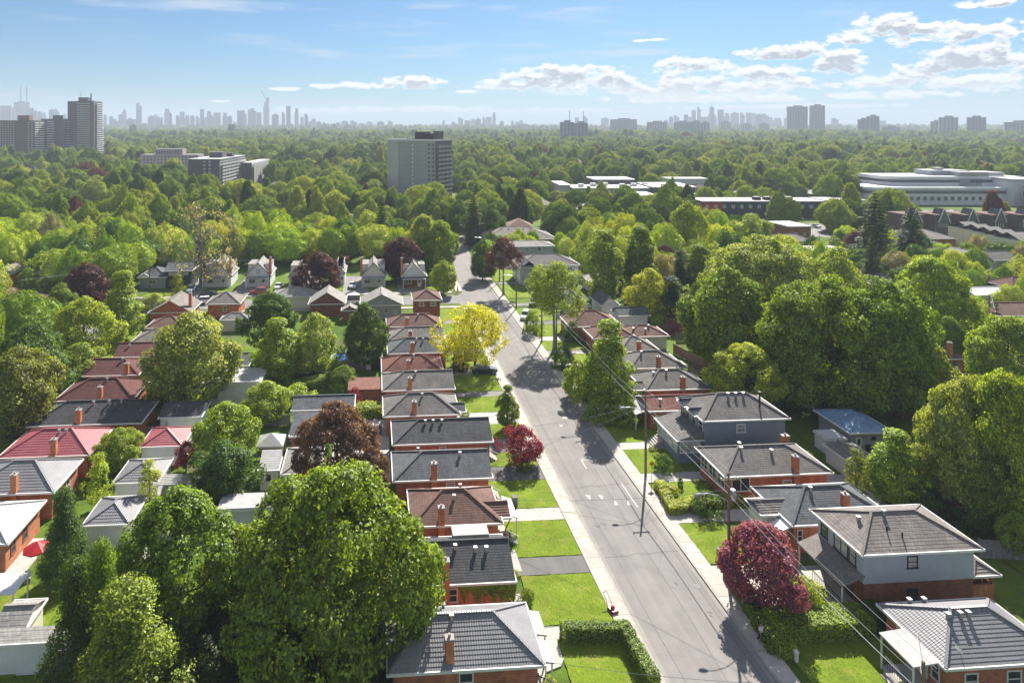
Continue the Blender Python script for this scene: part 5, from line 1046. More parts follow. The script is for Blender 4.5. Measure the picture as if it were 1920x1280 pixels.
hedge('long low hedge between the stucco house and the sidewalk', [P(1372, 1085), P(1450, 1218)], 1.3, 1.0, 'green'); hedge('deep square topped hedge across the yard south of the stucco house', [P(1470, 1190), P(1600, 1182)], 2.4, 1.6, 'bright'); hedge('short hedge block at the corner by the sidewalk', [P(1450, 1200), P(1468, 1225)], 1.5, 1.25, 'bright', 230); hedge('shaded hedge running beside the corner bungalow wall', [P(1600, 1180), P(1640, 1175)], 2.2, 1.5, 'deep')
hedge('tall clipped hedge behind the pool yard fence', [P(548, 738), P(640, 720)], 2.4, 1.8, 'green', 90, .16); hedge('bright clipped hedge beside the seventh bungalow', [P(681, 778), P(716, 778)], 2.6, 1.6, 'lime', 90, .16); hedge('low hedge beside the deck and small garage', [P(262, 812), P(297, 808)], 1.2, 1.2, 'deep', 90, .16); hedge('rounded hedge below the pale green tree', [P(280, 758), P(345, 756)], 1.6, 1.6, 'bright', 90, .16)
# ivy on the near wall of the gable roofed bungalow
rg = np.random.default_rng(5); x0_, x1_, yw, zt_ = IVY; Q = []
for (cx, wd, lo) in ((.02, .5, 1.3), (.3, .9, 1.0), (.48, .6, 1.6), (.64, .8, .9), (.85, .9, .7), (.98, .5, .5), (1.05, .3, .2)):
    m = 1300; s = rg.uniform(-1, 1, m); zz = zt_-.1-(rg.uniform(0, 1, m)**1.3)*(zt_-lo)*(1-abs(s)*.75); xx = x0_+(x1_-x0_)*cx+s*wd*(.35+.65*(zz-lo+.2)/(zt_-lo)); Q.append(leaves(rg, np.stack([xx, yw-rg.uniform(.01, .12, m), zz], 1), np.tile([0., -1, 0], (m, 1)), .15, .1, .5))
m = 900; Q.append(leaves(rg, np.stack([rg.uniform(x0_, x1_, m), yw-rg.uniform(.02, .2, m), zt_-rg.uniform(.05, .5, m)], 1), np.tile([0., -1, 0], (m, 1)), .15, .1, .5))
iv = link('ivy', quads_mesh('ivy', np.concatenate(Q), M_LEAF)); iv.color = (*COL['bright'], 1); tag(iv, 'green ivy hanging from the eave down the brick wall of the charcoal gable roofed bungalow', 'ivy')
# ------------------------------------------------------------------ larger buildings in the middle distance and the skyline
def fmat(name, col, rough=.8, var=.08, sc=.08): return paint(name, col, rough, var, sc)
M_TDARK = fmat('tower_brick_dark', (.10, .09, .105)); M_TCON = fmat('tower_concrete', (.40, .39, .38)); M_TGREY = fmat('tower_concrete_grey', (.30, .305, .30)); M_TGREY2 = fmat('tower_panel_light', (.40, .40, .39)); M_TWIN = glassmat('tower_glass', (.05, .06, .08), .2); M_TBROWN = fmat('tower_brick_brown', (.11, .08, .085)); M_TPINK = fmat('tower_pinkish', (.30, .26, .26)); M_TWHITE = fmat('tower_white', (.62, .62, .64)); M_FARB = fmat('far_tower', (.17, .17, .19)); M_FARB2 = fmat('far_tower_pale', (.26, .26, .27)); M_FARC = fmat('far_tower_dark', (.10, .105, .125)); M_REDW = fmat('red_cladding', (.42, .03, .05)); M_GRNW = fmat('dark_green_cladding', (.04, .055, .055))
def facade(root, side, x0, x1, y0, y1, z0, z1, nfl, nb, win=M_TWIN, ww=.55, wh=.5, name='windows', proud=.12, z_off=.3, ends=0):
    mb = MB(); fh = (z1-z0)/nfl; a0, a1 = (x0, x1) if side in 'SN' else (y0, y1); bw = (a1-a0)/nb
    for f in range(nfl):
        for b in range(nb):
            a = a0+bw*(b+.5-ww/2); c = a+bw*ww; zz = z0+fh*(f+z_off); zt = zz+fh*wh
            if side == 'S': mb.box(a, c, y0-proud, y0+.05, zz, zt)
            elif side == 'E': mb.box(x1-.05, x1+proud, a, c, zz, zt)
            elif side == 'W': mb.box(x0-proud, x0+.05, a, c, zz, zt)
    o = mb.build(name, win, root); o['kind'] = 'stuff'; return o
def balcs(root, side, x0, x1, y0, y1, z0, z1, nfl, mat, dep=1.3, name='balconies', gap=0, nb=1, slab=.25, rail=.9):
    mb = MB(); fh = (z1-z0)/nfl; a0, a1 = (x0, x1) if side in 'SN' else (y0, y1); bw = (a1-a0)/nb
    for f in range(nfl):
        zz = z0+fh*f
        for b in range(nb):
            a = a0+bw*b+gap*bw/2; c = a+bw*(1-gap)
            if side == 'S': mb.box(a, c, y0-dep, y0+.02, zz, zz+slab); mb.box(a, c, y0-dep-.08, y0-dep, zz+slab, zz+slab+rail)
            elif side == 'E': mb.box(x1-.02, x1+dep, a, c, zz, zz+slab); mb.box(x1+dep, x1+dep+.08, a, c, zz+slab, zz+slab+rail)
            else: mb.box(x0-dep, x0+.02, a, c, zz, zz+slab); mb.box(x0-dep-.08, x0-dep, a, c, zz+slab, zz+slab+rail)
    o = mb.build(name, mat, root); o['kind'] = 'stuff'; return o
def bbox(root, name, mat, x0, x1, y0, y1, z0, z1): return MB().box(x0, x1, y0, y1, z0, z1).build(name, mat, root)
def bld(name, label, u0, u1, vt, D, cat='building', group=None, rz=-TH):
    um = (u0+u1)/2; x, y = AT(um, D); w = (u1-u0)*D/F; return thing(name, label, cat, (x, y, 0), rz, group), w, ZAT(vt, D)
# left towers
r, w, h = bld('apartment_tower', 'tallest dark apartment tower on the left with white balcony edges', 123, 180, 190, 850, 'tower', rz=-TH)
w = 33; bbox(r, 'wall', M_TDARK, -w/2, w/2, 0, 22, 0, h); bbox(r, 'penthouse', M_TDARK, -6, 6, 6, 14, h, h+5); bbox(r, 'flue', M_TDARK, 8, 9.2, 8, 9.2, h, h+10); MB().tube([(-4, 8, h+5), (-4, 8, h+12)], .3, 4).build('mast', M_METAL, r)
balcs(r, 'S', -4, 12, 0, 22, 3, h-1, 26, M_TCON, 1.3); facade(r, 'S', -4, 12, 0, 22, 3, h-1, 26, 4, proud=.2, ww=.7); bbox(r, 'end_wall', M_TDARK, 12.2, w/2+.3, -1.5, 3, 0, h+.5); balcs(r, 'E', -w/2, w/2+.3, 4, 22, 3, h-1, 26, M_TWHITE, 1.5); facade(r, 'E', -w/2, w/2, 4, 22, 3, h-1, 26, 4)
r, w, h = bld('apartment_tower', 'dark brown apartment block with white balcony stack left of the tallest tower', 77, 122, 223, 840, 'tower', rz=-TH)
bbox(r, 'wall', M_TDARK, -15, 15, 0, 20, 0, h); bbox(r, 'penthouse', M_TBROWN, -3, 6, 5, 12, h, h+4.5); balcs(r, 'S', -7, 2, 0, 20, 3, h-1, 16, M_TWHITE, 1.2); facade(r, 'S', -7, 2, 0, 20, 3, h-1, 16, 3, ww=.7); balcs(r, 'E', -15, 15, 1, 20, 3, h-1, 16, M_TCON, 1.2, gap=.2, nb=3); facade(r, 'E', -15, 15, 1, 20, 3, h-1, 16, 5)
r, w, h = bld('apartment_tower', 'brown apartment slab with small white windows at the left edge', -8, 64, 226, 800, 'tower', rz=-TH)
bbox(r, 'wall', M_TBROWN, -22, 22, 0, 20, 0, h); bbox(r, 'penthouse', fmat('penthouse_orange', (.24, .12, .09)), 0, 14, 5, 12, h, h+6); facade(r, 'S', -22, 0, 0, 20, 3, h-1, 17, 7, M_TWHITE, .4, .35); facade(r, 'S', 14, 22, 0, 20, 3, h-1, 17, 2, M_TWHITE, .4, .35); balcs(r, 'E', -22, 22, 0, 20, 3, h-1, 17, M_TWHITE, 1.3, gap=.12, nb=2); facade(r, 'E', -22, 22, 0, 20, 3, h-1, 17, 5)
# dark ended balcony block
r, w, h = bld('apartment_block', 'apartment block with a dark end wall and long cream balconied side', 353, 413, 299, 455, 'apartment block', rz=-TH)
w = 21.5; bbox(r, 'wall', M_TCON, -w/2+.3, w/2-.3, .3, 62, 0, h-.2); bbox(r, 'end_wall', M_TDARK, -w/2, w/2-.8, 0, .29, 0, h); bbox(r, 'roof', M_SH['pale'], -w/2-.2, w/2+.2, -.2, 62.4, h-.15, h+.3)
facade(r, 'S', -1.6, 5.2, 0, 1, 1.5, h-.6, 8, 2, M_TCON, .42, .55); balcs(r, 'E', -w/2, w/2-.3, 1, 61, 1, h-1.8, 8, M_TCON, 1.5, gap=.15, nb=9, rail=1.1); facade(r, 'E', -w/2, w/2-.3, 1, 61, 1, h-1.8, 8, 18, ww=.6, wh=.7); bbox(r, 'penthouse', M_TDARK, -3, 6, 20, 30, h+.3, h+4)
bbox(r, 'penthouse', M_TBROWN, 2, 9, 34, 40, h+.3, h+3)
r, w, h = bld('apartment_block', 'smaller balconied block with brown end wall right of the dark ended block', 450, 472, 305, 500, 'apartment block')
bbox(r, 'wall', M_TCON, -4.2, 4.2, .3, 58, 0, h-.2); bbox(r, 'end_wall', M_TBROWN, -4.4, 4.3, 0, .29, 0, h); balcs(r, 'E', -4.2, 4.2, 1, 57, 1, h-1.8, 9, M_TCON, 1.5, gap=.15, nb=9, rail=1.1); facade(r, 'E', -4.2, 4.2, 1, 57, 1, h-1.8, 9, 18, ww=.6, wh=.7)
# grey tower
r, w, h = bld('apartment_tower', 'grey concrete apartment tower with black penthouse left of the road', 716, 826, 264, 400, 'tower', rz=-TH-.5)
w = 32; pn = MB(); pn.box(-w/2, w/2, 0, 21, 0, h); pn.build('wall', M_TGREY, r); bbox(r, 'end_wall', M_TGREY2, -w/2-.05, -w/2+7.6, -.35, -.005, 0, h-.2)
jn = MB()
for i in range(1, 13): jn.box(-w/2+7.7, w/2+.02, -.07, 0, h*i/13-.09, h*i/13+.09)
for x in (-2.8, 4.4): jn.box(x-.12, x+.12, -.12, -.0, 0, h)
o = jn.build('panel_joint', M_TGREY2, r); o['kind'] = 'stuff'
facade(r, 'S', .1, 1.9, 0, 1, 3.2, h-1.5, 12, 1, M_TWHITE, .6, .42); facade(r, 'S', 10.5, w/2, 0, 1, 3, h-1, 12, 2, M_TWIN, .5, .45)
balcs(r, 'E', -w/2, w/2, 1, 20, 2.5, h-1.5, 12, M_TCON, 1.3, gap=.22, nb=4, rail=1.0); facade(r, 'E', -w/2, w/2, .5, 20.5, 2.5, h-1.5, 12, 8, M_TWIN, .75, .72); bbox(r, 'side_wall', M_TDARK, w/2+.01, w/2+.09, 0, 21, 0, h-.3)
pb = MB(); pb.box(-w/2, w/2, 0, .5, h+.003, h+.9); pb.box(-w/2, -w/2+.5, .51, 21, h+.003, h+.9); pb.box(w/2-.5, w/2, .51, 21, h+.003, h+.9); pb.build('parapet', M_TWHITE, r)
bbox(r, 'penthouse', M_BLACK, -1, 5.5, 6, 14, h+.01, h+5.2); bbox(r, 'penthouse', M_BLACK, 5.6, 12, 6, 14, h+.01, h+4.3); bbox(r, 'penthouse', M_TDARK, 12.1, 18 if False else 14.6, 5, 13, h+.01, h+5.6)
MB().tube([(11, 7, h+4.3), (11, 7, h+7)], .15, 5).build('mast', M_METAL, r)
# pinkish slab behind
r, w, h = bld('apartment_block', 'long pinkish low-rise block with rows of small windows behind the dark ended block', 263, 372, 290, 600, 'apartment block')
bbox(r, 'wall', M_TPINK, -w/2, w/2, 0, 16, 0, h); facade(r, 'S', -w/2+2, w/2, 0, 16, 2, h-1, 6, 16, M_TWIN, .45, .45); bbox(r, 'penthouse', M_TPINK, -w/2+12, -w/2+36, 3, 12, h, h+5)
facade(r, 'S', -w/2+12, -w/2+36, 3, 12, h+.5, h+4, 1, 10, M_TWIN, .5, .5)
for (u0, u1, vt, D, m, lab) in ((205, 310, 317, 560, M_TWHITE, 'low white flat roofed building with long window bands'), (208, 240, 306, 590, M_TDARK, 'dark block with a chimney stack behind the white low building'), (0, 90, 342, 480, M_TPINK, 'low pale flat roofed building at the left edge of the wood'), (28, 60, 328, 500, M_TBROWN, 'small purple brown block rising among trees at the left')):
    r, w, h = bld('low_building', lab, u0, u1, vt, D); bbox(r, 'wall', m, -w/2, w/2, 0, 20, 0, h-.5); bbox(r, 'roof', M_SH['pale'] if m != M_TDARK else M_TDARK, -w/2-.4, w/2+.4, -.4, 20.4, h-.49, h); facade(r, 'S', -w/2, w/2, 0, 20, h-5, h-.8, 1, 12, M_TWIN, .8, .5)
    if 'stack' in lab or 'purple' in lab: bbox(r, 'chimney', M_TDARK, -1+w*.35, 1+w*.35, 4, 6, h, h+6)
# hospital
r, w, h = bld('hospital', 'white curved modern hospital with stacked storeys and dark window bands, right side', 1625, 1935, 372, 372, 'hospital')
for (a0, a1, z0, z1, yb, rad) in ((-45, 46, 0, 9.5, 0, 7), (-28, 46, 9.5, 14.8, 9, 9)):
    poly = [(a0+rad-rad*math.cos(math.pi/2*i/6), yb+rad-rad*math.sin(math.pi/2*i/6)) for i in range(7)]+[(a1, yb-1.5), (a1, yb+26), (a0, yb+26)]
    MB().prism(poly, z0, z1-1.2).build('wall', M_TWHITE, r); MB().prism([(p[0]*1.005, p[1]-.5) for p in poly], z1-1.19, z1).build('parapet', M_TWHITE, r)
    MB().prism([(p[0]*1.001, p[1]-.15) for p in poly], z1-3.4, z1-1.9).build('window_band', M_TWIN, r)
facade(r, 'S', -38, 44, -.9, 3, 1, 6, 1, 22, M_TWIN, .45, .4); bbox(r, 'plant_room', M_GREYS, 2, 24, 16, 30, 14.81, 17.6); bbox(r, 'plant_room', M_TGREY2, 14, 40, 12, 26, 14.81, 16.8); bbox(r, 'tower_wing', M_TGREY, 12, 28, 8, 15.9, 9.6, 17.2); bbox(r, 'roof_plant', M_METAL, 8, 12, 20, 24, 17.7, 19)
bbox(r, 'east_wing', M_TWHITE, 30, 70, -6, 10, 0, 13.5); bbox(r, 'wing_roof', M_TGREY2, 29.5, 70.5, -6.5, 10.5, 13.51, 14.4); facade(r, 'S', 34, 66, -6, 10, 2, 12, 3, 9, M_TWIN, .3, .25)
# school complex
r, w, h = bld('school', 'sprawling low school complex with pale flat roofs in the centre distance', 1080, 1305, 352, 385, 'school')
for (x0, x1, y0, y1, z, m) in ((-34, 10, 6, 26, 7, M_TGREY), (-16, 8, 30, 50, 10, M_TBROWN), (10.2, 34, 2, 30, 8, M_TDARK), (-8, 6, -16, 5.8, 5, M_TWHITE), (14, 26, -18, 1.8, 6, M_TGREY2), (-40, -34.2, 14, 40, 8, M_TGREY2)):
    bbox(r, 'wall', m, x0, x1, y0, y1, 0, z); bbox(r, 'roof', M_SH['white'], x0-.5, x1+.5, y0-.5, y1+.5, z+.003, z+.6)
facade(r, 'S', -34, 10, 6, 20, 1, 6, 1, 12, M_TWIN, .7, .5); facade(r, 'S', 10.2, 34, 2, 20, 1, 7, 2, 8, M_TWIN, .7, .5)
for i in range(7): bbox(r, 'roof_plant', M_TWHITE, -30+i*8, -27+i*8, 10+i % 3*4, 13+i % 3*4, 7.7+(1 if i > 4 else 0), 9.4)
# red building strip
r, w, h = bld('strip_building', 'long two storey building with a red end and dark cladding under a pale flat roof', 1318, 1545, 392, 318, 'building')
h = 7.5; bbox(r, 'wall', M_GRNW, -w/2+9, w/2, 0, 12, 0, h); bbox(r, 'red_wall', M_REDW, -w/2, -w/2+8.99, 0, 12, 3, h); bbox(r, 'base_wall', M_TDARK, -w/2, -w/2+8.99, 0, 12, 0, 2.99); bbox(r, 'roof', M_SH['pale'], -w/2-.6, w/2+.4, -.6, 16, h+.003, h+.5)
facade(r, 'S', -w/2, w/2, 0, 12, 3.4, 7, 1, 14, M_BLIND, .4, .5, proud=.06)
for i in range(4): bbox(r, 'roof_plant', M_BLACK, -w/2+26+i*5, -w/2+29+i*5, 4, 7, h+.51, h+2)
for (u0, u1, vt, D, lab) in ((1490, 1548, 404, 330, 'white low warehouse behind the red ended building'), (1545, 1625, 395, 350, 'pale low building left of the hospital'), (1255, 1330, 335, 430, 'pale roofed low hall right of the school')):
    r, w, h = bld('low_building', lab, u0, u1, vt, D); h = max(5, h); bbox(r, 'wall', M_TWHITE, -w/2, w/2, 0, 14, 0, h-.4); bbox(r, 'roof', M_SH['pale'], -w/2-.4, w/2+.4, -.4, 14.4, h-.39, h)
# far towers one can tell apart
FT = [(1050, 1076, 229, 1500, 2, 'left wing of the broad grey slab pair right of centre'), (1076, 1102, 231, 1480, 2, 'right wing of the broad grey slab pair right of centre'), (1145, 1193, 224, 2300, 1, 'long pale slab far behind the school'), (1214, 1250, 229, 2200, 1, 'low grey slab left of the skyline cluster on the right'), (1265, 1296, 229, 2100, 1, 'first grey slab below the right skyline cluster'), (1297, 1312, 228, 2080, 1, 'second grey slab below the right skyline cluster'), (1314, 1330, 230, 2060, 1, 'third grey slab below the right skyline cluster'),
      (1350, 1369, 229, 2300, 3, 'white ribbed slab, left of three small ones'), (1390, 1408, 233, 2300, 3, 'white ribbed slab, middle of three small ones'), (1423, 1442, 233, 2300, 3, 'white ribbed slab, right of three small ones'), (1478, 1512, 200, 2300, 2, 'wider of the twin grey towers on the right horizon'), (1520, 1545, 198, 2250, 2, 'narrower of the twin grey towers on the right horizon'), (1610, 1628, 224, 1900, 2, 'lower part of the stepped grey block right of the twin towers'), (1627, 1647, 218, 1920, 2, 'taller part of the stepped grey block right of the twin towers'), (1657, 1685, 238, 2000, 1, 'low wide white block right of the stepped block'),
      (1747, 1765, 228, 1800, 1, 'left stepped end of the wide block near the right edge'), (1764, 1793, 220, 1750, 1, 'wide stepped block near the right edge'), (1817, 1845, 220, 1750, 2, 'squarish grey tower near the right edge'), (1890, 1935, 229, 1700, 1, 'grey block cut by the right edge'), (428, 440, 233, 1900, 0, 'thin dark stack above the wood below the left skyline'), (243, 256, 235, 1900, 1, 'small pinkish block above the wood below the left skyline')]
for (u0, u1, vt, D, st, lab) in FT:
    r, w, h = bld('distant_tower', lab, u0, u1, vt, D, 'tower', 'distant towers on the horizon', -TH-math.atan(((u0+u1)/2-CX)/F)*.9); m = (M_FARC, M_FARB2, M_FARB, M_TGREY)[st]; bbox(r, 'wall', m, -w/2, w/2, 0, w*.6, 0, h)
    if st >= 1: bbox(r, 'penthouse', m, -w/5, w/4, w*.1, w*.4, h, h+4)
    n = max(6, int(h/3.2)); nb = max(3, int(w/7))
    facade(r, 'S', -w/2, w/2, 0, 1, 6, h-2, n, nb, M_TWIN if st != 3 else M_TWHITE, .5, .5, proud=.3)
    if 'pair' in lab: MB().tube([(w*.2, 8, h+4), (w*.2, 8, h+26)], .7, 4).build('mast', M_METAL, r)
# skyline: (left, right, top) in tenths-of-three pixel steps, by panel
SK = [(0, 4000, [(5,58,145),(56,82,155),(83,160,120),(163,205,158),(208,232,178),(230,258,184),(277,303,163),(308,330,163),(355,372,192),(578,600,195),(615,635,203),(635,665,222),(668,690,195),(686,710,167),(710,750,215),(767,796,130),(750,768,222),(797,830,242),(833,868,200),(868,893,195),(893,915,212),(925,955,162),(953,966,185),(990,1015,200),(1012,1038,180),(1040,1065,200),(1070,1093,198),(1100,1122,203),(1126,1148,165),(1148,1164,210),(1164,1187,173),(1187,1202,197),(1203,1240,183),(1252,1278,185),(1280,1304,200),(1310,1332,235),(1334,1376,172),(1375,1388,190),(1394,1412,165),(1410,1440,160),(1443,1470,183),(1482,1514,125),(1530,1567,190),(1585,1603,180),(1610,1634,148),(1657,1679,160),(1690,1708,206),(1713,1733,190),(1735,1752,235),(1750,1778,218),(1780,1805,232),(1812,1840,240),(1845,1875,248),(1885,1915,240)]),
      (640, 4400, [(0,38,228),(50,88,230),(95,130,245),(140,175,235),(200,240,232),(262,290,230),(300,330,250),(568,582,226),(618,642,235),(657,685,212),(693,725,228),(727,757,220),(757,785,215),(795,812,208),(815,845,210),(850,868,183),(890,915,230),(955,972,228),(980,998,235),(1000,1022,226),(1462,1505,212),(1360,1385,205),(1315,1335,212)]),
      (1280, 4250, [(-110,-80,226),(-75,-55,206),(-50,-20,200),(8,30,195),(30,52,210),(52,74,168),(83,101,150),(100,145,208),(142,156,190),(153,176,147),(176,190,195),(198,229,168),(233,265,188),(273,315,182),(325,348,184),(357,385,185),(386,412,187),(413,443,190),(448,483,190),(483,503,210),(510,555,215),(572,595,212),(840,875,215),(1105,1140,230)])]
OW = ['first', 'second', 'third', 'fourth', 'fifth', 'sixth', 'seventh', 'eighth', 'ninth', 'tenth', 'eleventh', 'twelfth', 'thirteenth', 'fourteenth', 'fifteenth', 'sixteenth', 'seventeenth', 'eighteenth', 'nineteenth', 'twentieth']+['later']*20; NTH = {}
side_ = ['leftmost stretch', 'left stretch', 'centre left stretch', 'centre', 'right cluster', 'far right']
k = 0
for off, D, lst in SK:
    for (a, b, t) in lst:
        u0 = off+a/3; u1 = off+b/3; vt = 150+t/3; d = D+((k*37) % 11-5)*60; r_, w, h = None, (u1-u0)*d/F, ZAT(vt, d); x, y = AT((u0+u1)/2, d)
        st = k % 4; m = (M_FARB, M_FARB2, M_FARC, M_FARB)[k % 4]; mb = MB(); dp = min(w, 60)
        if h > 220 or st == 1: mb.box(-w/2, w/2, 0, dp, 0, h*.86); mb.box(-w*.34, w*.4, 3, dp-3, h*.86, h)
        elif st == 2: mb.box(-w/2, w/2, 0, dp, 0, h-6); mb.box(-w*.2, w*.2, 5, dp-5, h-6, h)
        elif st == 3: mb.box(-w/2, w*.1, 0, dp, 0, h); mb.box(w*.1, w/2, 2, dp, 0, h*.9)
        else: mb.box(-w/2, w/2, 0, dp, 0, h)
        if (a, b) == (83, 160): mb.tube([(-w*.05, 9, h), (-w*.05, 9, h+90)], 3, 4); mb.tube([(w*.32, 9, h*.86), (w*.32, 9, h+90)], 3, 4)
        if (a, b) == (1482, 1514): mb.box(-w*.1, w*.5, 4, 40, h-1, ZAT(183, d)); mb.tube([(-w*.2, 10, ZAT(183, d)), (-w*.9, 10, ZAT(171, d))], 3, 4)
        loc = side_[min(5, int((u0+(0 if u0 < 500 else 0))/260))] if u0 < 1200 else ('right cluster' if u0 < 1480 else 'far right')
        tall = 'tall' if h > 200 else ('medium height' if h > 120 else 'low')
        o = mb.build('skyscraper', m); o.location = (x, y, 0); o.rotation_euler.z = -TH-math.atan(((u0+u1)/2-CX)/F)*.9
        sp = {(767, 796): 'lone dark slender high-rise standing well above the left skyline', (83, 160): 'broad stepped skyscraper with two masts at the far left of the skyline', (1482, 1514): 'tallest skyscraper on the skyline, under construction with a crane'}.get((a, b))
        tag(o, sp or 'hazy %s high-rise, %s from the left in the %s of the skyline' % (tall, NTH.setdefault((tall, loc), iter(OW)).__next__(), loc), 'skyscraper', None if sp else 'hazy %s high-rises, %s of the skyline' % (tall, loc)); k += 1
# rising land at the horizon
hb = MB(); n = 120; prev = None
for j, (dd, zz) in enumerate(((4900, 0), (5700, 20), (6900, 56), (8600, 62), (9800, 0))):
    row = []
    for i in range(n+1):
        a = -1.0+2.2*i/n; q = zz*(.75+.25*math.sin(i*.37+j)+.12*math.sin(i*.9)) if zz else -3
        x, y = W(dd*math.sin(a), dd*math.cos(a)); row.append((x, y, q))
    if prev:
        for i in range(n): hb.face([prev[i], prev[i+1], row[i+1], row[i]][::-1])
    prev = row
hm = NB('wooded_hills'); gp = hm.n('ShaderNodeNewGeometry').outputs['Position']; hm.bsdf(hm.mix(hm.ramp(hm.noise(gp, .012, 6, .7), .35, .65), (.03, .05, .02, 1), (.08, .11, .045, 1)), .95, .1)
struct('hills', hb, hm.m)
for p in bpy.data.objects['hills'].data.polygons:
    if p.normal.z < 0: p.flip()

# ---- distant individual trees and the woodland
BB = []   # footprints of the large buildings in camera space: (u0,u1,D,depth)
BIGF = [(-10, 200, 790, 900), (345, 495, 385, 580), (255, 380, 590, 640), (200, 315, 545, 620), (712, 862, 362, 432), (-5, 95, 470, 525), (1075, 1310, 360, 445), (1315, 1560, 300, 345), (1310, 1400, 262, 345), (1620, 1940, 318, 415), (1690, 1940, 225, 275), (1485, 1630, 325, 370), (1040, 1110, 1470, 1550)]
def clear(x, y, w, vw=True):
    xc = x*math.cos(TH)-y*math.sin(TH); yc = x*math.sin(TH)+y*math.cos(TH)
    if yc < 60: return False
    u = CX+F*xc/yc
    for (a, b, d0, d1) in BIGF:
        if a-8 < u < b+8 and d0-w/2-3 < yc < d1+w/2: return False
    if 21-w*.3 < x < 34+w*.3 and y < 258: return False
    if 28 < x < 66 and 246 < y < 312 and abs(y-(250+(x-30)*1.35)) < 10: return False
    if 118 < x < 126 and y < 260: return False
    for (x0, x1, y0, y1) in HB:
        if x0-w*.32 < x < x1+w*.32 and y0-w*.32 < y < y1+w*.32: return False
    return True
# hand of dense growth on the left slope and behind, individually
rr = random.Random(3); placed = [(a, b, c) for a, b, c in TB]
def free(x, y, w, k=.42):
    for (a, b, c) in placed:
        if abs(a-x) < (c+w/2) and (a-x)**2+(b-y)**2 < ((c+w/2)*2*k)**2: return False
    return True
KN = [('m_round', .30), ('m_dome', .25), ('m_egg', .22), ('m_airy', .13), ('m_spruce', .06), ('m_round', .04)]
MC = [('bright', .22), ('green', .24), ('lime', .14), ('pale', .12), ('deep', .14), ('olive', .05), ('chart', .05), ('purple', .02), ('grey', .02)]
def pick(l):
    q = rr.random(); s = 0
    for a, b in l:
        s += b
        if q < s: return a
    return l[0][0]
ADJ = {'m_round': 'rounded', 'm_dome': 'broad', 'm_egg': 'upright', 'm_airy': 'loose open', 'm_spruce': 'dark pointed'}
CN = dict(bright='bright green', green='mid green', lime='yellow green', pale='pale green', deep='dark green', olive='olive', chart='golden green', purple='purple', grey='grey green', conifer='dark green')
LM = [(100, 250, 'the tallest dark tower'), (40, 300, 'the left edge apartment slab'), (310, 305, 'the pinkish slab'), (400, 340, 'the dark ended block'), (475, 330, 'the smaller balconied block'), (260, 330, 'the white low building'), (790, 320, 'the grey concrete tower'), (376, 430, 'the half bare tree'), (405, 510, 'the leftmost white gabled house'), (482, 510, 'the second white gabled house'), (600, 510, 'the purple tree by the gabled row'), (700, 505, 'the pale stone porch house'), (778, 510, 'the corner gabled house'), (735, 437, 'the white pyramid roof house'),
      (716, 420, 'the dark spruce up the road'), (810, 440, 'the round street trees'), (870, 440, 'the top of the road'), (975, 437, 'the wide brown roof'), (1030, 510, 'the twin gabled pale house'), (1133, 480, 'the left poplar'), (1200, 480, 'the right poplar'), (1150, 350, 'the left part of the school'), (1260, 345, 'the right part of the school'), (1345, 400, 'the red building end'), (1450, 400, 'the dark clad strip building'), (1500, 420, 'the brick walk-up'), (1560, 470, 'the flat roofed pale building'), (1640, 430, 'the tallest spruce'), (1708, 440, 'the second spruce'), (1720, 360, 'the hospital curve'), (1850, 355, 'the hospital plant rooms'), (1740, 410, 'the leftmost pointed townhouse'), (1830, 425, 'the pale roofed townhouses'),
      (1288, 430, 'the bright round headed tree'), (1432, 500, 'the broad willow like tree'), (1750, 540, 'the bright maple on the right'), (1870, 560, 'the long white house'), (1900, 520, 'the maroon right edge roof'), (163, 530, 'the far left purple tree'), (290, 510, 'the dark grey modern house'), (30, 520, 'the far left brick house'), (1090, 240, 'the grey slab pair'), (1495, 230, 'the twin grey towers'), (1780, 240, 'the wide stepped block'), (1000, 340, 'the open wood beyond the road'), (600, 330, 'the wood left of the grey tower'), (200, 430, 'the lower left wood')]
def lmk(u, v):
    b = min(LM, key=lambda q: (q[0]-u)**2+((q[1]-v)*1.6)**2); dx, dy = u-b[0], v-b[1]
    far = 'just ' if abs(dx)+abs(dy) < 38 else ''
    if abs(dx) > abs(dy)*1.2: return far+('right of ' if dx > 0 else 'left of ')+b[2]
    return far+('in front of ' if dy > 0 else 'behind ')+b[2]
SEEN = {}
def uniq(l):
    n = SEEN.get(l, 0); SEEN[l] = n+1
    return l if n == 0 else ('farther ' if n == 1 else 'farthest ')+l
def region(u, v):
    a = 'left slope above the gabled row' if u < 700 else ('wood around the top of the road' if u < 1050 else ('wood in front of the school' if u < 1330 else 'wood below the hospital'))
    return a
cnt = 0; cand = []
for _ in range(9000):
    u = rr.uniform(-60, 1980); D = rr.uniform(178, 330) if rr.random() < .8 else rr.uniform(120, 180)
    x, y = AT(u, D); cand.append((D, u, x, y))
cand.sort()
for D, u, x, y in cand:
    if cnt >= 285: break
    w = rr.uniform(7, 13.5); h = rr.uniform(8.5, 14.5)
    v = HY+F*H/D
    if D < 180 and not (x > 62 or x < -66): continue
    if 62 < x and D < 180: w *= .8; h *= .75
    if -66 < x < 22 and y < 212: continue
    if 33 < x < 62 and y < 215: continue
    if u > 1400 and D < 262:
        if rr.random() < .45: continue
        w *= .75; h *= .68
    if 860 < u < 1100 and D < 255: w *= .6; h *= .55
    if not clear(x, y, w) or not free(x, y, w, .40): continue
    kd = pick(KN); cl = 'conifer' if kd == 'm_spruce' else pick(MC)
    if kd == 'm_spruce': w *= .6
    placed.append((x, y, w/2)); lab = uniq('%s%s %s tree %s' % ('small ' if h < 9.8 else ('tall ' if h > 13 else ''), ADJ[kd], CN[cl], lmk(u, v-40)))
    put(kd, x, y, h, w, cl, lab, group='trees of the %s' % region(u, v)); cnt += 1
print('mid trees', cnt)
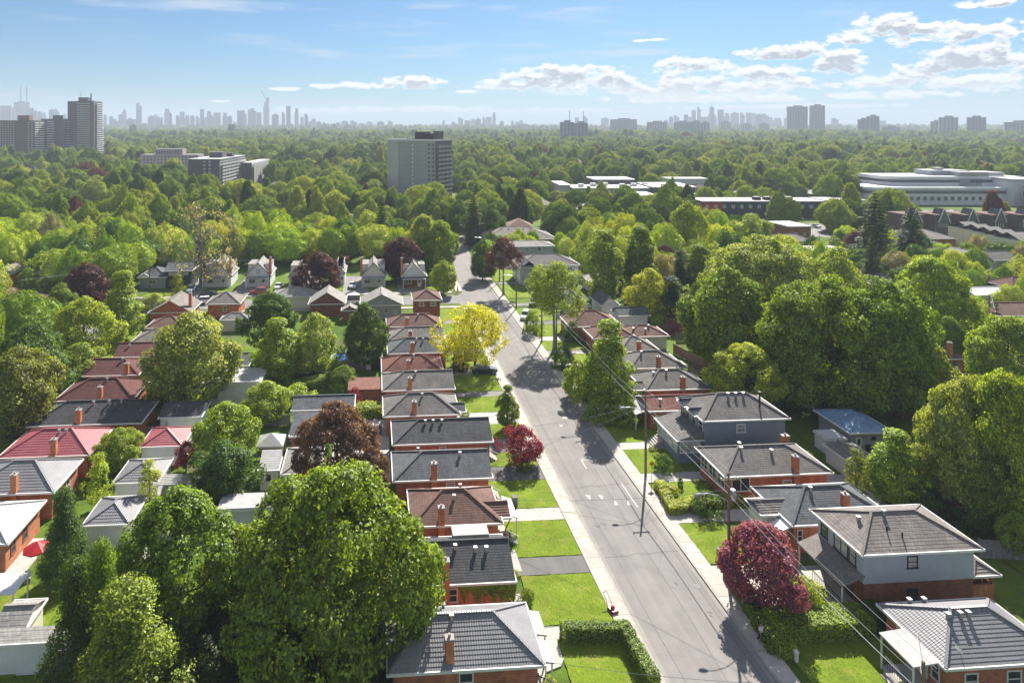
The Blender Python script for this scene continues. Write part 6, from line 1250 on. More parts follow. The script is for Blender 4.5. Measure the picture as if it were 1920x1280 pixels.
# scattered roofs among the trees
rs = random.Random(9)
hm_ = MB(); hm_.box(-5, 5, 0, 9, 0, 4.4); hwall = hm_.mesh('far_wall', objcol('far_house_wall', .8, .2, .1))
hm_ = MB(); slope(hm_, (-5.5, -.5, 4.4), (5.5, -.5, 4.4), (1, 4.5, 6.9), (-1, 4.5, 6.9), None); slope(hm_, (5.5, 9.5, 4.4), (-5.5, 9.5, 4.4), (-1, 4.5, 6.9), (1, 4.5, 6.9), None); slope(hm_, (-5.5, 9.5, 4.4), (-5.5, -.5, 4.4), (-1, 4.5, 6.9), (-1, 4.5, 6.9), None); slope(hm_, (5.5, -.5, 4.4), (5.5, 9.5, 4.4), (1, 4.5, 6.9), (1, 4.5, 6.9), None); hroof = hm_.mesh('far_roof', objcol('far_house_roof', .9, .2, .15))
wc = [(.55, .55, .55), (.28, .10, .07), (.45, .42, .36), (.22, .22, .24), (.7, .7, .7)]; rcol = [(.16, .12, .11), (.3, .28, .27), (.10, .10, .11), (.36, .34, .33), (.2, .12, .10)]
nh = 0
for _ in range(900):
    if nh >= 150: break
    u = rs.uniform(-20, 1940); D = rs.uniform(235, 800); x, y = AT(u, D)
    if u < 880 and D < 420: continue
    if not clear(x, y, 14): continue
    i = rs.randrange(5); j = rs.randrange(5); wn = ['white', 'red brick', 'cream', 'grey', 'white'][i]; rn = ['brown', 'pale grey', 'charcoal', 'pale', 'red brown'][j]
    area = 'left' if u < 700 else ('central' if u < 1300 else 'right'); lab = uniq('%s house, %s roof, %s' % (wn, rn, lmk(u, HY+F*H/D-20)))
    r = thing('distant_house', lab, 'house', (x, y, 0), rs.choice([-.1, 1.47, .2]), 'distant houses among the trees'); a = link('wall', hwall, r); b = link('roof', hroof, r); a.color = (*wc[i], 1); b.color = (*rcol[j], 1); HB.append((x-6, x+6, y-3, y+10)); nh += 1
# woodland: one mass, instances on points
def woods():
    pts = []; sc = []; rg = np.random.default_rng(21)
    for (d0, d1, sp, s) in ((225, 620, 10.4, .95), (620, 1500, 13.5, 1.25), (1500, 3200, 22, 1.75), (3200, 5000, 40, 2.7)):
        n = int((d1**2-d0**2)*.5*1.62/sp**2)
        u = rg.uniform(-90, 2010, n); 
        D = np.sqrt(rg.uniform(d0**2, d1**2, n))
        for uu, dd in zip(u, D):
            x, y = AT(uu, dd); w = 10*s
            if dd < 950 and not clear(x, y, w*.8): continue
            if uu > 1400 and dd < 268: continue
            if dd < 340 and not free(x, y, w, .34): continue
            if dd < 285 and (-66 < x < 62): 
                if x > 20 and y < 240: continue
            if dd < 470: placed.append((x, y, w/2*.8))
            ph = .5+.5*math.sin(x*.013+1)*math.sin(y*.009+.7)
            pts.append((x, y, -.3)); sc.append(s*rg.uniform(.62, 1.38)*(.9+.25*ph))
    return pts, sc
pts, sc = woods(); print('woods', len(pts))
protos = []
for i, (h0, w0, cm, tm) in enumerate(FK):
    x, y = AT(1000+i*60, 640+i*20); r = thing('tree', ['rounded', 'broad', 'upright', 'low broad', 'pointed'][i]+' tree far off in the central woodland', 'tree', (x, y, 0)); c = link('crown', cm, r); link('trunk', tm, r); protos.append(c)
wm = bpy.data.meshes.new('woodland'); wm.from_pydata(pts, [], []); at = wm.attributes.new('size', 'FLOAT', 'POINT'); at.data.foreach_set('value', sc); wo = link('woodland', wm)
ng = bpy.data.node_groups.new('woodland', 'GeometryNodeTree'); ng.interface.new_socket('Geometry', in_out='INPUT', socket_type='NodeSocketGeometry'); ng.interface.new_socket('Geometry', in_out='OUTPUT', socket_type='NodeSocketGeometry')
gi = ng.nodes.new('NodeGroupInput'); go = ng.nodes.new('NodeGroupOutput'); jn = ng.nodes.new('GeometryNodeJoinGeometry'); rv = ng.nodes.new('FunctionNodeRandomValue'); rv.data_type = 'INT'; rv.inputs[4].default_value = 0; rv.inputs[5].default_value = 4; rv.inputs[8].default_value = 4
rr_ = ng.nodes.new('FunctionNodeRandomValue'); rr_.data_type = 'FLOAT_VECTOR'; rr_.inputs[0].default_value = (0, 0, 0); rr_.inputs[1].default_value = (0, 0, 6.28); na = ng.nodes.new('GeometryNodeInputNamedAttribute'); na.data_type = 'FLOAT'; na.inputs[0].default_value = 'size'
for i, c in enumerate(protos):
    oi = ng.nodes.new('GeometryNodeObjectInfo'); oi.inputs[0].default_value = c; oi.inputs[1].default_value = True
    ip = ng.nodes.new('GeometryNodeInstanceOnPoints'); cp = ng.nodes.new('FunctionNodeCompare'); cp.data_type = 'INT'; cp.operation = 'EQUAL'; ng.links.new(rv.outputs[2], cp.inputs[2]); cp.inputs[3].default_value = i
    ng.links.new(gi.outputs[0], ip.inputs[0]); ng.links.new(cp.outputs[0], ip.inputs[1]); ng.links.new(oi.outputs['Geometry'], ip.inputs[2]); ng.links.new(rr_.outputs[0], ip.inputs[5]); ng.links.new(na.outputs[0], ip.inputs[6]); ng.links.new(ip.outputs[0], jn.inputs[0])
ng.links.new(jn.outputs[0], go.inputs[0]); md = wo.modifiers.new('scatter', 'NODES'); md.node_group = ng
tag(wo, 'mixed green woodland canopy stretching away to the horizon', 'woodland', kind='stuff')

# haze
hz = MB(); hz.box(-11100, 11100, -1600, 12100, -4.5, 262); hb_ = bpy.data.materials.new('haze'); hb_.use_nodes = True; nt = hb_.node_tree; nt.nodes.clear(); o_ = nt.nodes.new('ShaderNodeOutputMaterial'); pv = nt.nodes.new('ShaderNodeVolumePrincipled'); pv.inputs['Color'].default_value = (.66, .76, .88, 1); pv.inputs['Density'].default_value = 2.1e-4; pv.inputs['Anisotropy'].default_value = 0; nt.links.new(pv.outputs[0], o_.inputs['Volume'])
ho = hz.build('haze', hb_); ho['kind'] = 'stuff'
# ------------------------------------------------------------------ street furniture, cars, people and small things
ORD = ['nearest', 'second nearest', 'third nearest', 'fourth nearest', 'fifth nearest', 'sixth nearest', 'seventh nearest', 'farthest']
def wire(pts_pairs, label, sag=.5, rad=.018, n=10):
    mb = MB()
    for a, b in pts_pairs:
        a, b = Vector(a), Vector(b); mb.tube([a.lerp(b, i/n)-Vector((0, 0, sag*4*(i/n)*(1-i/n))) for i in range(n+1)], rad, 4, cap=False)
    return tag(mb.build('overhead_wire', M_WIRE), label, 'wire', 'overhead wires along the street')
def pole(x, y, h, label, lamp=True, arm=-1, cross=True, trans=False):
    r = thing('utility_pole', label, 'utility pole', (x, y, 0), 0, 'wooden utility poles on the east side of the road'); r['label'] = label
    MB().tube([(0, 0, 0), (.02, 0, h*.5), (.0, .03, h)], [.17, .14, .10], 8).build('shaft', M_WOOD, r)
    if cross:
        o = MB().box(-.9, .9, -.13, -.03, h-.75, h-.62).build('crossarm', M_WOOD, r); i = MB()
        for q in (-.8, .0, .8): i.lathe([(.05, h-.62), (.07, h-.52), (.04, h-.42)], q, -.08, 6)
        i.build('insulators', M_METAL, r)
    if trans: MB().lathe([(.24, h-2.6), (.26, h-2.5), (.26, h-1.7), (.2, h-1.6)], .4, 0, 10).build('transformer', M_METAL, r)
    if lamp:
        z = h-2.2; o = MB().tube([(arm*.1, 0, z-.5), (arm*1.0, 0, z+.1), (arm*2.0, 0, z+.32), (arm*2.6, 0, z+.3)], .035, 5).build('lamp_arm', M_METAL, r)
        hd = MB(); hd.tube([(arm*2.5, 0, z+.3), (arm*2.75, 0, z+.27), (arm*3.1, 0, z+.24), (arm*3.3, 0, z+.26)], [.06, .15, .15, .05], 8); hd.build('lamp_head', M_PIPE, o)
    return r
PX = 33.15; PY = [38.9, 61.7, 81.4, 102, 122.5, 133.5, 158, 186, 212]; PHT = [10.6, 10.5, 10.5, 10.3, 10.3, 10.2, 10, 10, 10]
for i, (y, h) in enumerate(zip(PY, PHT)):
    pole(PX+(0 if y < 170 else 1.2), y, h, '%s wooden utility pole with a lamp arm on the east verge' % ['bare topped bottom edge', 'nearest in full view', 'next', 'third along', 'fourth along', 'tree trunk side', 'sixth along', 'seventh along', 'last seen'][i]
         if False else ['wooden utility pole whose bare top shows in front of the corner bungalow', 'wooden utility pole rising through the pink flowering tree', 'wooden utility pole with lamp arm beside the warning sign', 'wooden utility pole by the bright green street tree', 'wooden utility pole behind the bright green street tree', 'wooden utility pole beside the long bare tree trunk', 'wooden utility pole at the road junction', 'wooden utility pole by the purple roadside tree', 'wooden utility pole farthest up the road'][i], lamp=i != 5, cross=i not in (0,), trans=i in (1, 4))
for q, zz, lab in ((-.8, -.42, 'upper wire above the east verge, road side'), (.8, -.42, 'upper wire above the east verge, house side'), (0.0, -2.0, 'thick lower cable above the east verge')):
    pr = [((PX+q+(0 if a < 170 else 1.2), a-.08, ha+zz), (PX+q+(0 if b < 170 else 1.2), b-.08, hb2+zz)) for a, b, ha, hb2 in zip(PY, PY[1:], PHT, PHT[1:])]
    wire(pr, lab, .45, .035 if zz < -1 else .016)
def drop(i, x, y, z, lab): wire([((PX, PY[i], PHT[i]-1.6), (x, y, z))], lab, .5, .016)
drop(0, 42.5, 50.5, 3.3, 'service wire dropping to the corner bungalow'); drop(0, 12.4, 50, 3.2, 'service wire crossing the road to the nearest bungalow'); drop(1, 42.5, 63, 5.2, 'service wire dropping to the stucco house'); drop(1, 13.5, 72, 3.2, 'service wire crossing the road to the brown roofed bungalow')
drop(2, 40.2, 79, 3.2, 'service wire dropping to the sunroom bungalow'); drop(2, 13.4, 80, 3.2, 'service wire crossing to the bungalow beside the crimson tree'); drop(2, 41, 90, 5.2, 'service wire dropping to the blue house'); drop(2, 13.2, 88, 3.2, 'service wire crossing the road above the crimson tree'); drop(3, 12.4, 103, 3.2, 'service wire crossing above the small upright tree'); drop(4, 12.2, 112, 3.2, 'service wire crossing near the yellow tree'); drop(3, 41, 106, 3.2, 'service wire dropping to the grey bungalow with a red chimney'); drop(6, 8, 160, 5.2, 'service wire crossing the junction to the tall brick house')
# west street and cross street poles
for (u, vt, vb, lab) in ((280, 498, 548, 'thin grey pole beside the dark two level house'), (133, 590, 690, 'grey pole hidden in the loose light tree on the left'), (1855, 552, 640, 'wooden pole with transformer behind the right edge trees'), (1536, 440, 470, 'thin pole behind the broad pale tree'), (505, 488, 540, 'thin pole in front of the gabled row'), (878, 412, 452, 'lamp pole at the top of the road'), (1343, 398, 450, 'thin pole near the red ended building'), (1576, 350, 392, 'thin pole above the white warehouse'), (1824, 400, 440, 'pole among the townhouses')):
    x, y = P(u, vb); h = (vb-vt)/(vb-HY)*H; r = pole(x, y, h, lab, lamp='lamp' in lab or 'thin grey' in lab, trans='transformer' in lab); r['group'] = 'utility poles away from the main road'
x, y = P(1855, 640); wire([((x, y, 13), (x-26, y+14, 9)), ((x, y, 11), (x-18, y-22, 6)), ((x, y, 13), (x+30, y-12, 12))], 'three wires fanning from the pole at the right edge', .8, .03)
x, y = P(280, 548); wire([((x, y, 9), (x+24, y+10, 6)), ((x, y, 9), (x-22, y-20, 8))], 'wires leading from the thin grey pole on the left', .6, .03)
# cars
def car_proto(kind):
    r = thing('car', 'x', 'car'); L, Wd = (4.5, 1.78)
    suv = kind == 'suv'; van = kind == 'van'; hz_ = 1.45 if kind == 'car' else (1.72 if suv else 2.2)
    body = [(-2.25, .45, .78), (-2.2, .30, .80), (-1.2, .24, .98), (1.9, .24, 1.0), (2.2, .30, .95), (2.25, .5, .85)]
    st = [(-2.25, .50, .70, .80), (-2.1, .28, .84, .86), (-1.0, .24, .98 if not suv else 1.08, .89), (.2, .24, 1.0 if not suv else 1.1, .89), (1.6, .24, 1.02 if not suv else 1.12, .88), (2.15, .30, .95 if not suv else 1.1, .85), (2.25, .52, .85, .78)]
    mb = MB(); R_ = []
    for x, z0, z1, hw in st: R_.append([(x, -hw+.06, z0), (x, hw-.06, z0), (x, hw, z0+.16), (x, hw, z1-.12), (x, hw-.12, z1), (x, -hw+.12, z1), (x, -hw, z1-.12), (x, -hw, z0+.16)])
    for a, b in zip(R_, R_[1:]):
        for i in range(8): mb.face([a[i], a[(i+1) % 8], b[(i+1) % 8], b[i]][::-1])
    mb.face(R_[0]); mb.face(R_[-1][::-1])
    # roof panel and pillars
    if van: g0, g1, g2, g3 = -1.5, -1.0, 2.0, 2.15
    elif suv: g0, g1, g2, g3 = -.95, -.35, 1.75, 2.1
    else: g0, g1, g2, g3 = -.95, -.2, 1.05, 1.75
    zb = .97 if not suv else 1.07
    roof = [(g1, -.62, hz_-.03), (g2, -.62, hz_-.03), (g2, .62, hz_-.03), (g1, .62, hz_-.03)]; mb.box(g1, g2, -.62, .62, hz_-.06, hz_)
    b0 = mb.build('body', M_PAINT, r)
    g = MB(); lo = [(g0, -.80, zb), (g3, -.80, zb), (g3, .80, zb), (g0, .80, zb)]; hi = [(g1, -.625, hz_-.06), (g2, -.625, hz_-.06), (g2, .625, hz_-.06), (g1, .625, hz_-.06)]
    for i in range(4): j = (i+1) % 4; g.face([lo[i], lo[j], hi[j], hi[i]])
    g.build('windows', M_GLASS, r)
    wl = MB(); wl.tube([(0, -.11, 0), (0, .11, 0)], .33, 12); wm_ = wl.mesh('wheel', M_RUB); rm = MB(); rm.tube([(0, -.12, 0), (0, .12, 0)], .19, 8); rme = rm.mesh('rim', M_PIPE)
    for sx in (-1.4, 1.4):
        for sy in (-.8, .8): w_ = link('wheel', wm_, r, (sx, sy, .33)); link('rim', rme, w_)
    for sy in (-.62, .62): MB().box(-2.24, -2.16, sy-.16, sy+.16, .58, .72).build('headlight', M_TRIM, r); MB().box(2.17, 2.262, sy-.14, sy+.14, .66, .8).build('tail_light', M_REDW, r)
    return r
CP = {}
def car(kind, u, v, rz, col, label, name='car', xy=None):
    x, y = xy or P(u, v); 
    if kind not in CP: CP[kind] = r = car_proto(kind)
    else: r = dup(CP[kind], (0, 0, 0))
    r.name = name; r.location = (x, y, .11); r.rotation_euler.z = rz; r['label'] = label; r['category'] = 'van' if kind == 'van' else 'car'; r['group'] = 'parked cars and vans'
    for ch in r.children:
        if ch.name.startswith('body'): ch.color = (*col, 1)
    return r
h90 = math.pi/2
car('car', 872, 672, 0, (.02, .022, .025), 'black car on the drive behind the yellow tree'); car('car', 908, 700, math.pi, (.02, .03, .04), 'dark blue green car parked across the west lawn')
car('car', 661, 540, h90, (.6, .6, .62), 'silver car on the drive between two gabled houses'); car('car', 522, 542, h90, (.65, .66, .68), 'pale car in front of the purple tree'); car('suv', 744, 578, h90, (.04, .04, .045), 'dark utility vehicle behind the green gable house')
car('van', 659, 570, 0, (.75, .75, .76), 'white van parked on the cross street', 'van'); car('suv', 485, 552, 0, (.35, .06, .05), 'red pickup on the cross street near the left gabled houses', 'pickup_truck'); car('car', 391, 557, .1, (.02, .02, .025), 'black car on the cross street in front of the white gabled house'); car('suv', 378, 570, .2, (.7, .7, .72), 'white car on the cross street at the far left')
car('suv', 357, 548, h90, (.5, .55, .6), 'pale blue grey car beside the young lime tree'); car('suv', 138, 712, h90, (.015, .015, .018), 'black car beside the maroon roofed bungalow'); car('car', 106, 745, .2, (.16, .24, .30), 'pale blue covered car on the west street'); car('car', 185, 576, 0, (.6, .6, .6), 'white car behind the upright light green tree')
car('car', 1390, 440, .3, (.6, .6, .6), 'white car parked far off near the red ended building'); car('suv', 985, 598, 1.2, (.5, .52, .55), 'grey car on the east drive by the corner planting'); car('car', 1000, 572, 1.3, (.03, .03, .035), 'dark car on the east drive up the road'); car('car', 1735, 655, 1.8, (.45, .3, .3), 'pinkish car under the bright maple on the right')
car('car', 1895, 655, .4, (.25, .05, .04), 'dark red car at the right edge street'); car('suv', 552, 528, h90, (.07, .08, .1), 'dark car behind the pale car'); car('car', 1268, 880, 0, (.3, .3, .3), 'x') if False else None
pk = MB(); pk.prism([AT(1395, 268), AT(1650, 262), AT(1640, 300), AT(1400, 300)], 0, .03); o = pk.build('parking_lot', M_ROAD2); o['kind'] = 'structure'
for i, (u, D, c, nm) in enumerate(((1425, 284, (.6, .6, .6), 'white'), (1441, 285, (.05, .05, .06), 'black'), (1462, 286, (.3, .05, .05), 'dark red'), (1478, 286, (.5, .52, .55), 'silver'), (1512, 288, (.08, .12, .25), 'blue'), (1530, 288, (.6, .6, .58), 'cream'), (1556, 290, (.2, .2, .21), 'grey'), (1590, 280, (.55, .56, .6), 'pale'))):
    car('car' if i % 3 else 'suv', 0, 0, 1.5+.03*i, c, '%s car in the far parking lot behind the trees, %s from the left' % (nm, OW[i]), xy=AT(u, D))
# warning sign
x, y = P(1229, 955); x, y = 33.3, 79.9
r = thing('road_sign', 'yellow diamond warning sign on a thin post behind the square hedge', 'road sign', (x, y, 0)); MB().tube([(0, 0, 0), (0, 0, 2.7)], .035, 6).build('post', M_METAL, r)
my = paint('sign_yellow', (.62, .42, .03), .5, .05); sg = MB(); sg.face([(0, -.05, 1.95), (.42, -.05, 2.37), (0, -.05, 2.79), (-.42, -.05, 2.37)]); sg.face([(0, -.035, 1.95), (-.42, -.035, 2.37), (0, -.035, 2.79), (.42, -.035, 2.37)])
p4 = [(0, 1.95), (.42, 2.37), (0, 2.79), (-.42, 2.37)]
for i in range(4): a, b = p4[i], p4[(i+1) % 4]; sg.face([(a[0], -.05, a[1]), (a[0], -.035, a[1]), (b[0], -.035, b[1]), (b[0], -.05, b[1])])
sg.build('sign_plate', my, r); MB().box(-.2, .2, -.06, -.053, 2.3, 2.44).build('symbol', M_BLACK, r)
# red lawn mower on the west lawn
x, y = P(1149, 1148); r = thing('lawn_mower', 'red push lawn mower standing on the west lawn by the sidewalk', 'lawn mower', (x, y, .12), .3); mr = paint('red_paint', (.42, .02, .025), .3, .08)
MB().prism([(-.27, -.40), (.27, -.40), (.30, 0), (.25, .36), (-.25, .36), (-.30, 0)], .12, .28).build('deck', mr, r); e = MB(); e.lathe([(.20, .281), (.20, .42), (.12, .5)], 0, 0, 10); e.build('engine', M_REDW, r)
hd = MB()
for s in (-1, 1): hd.tube([(s*.22, .32, .2), (s*.2, .95, .85), (s*.19, 1.15, 1.0)], .02, 5)
hd.tube([(-.19, 1.15, 1.0), (.19, 1.15, 1.0)], .024, 5); hd.build('handle', M_BLACK, r)
for sx in (-.3, .3):
    for sy in (-.3, .28): MB().tube([(sx-.04, sy, .1), (sx+.04, sy, .1)], .10, 10).build('wheel', M_RUB, r)
# bird bath / garden post
x, y = P(1493, 1242); r = thing('garden_post', 'cream garden post with a cap standing on the shaded lawn near the corner bungalow', 'post', (x, y, .12)); MB().box(-.12, .12, -.12, .12, 0, .75).build('shaft', M_CREAM, r); MB().box(-.16, .16, -.16, .16, .752, .85).build('cap', M_TRIM, r)
# pool
x, y = P(650, 681); r = thing('swimming_pool', 'round above ground pool with blue water in the west back yard', 'swimming pool', (x, y, 0)); mp = paint('pool_wall', (.10, .18, .34), .5, .05)
n = 28; rad = 2.9; pw = MB(); 
for i in range(n):
    a, b = 2*math.pi*i/n, 2*math.pi*(i+1)/n; pw.face([(rad*math.cos(a), rad*math.sin(a), 0), (rad*math.cos(b), rad*math.sin(b), 0), (rad*math.cos(b), rad*math.sin(b), 1.2), (rad*math.cos(a), rad*math.sin(a), 1.2)]); pw.face([(rad*math.cos(a), rad*math.sin(a), 1.2), (rad*math.cos(b), rad*math.sin(b), 1.2), ((rad-.15)*math.cos(b), (rad-.15)*math.sin(b), 1.2), ((rad-.15)*math.cos(a), (rad-.15)*math.sin(a), 1.2)])
    pw.face([((rad-.15)*math.cos(b), (rad-.15)*math.sin(b), .6), ((rad-.15)*math.cos(a), (rad-.15)*math.sin(a), .6), ((rad-.15)*math.cos(a), (rad-.15)*math.sin(a), 1.2), ((rad-.15)*math.cos(b), (rad-.15)*math.sin(b), 1.2)][::-1])
pw.build('pool_wall', M_TRIM, r); wt = MB(); wt.face([((rad-.15)*math.cos(2*math.pi*i/n), (rad-.15)*math.sin(2*math.pi*i/n), 1.0) for i in range(n)])
wmat = NB('pool_water'); wmat.bsdf((.02, .10, .28, 1), .08, .8, wmat.noise(wmat.n('ShaderNodeNewGeometry').outputs['Position'], 3, 3), .3, .05); wt.build('water', wmat.m, r)
# fences: boards one by one joined as they are too fine to pick apart, posts as parts
def fence(label, a, b, h, mat, bw=.16, ps=2.4):
    a = Vector((*a, 0)); b = Vector((*b, 0)); L = (b-a).length; d = (b-a)/L; n_ = Vector((-d.y, d.x, 0)); r = thing('fence', label, 'fence', a, math.atan2(d.y, d.x)); mb = MB(); k = int(L/bw)
    for i in range(k): j = random.uniform(-.03, .03); mb.box(i*bw+.008, (i+1)*bw-.008, -.012+random.uniform(-.01, .01), .012, .05, h+j)
    mb.box(0, L, .014, .06, h*.25, h*.25+.09); mb.box(0, L, .014, .06, h*.8, h*.8+.09); o = mb.build('boards', mat, r); o['kind'] = 'stuff'
    pm = MB().box(-.06, .06, .062, .18, 0, h+.08).mesh('post', mat)
    for i in range(int(L/ps)+1): link('post', pm, r, (min(i*ps, L), 0, 0))
    return r
fence('weathered board fence round the pool yard', P(520, 705), P(712, 690), 1.9, M_FENCEG); fence('weathered grey board fence behind the stucco house at the right', P(1836, 1046), P(1960, 1055), 1.9, M_FENCEG); fence('brown board fence behind the taupe roofed bungalows on the east side', P(1262, 662), P(1350, 708), 1.8, M_FENCE)
fence('tan board fence beside the left brick bungalow porch', P(82, 606), P(116, 600), 1.7, M_FENCE); fence('brown fence between the deep green trees and the east bungalows', P(1290, 702), P(1480, 722), 1.8, M_FENCE); fence('brown fence beyond the blue garage', P(1648, 770), P(1730, 800), 1.8, M_FENCE); fence('board fence along the back of the near left yards', P(165, 1075), P(235, 1120), 1.7, M_FENCEG)
fence('dark fence behind the sheds near the copper tree', P(486, 845), P(545, 842), 1.6, M_FENCE); fence('fence line left of the cream garden house', P(470, 800), P(545, 798), 1.6, M_FENCEG); fence('fence beside the purple lilac', P(1268, 640), P(1330, 640), 1.7, M_FENCEG)
# gazebo
x, y = P(509, 858); r = thing('gazebo', 'small gazebo with a pale pointed canopy over a dark table', 'gazebo', (x, y, 0)); g = MB()
for a, b in (((-1.7, -1.7), (1.7, -1.7)), ((1.7, -1.7), (1.7, 1.7)), ((1.7, 1.7), (-1.7, 1.7)), ((-1.7, 1.7), (-1.7, -1.7))): g.face([(*a, 2.25), (*b, 2.25), (0, 0, 3.25)]); g.face([(*a, 2.05), (*b, 2.05), (*b, 2.25), (*a, 2.25)])
g.build('canopy', M_SH['pale'], r)
for sx in (-1.6, 1.6):
    for sy in (-1.6, 1.6): MB().box(sx-.05, sx+.05, sy-.05, sy+.05, 0, 2.2).build('post', M_METAL, r)
r = thing('garden_table', 'dark round table under the gazebo', 'table', (x, y, 0)); MB().lathe([(.65, .7), (.65, .74)], 0, 0, 12).build('table_top', M_TRIMD, r); MB().lathe([(.3, 0), (.05, .08), (.05, .7)], 0, 0, 8).build('pedestal', M_TRIMD, r)
# patio umbrella
x, y = P(70, 1065); r = thing('patio_umbrella', 'red patio umbrella behind the left edge brick bungalow', 'umbrella', (x, y, 0)); u_ = MB()
for i in range(8):
    a, b = math.pi/4*i, math.pi/4*(i+1); u_.face([(1.3*math.cos(a), 1.3*math.sin(a), 2.0), (1.3*math.cos(b), 1.3*math.sin(b), 2.0), (0, 0, 2.65)]); u_.face([(1.3*math.cos(a), 1.3*math.sin(a), 1.87), (1.3*math.cos(b), 1.3*math.sin(b), 1.87), (1.3*math.cos(b), 1.3*math.sin(b), 2.0), (1.3*math.cos(a), 1.3*math.sin(a), 2.0)])
u_.build('canopy', mr, r); MB().tube([(0, 0, 0), (0, 0, 2.64)], .03, 6).build('pole', M_METAL, r)
def chair(x, y, rz, lab, m=None):
    r = thing('garden_chair', lab, 'chair', (x, y, .09), rz, 'pale garden chairs'); m = m or M_TRIM; MB().box(-.25, .25, -.25, .25, .40, .45).build('seat', m, r); MB().box(-.25, .25, .24, .29, .46, .95).build('backrest', m, r)
    for a in (-.22, .22):
        for b in (-.22, .22): MB().box(a-.02, a+.02, b-.02, b+.02, 0, .399).build('leg', m, r)
x, y = P(52, 1092)
chair(x, y, .4, 'white garden chair left of the red umbrella'); chair(x+1.6, y-.3, 2.2, 'white garden chair in front of the red umbrella'); chair(x+2.8, y+1.4, -1.2, 'white garden chair right of the red umbrella')
x, y = P(705, 800); chair(x, y, .3, 'white garden chair on the patio by the copper beech, nearer the wall'); chair(x+1.2, y-1.5, 1.9, 'white garden chair on the patio by the copper beech, farther from the wall')
# barbecue, bins, crates
def binx(u, v, lab, col, nm='waste_bin'):
    x, y = P(u, v); r = thing(nm, lab, 'bin', (x, y, .05)); MB().prism([(-.28, -.3), (.28, -.3), (.28, .3), (-.28, .3)], 0, .95).build('body', paint('bin_'+lab[:6], col, .5, .05), r); MB().box(-.31, .31, -.34, .34, .952, 1.03).build('lid', M_BLACK, r)
binx(1598, 848, 'dark waste bin by the door of the blue roofed garage', (.02, .02, .025)); binx(1630, 850, 'second dark waste bin right of the garage door', (.02, .02, .025)); binx(1352, 1050, 'grey waste bin beside the drive near the pink tree', (.1, .12, .14)); binx(965, 948, 'grey waste bin at the white awning porch', (.12, .13, .14)); binx(712, 815, 'blue recycling bin behind the charcoal roofed bungalow', (.02, .08, .25))
# trampoline and shed clutter on the west side: planter box
x, y = P(52, 1248); r = thing('planter_box', 'long tan wooden planter box in front of the white shed', 'planter', (x, y, 0)); MB().box(-1.3, 1.3, -.3, .3, 0, .6).build('box', M_CREAM, r); MB().box(-1.2, 1.2, -.22, .22, .6, .66).build('soil', M_BARK, r)
# play slide in the far yard
x, y = P(648, 500); r = thing('playhouse', 'small wooden play tower in the bright yard behind the gabled row', 'playhouse', (x, y, 0)); MB().box(-1, 1, -1, 1, 1.2, 1.35).build('floor', M_FENCE, r)
for sx in (-.9, .9):
    for sy in (-.9, .9): MB().box(sx-.06, sx+.06, sy-.06, sy+.06, 0, 2.6).build('post', M_FENCE, r)
pr_ = MB(); pr_.face([(-1.1, -1.1, 2.6), (1.1, -1.1, 2.6), (1.1, 0, 3.3), (-1.1, 0, 3.3)]); pr_.face([(1.1, 1.1, 2.6), (-1.1, 1.1, 2.6), (-1.1, 0, 3.3), (1.1, 0, 3.3)]); pr_.build('roof', M_BRICKO, r)
# pergola beside the striped garage
x, y = P(315, 940); r = thing('pergola', 'white pergola beside the striped roof garage', 'pergola', (x, y, 0))
for sx in (-1.2, 1.2):
    for sy in (-1, 1): MB().box(sx-.07, sx+.07, sy-.07, sy+.07, 0, 2.3).build('post', M_TRIM, r)
for i in range(7): MB().box(-1.4, 1.4, -1.1+i*.36, -1.03+i*.36, 2.42, 2.55).build('rafter', M_TRIM, r)
for sx in (-1.2, 1.2): MB().box(sx-.05, sx+.05, -1.2, 1.2, 2.3, 2.418).build('beam', M_TRIM, r)
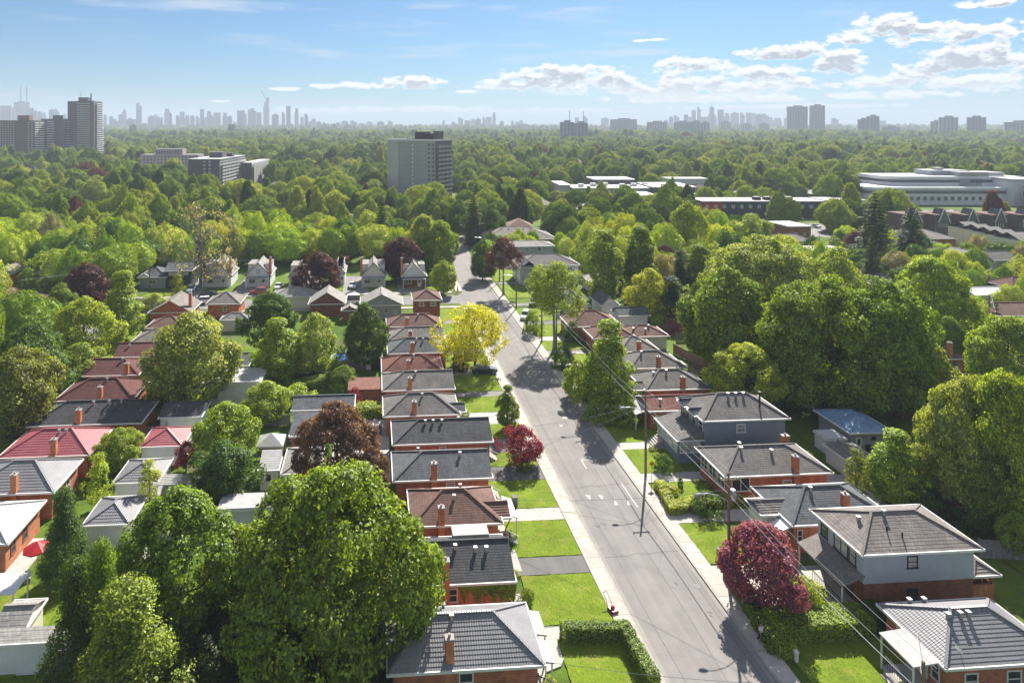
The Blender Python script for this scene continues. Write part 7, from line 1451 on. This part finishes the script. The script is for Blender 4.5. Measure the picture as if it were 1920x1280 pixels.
# person walking on the east sidewalk
def skin_obj(name, pts, edges, rad, mat, parent, sub=2, root=0):
    me = bpy.data.meshes.new(name); me.from_pydata(pts, edges, []); o = bpy.data.objects.new(name, me); C.objects.link(o); o.parent = parent; me.materials.append(mat)
    s = o.modifiers.new('skin', 'SKIN'); d = me.skin_vertices[0].data
    for i, r_ in enumerate(rad): d[i].radius = (r_, r_) if not isinstance(r_, tuple) else r_
    d[root].use_root = True; s.use_smooth_shade = True; m = o.modifiers.new('sub', 'SUBSURF'); m.levels = sub; m.render_levels = sub; return o
def person(u, v, rz, label, shirt, trouser):
    x, y = P(u, v, .155); r = thing('person', label, 'person', (x, y, .155), rz); sk = paint('skin', (.36, .2, .14), .6, .03); sm = paint('shirt_'+label[:5], shirt, .9, .05); tm = paint('trousers', trouser, .9, .05); hr = paint('hair', (.02, .015, .012), .8, .05)
    # body: neck, head, arms, hands in one surface (faces -y when rz=0, mid stride)
    pts = [(0, 0, .95), (0, .01, 1.12), (0, .01, 1.32), (0, .0, 1.44), (0, -.01, 1.50), (0, -.02, 1.58), (0, -.015, 1.68),
           (.17, .0, 1.40), (.22, .05, 1.14), (.22, -.06, .92), (.22, -.10, .84), (-.17, .0, 1.40), (-.22, -.06, 1.14), (-.21, -.18, .94), (-.21, -.23, .87),
           (.09, -.0, .90), (.10, -.10, .50), (.10, .04, .10), (.10, -.02, .04), (.10, -.14, .03), (-.09, 0, .90), (-.10, .10, .50), (-.10, .34, .16), (-.10, .33, .09), (-.10, .24, .04)]
    ed = [(0, 1), (1, 2), (2, 3), (3, 4), (4, 5), (5, 6), (2, 7), (7, 8), (8, 9), (9, 10), (2, 11), (11, 12), (12, 13), (13, 14), (0, 15), (15, 16), (16, 17), (17, 18), (18, 19), (0, 20), (20, 21), (21, 22), (22, 23), (23, 24)]
    rad = [.13, .12, .14, .075, .055, .085, .07, .06, .045, .035, .03, .06, .045, .035, .03, .085, .06, .04, .04, .035, .085, .06, .04, .04, .035]
    skin_obj('body', pts, ed, rad, sk, r)
    skin_obj('shirt', [(0, 0, .93), (0, .01, 1.12), (0, .01, 1.33), (0, .01, 1.42), (.175, 0, 1.40), (.22, .045, 1.16), (-.175, 0, 1.40), (-.22, -.05, 1.16)], [(0, 1), (1, 2), (2, 3), (2, 4), (4, 5), (2, 6), (6, 7)], [(.17, .13), (.16, .13), (.18, .13), .08, .078, .065, .078, .065], sm, r)
    skin_obj('trousers', [(0, 0, .93), (.09, 0, .88), (.10, -.10, .50), (.10, .03, .13), (-.09, 0, .88), (-.10, .10, .50), (-.10, .33, .18)], [(0, 1), (1, 2), (2, 3), (0, 4), (4, 5), (5, 6)], [(.155, .125), .105, .078, .06, .105, .078, .06], tm, r)
    skin_obj('hair', [(0, .035, 1.58), (0, .03, 1.69), (0, -.01, 1.74)], [(0, 1), (1, 2)], [.075, .09, .06], hr, r, 2)
    for hx, hy, hz2 in ((.22, -.11, .83), (-.21, -.24, .86)):
        for k in range(5):
            fx = hx+(-.03+.02*k if k < 4 else (.04 if hx < 0 else -.04)); L_ = (.07, .085, .08, .065, .05)[k]
            skin_obj('finger', [(fx, hy, hz2+.01), (fx, hy-.012, hz2-L_*.5), (fx, hy-.035, hz2-L_)], [(0, 1), (1, 2)], [.010, .009, .007], sk, r, 1)
    for s, sx, yy, zz, lab in ((1, .10, -.10, 0, ''), (-1, -.10, .27, .02, '')): sh = MB(); sh.box(sx-.05, sx+.05, yy-.12, yy+.14, zz, zz+.07); sh.build('shoe', M_TRIM, r)
    fm = MB(); 
    for ex in (-.03, .03): fm.box(ex-.012, ex+.012, -.112, -.098, 1.605, 1.618)
    fm.build('eyes', M_BLACK, r); MB().box(-.011, .011, -.125, -.095, 1.565, 1.60).build('nose', sk, r); MB().box(-.025, .025, -.112, -.095, 1.54, 1.549).build('mouth', mr, r)
    return r
person(1427, 1206, .25, 'person in a white top and black trousers walking on the east sidewalk towards the camera', (.55, .55, .56), (.012, .012, .014))
x, y = P(858, 549); person(858, 549, 1.4, 'dark clothed person standing on the corner by the cross street', (.03, .03, .035), (.03, .03, .035))
# garden ornaments: boulder ring and flower dots on the corner bed
x, y = P(1276, 915); r = thing('garden_shrub', 'dark clipped ball shrub inside the square hedge garden', 'shrub', (x, y, 0)); mb = MB(); mb.tube([(0, 0, 0), (0, 0, .4)], .05, 5); mb.build('stem', M_BARK, r)
cr_, _, _ = crown_mesh('ball_crown', 77, 1.3, .9, .3, 'round', 30, 1500, .09, M_LEAF, rc=.25); o = link('crown', cr_, r); o.color = (*COL['deep'], 1)
# planting in front of the bungalows
rb = random.Random(14); fr = [('the nearest bungalow', 13.0, 47), ('the ivy walled bungalow', 13.1, 60.2), ('the brown hip roofed bungalow', 13.3, 69), ('the bungalow by the crimson tree', 12.8, 78), ('the three vented bungalow', 12.9, 90.5), ('the small porch bungalow', 10.8, 95), ('the long eave bungalow', 10.6, 104), ('the reddish roofed bungalow', 9.6, 112.5)]
for nm, x0_, y0_ in fr:
    for j, (cn, cl) in enumerate((('dark green', 'deep'), ('bright green', 'bright'), ('reddish', 'copper'), ('golden', 'chart'))):
        if rb.random() < .3: continue
        put('bush', x0_+rb.uniform(.2, 1.3), y0_+j*1.45+rb.uniform(-.3, .3), rb.uniform(.5, 1.2), rb.uniform(.8, 1.5), cl, 'low %s shrub at the street front of %s' % (cn, nm), 'shrub', 'shrub', 'low shrubs in front of the west side bungalows')
for nm, x0_, y0_ in (('the corner bungalow', 39.6, 45.5), ('the sunroom bungalow', 38.6, 76), ('the blue house', 36.9, 84.5), ('the red chimney bungalow', 38.8, 104), ('the stucco house', 38.9, 56.8)):
    for j, (cn, cl) in enumerate((('dark green', 'deep'), ('bright green', 'bright'), ('white flowering', 'pale'))):
        put('bush', x0_+rb.uniform(-.4, .8), y0_+j*1.6, rb.uniform(.5, 1.1), rb.uniform(.9, 1.5), cl, 'low %s shrub at the street front of %s' % (cn, nm), 'shrub', 'shrub', 'low shrubs in front of the east side houses')
# litter of small leaves and twigs in yards
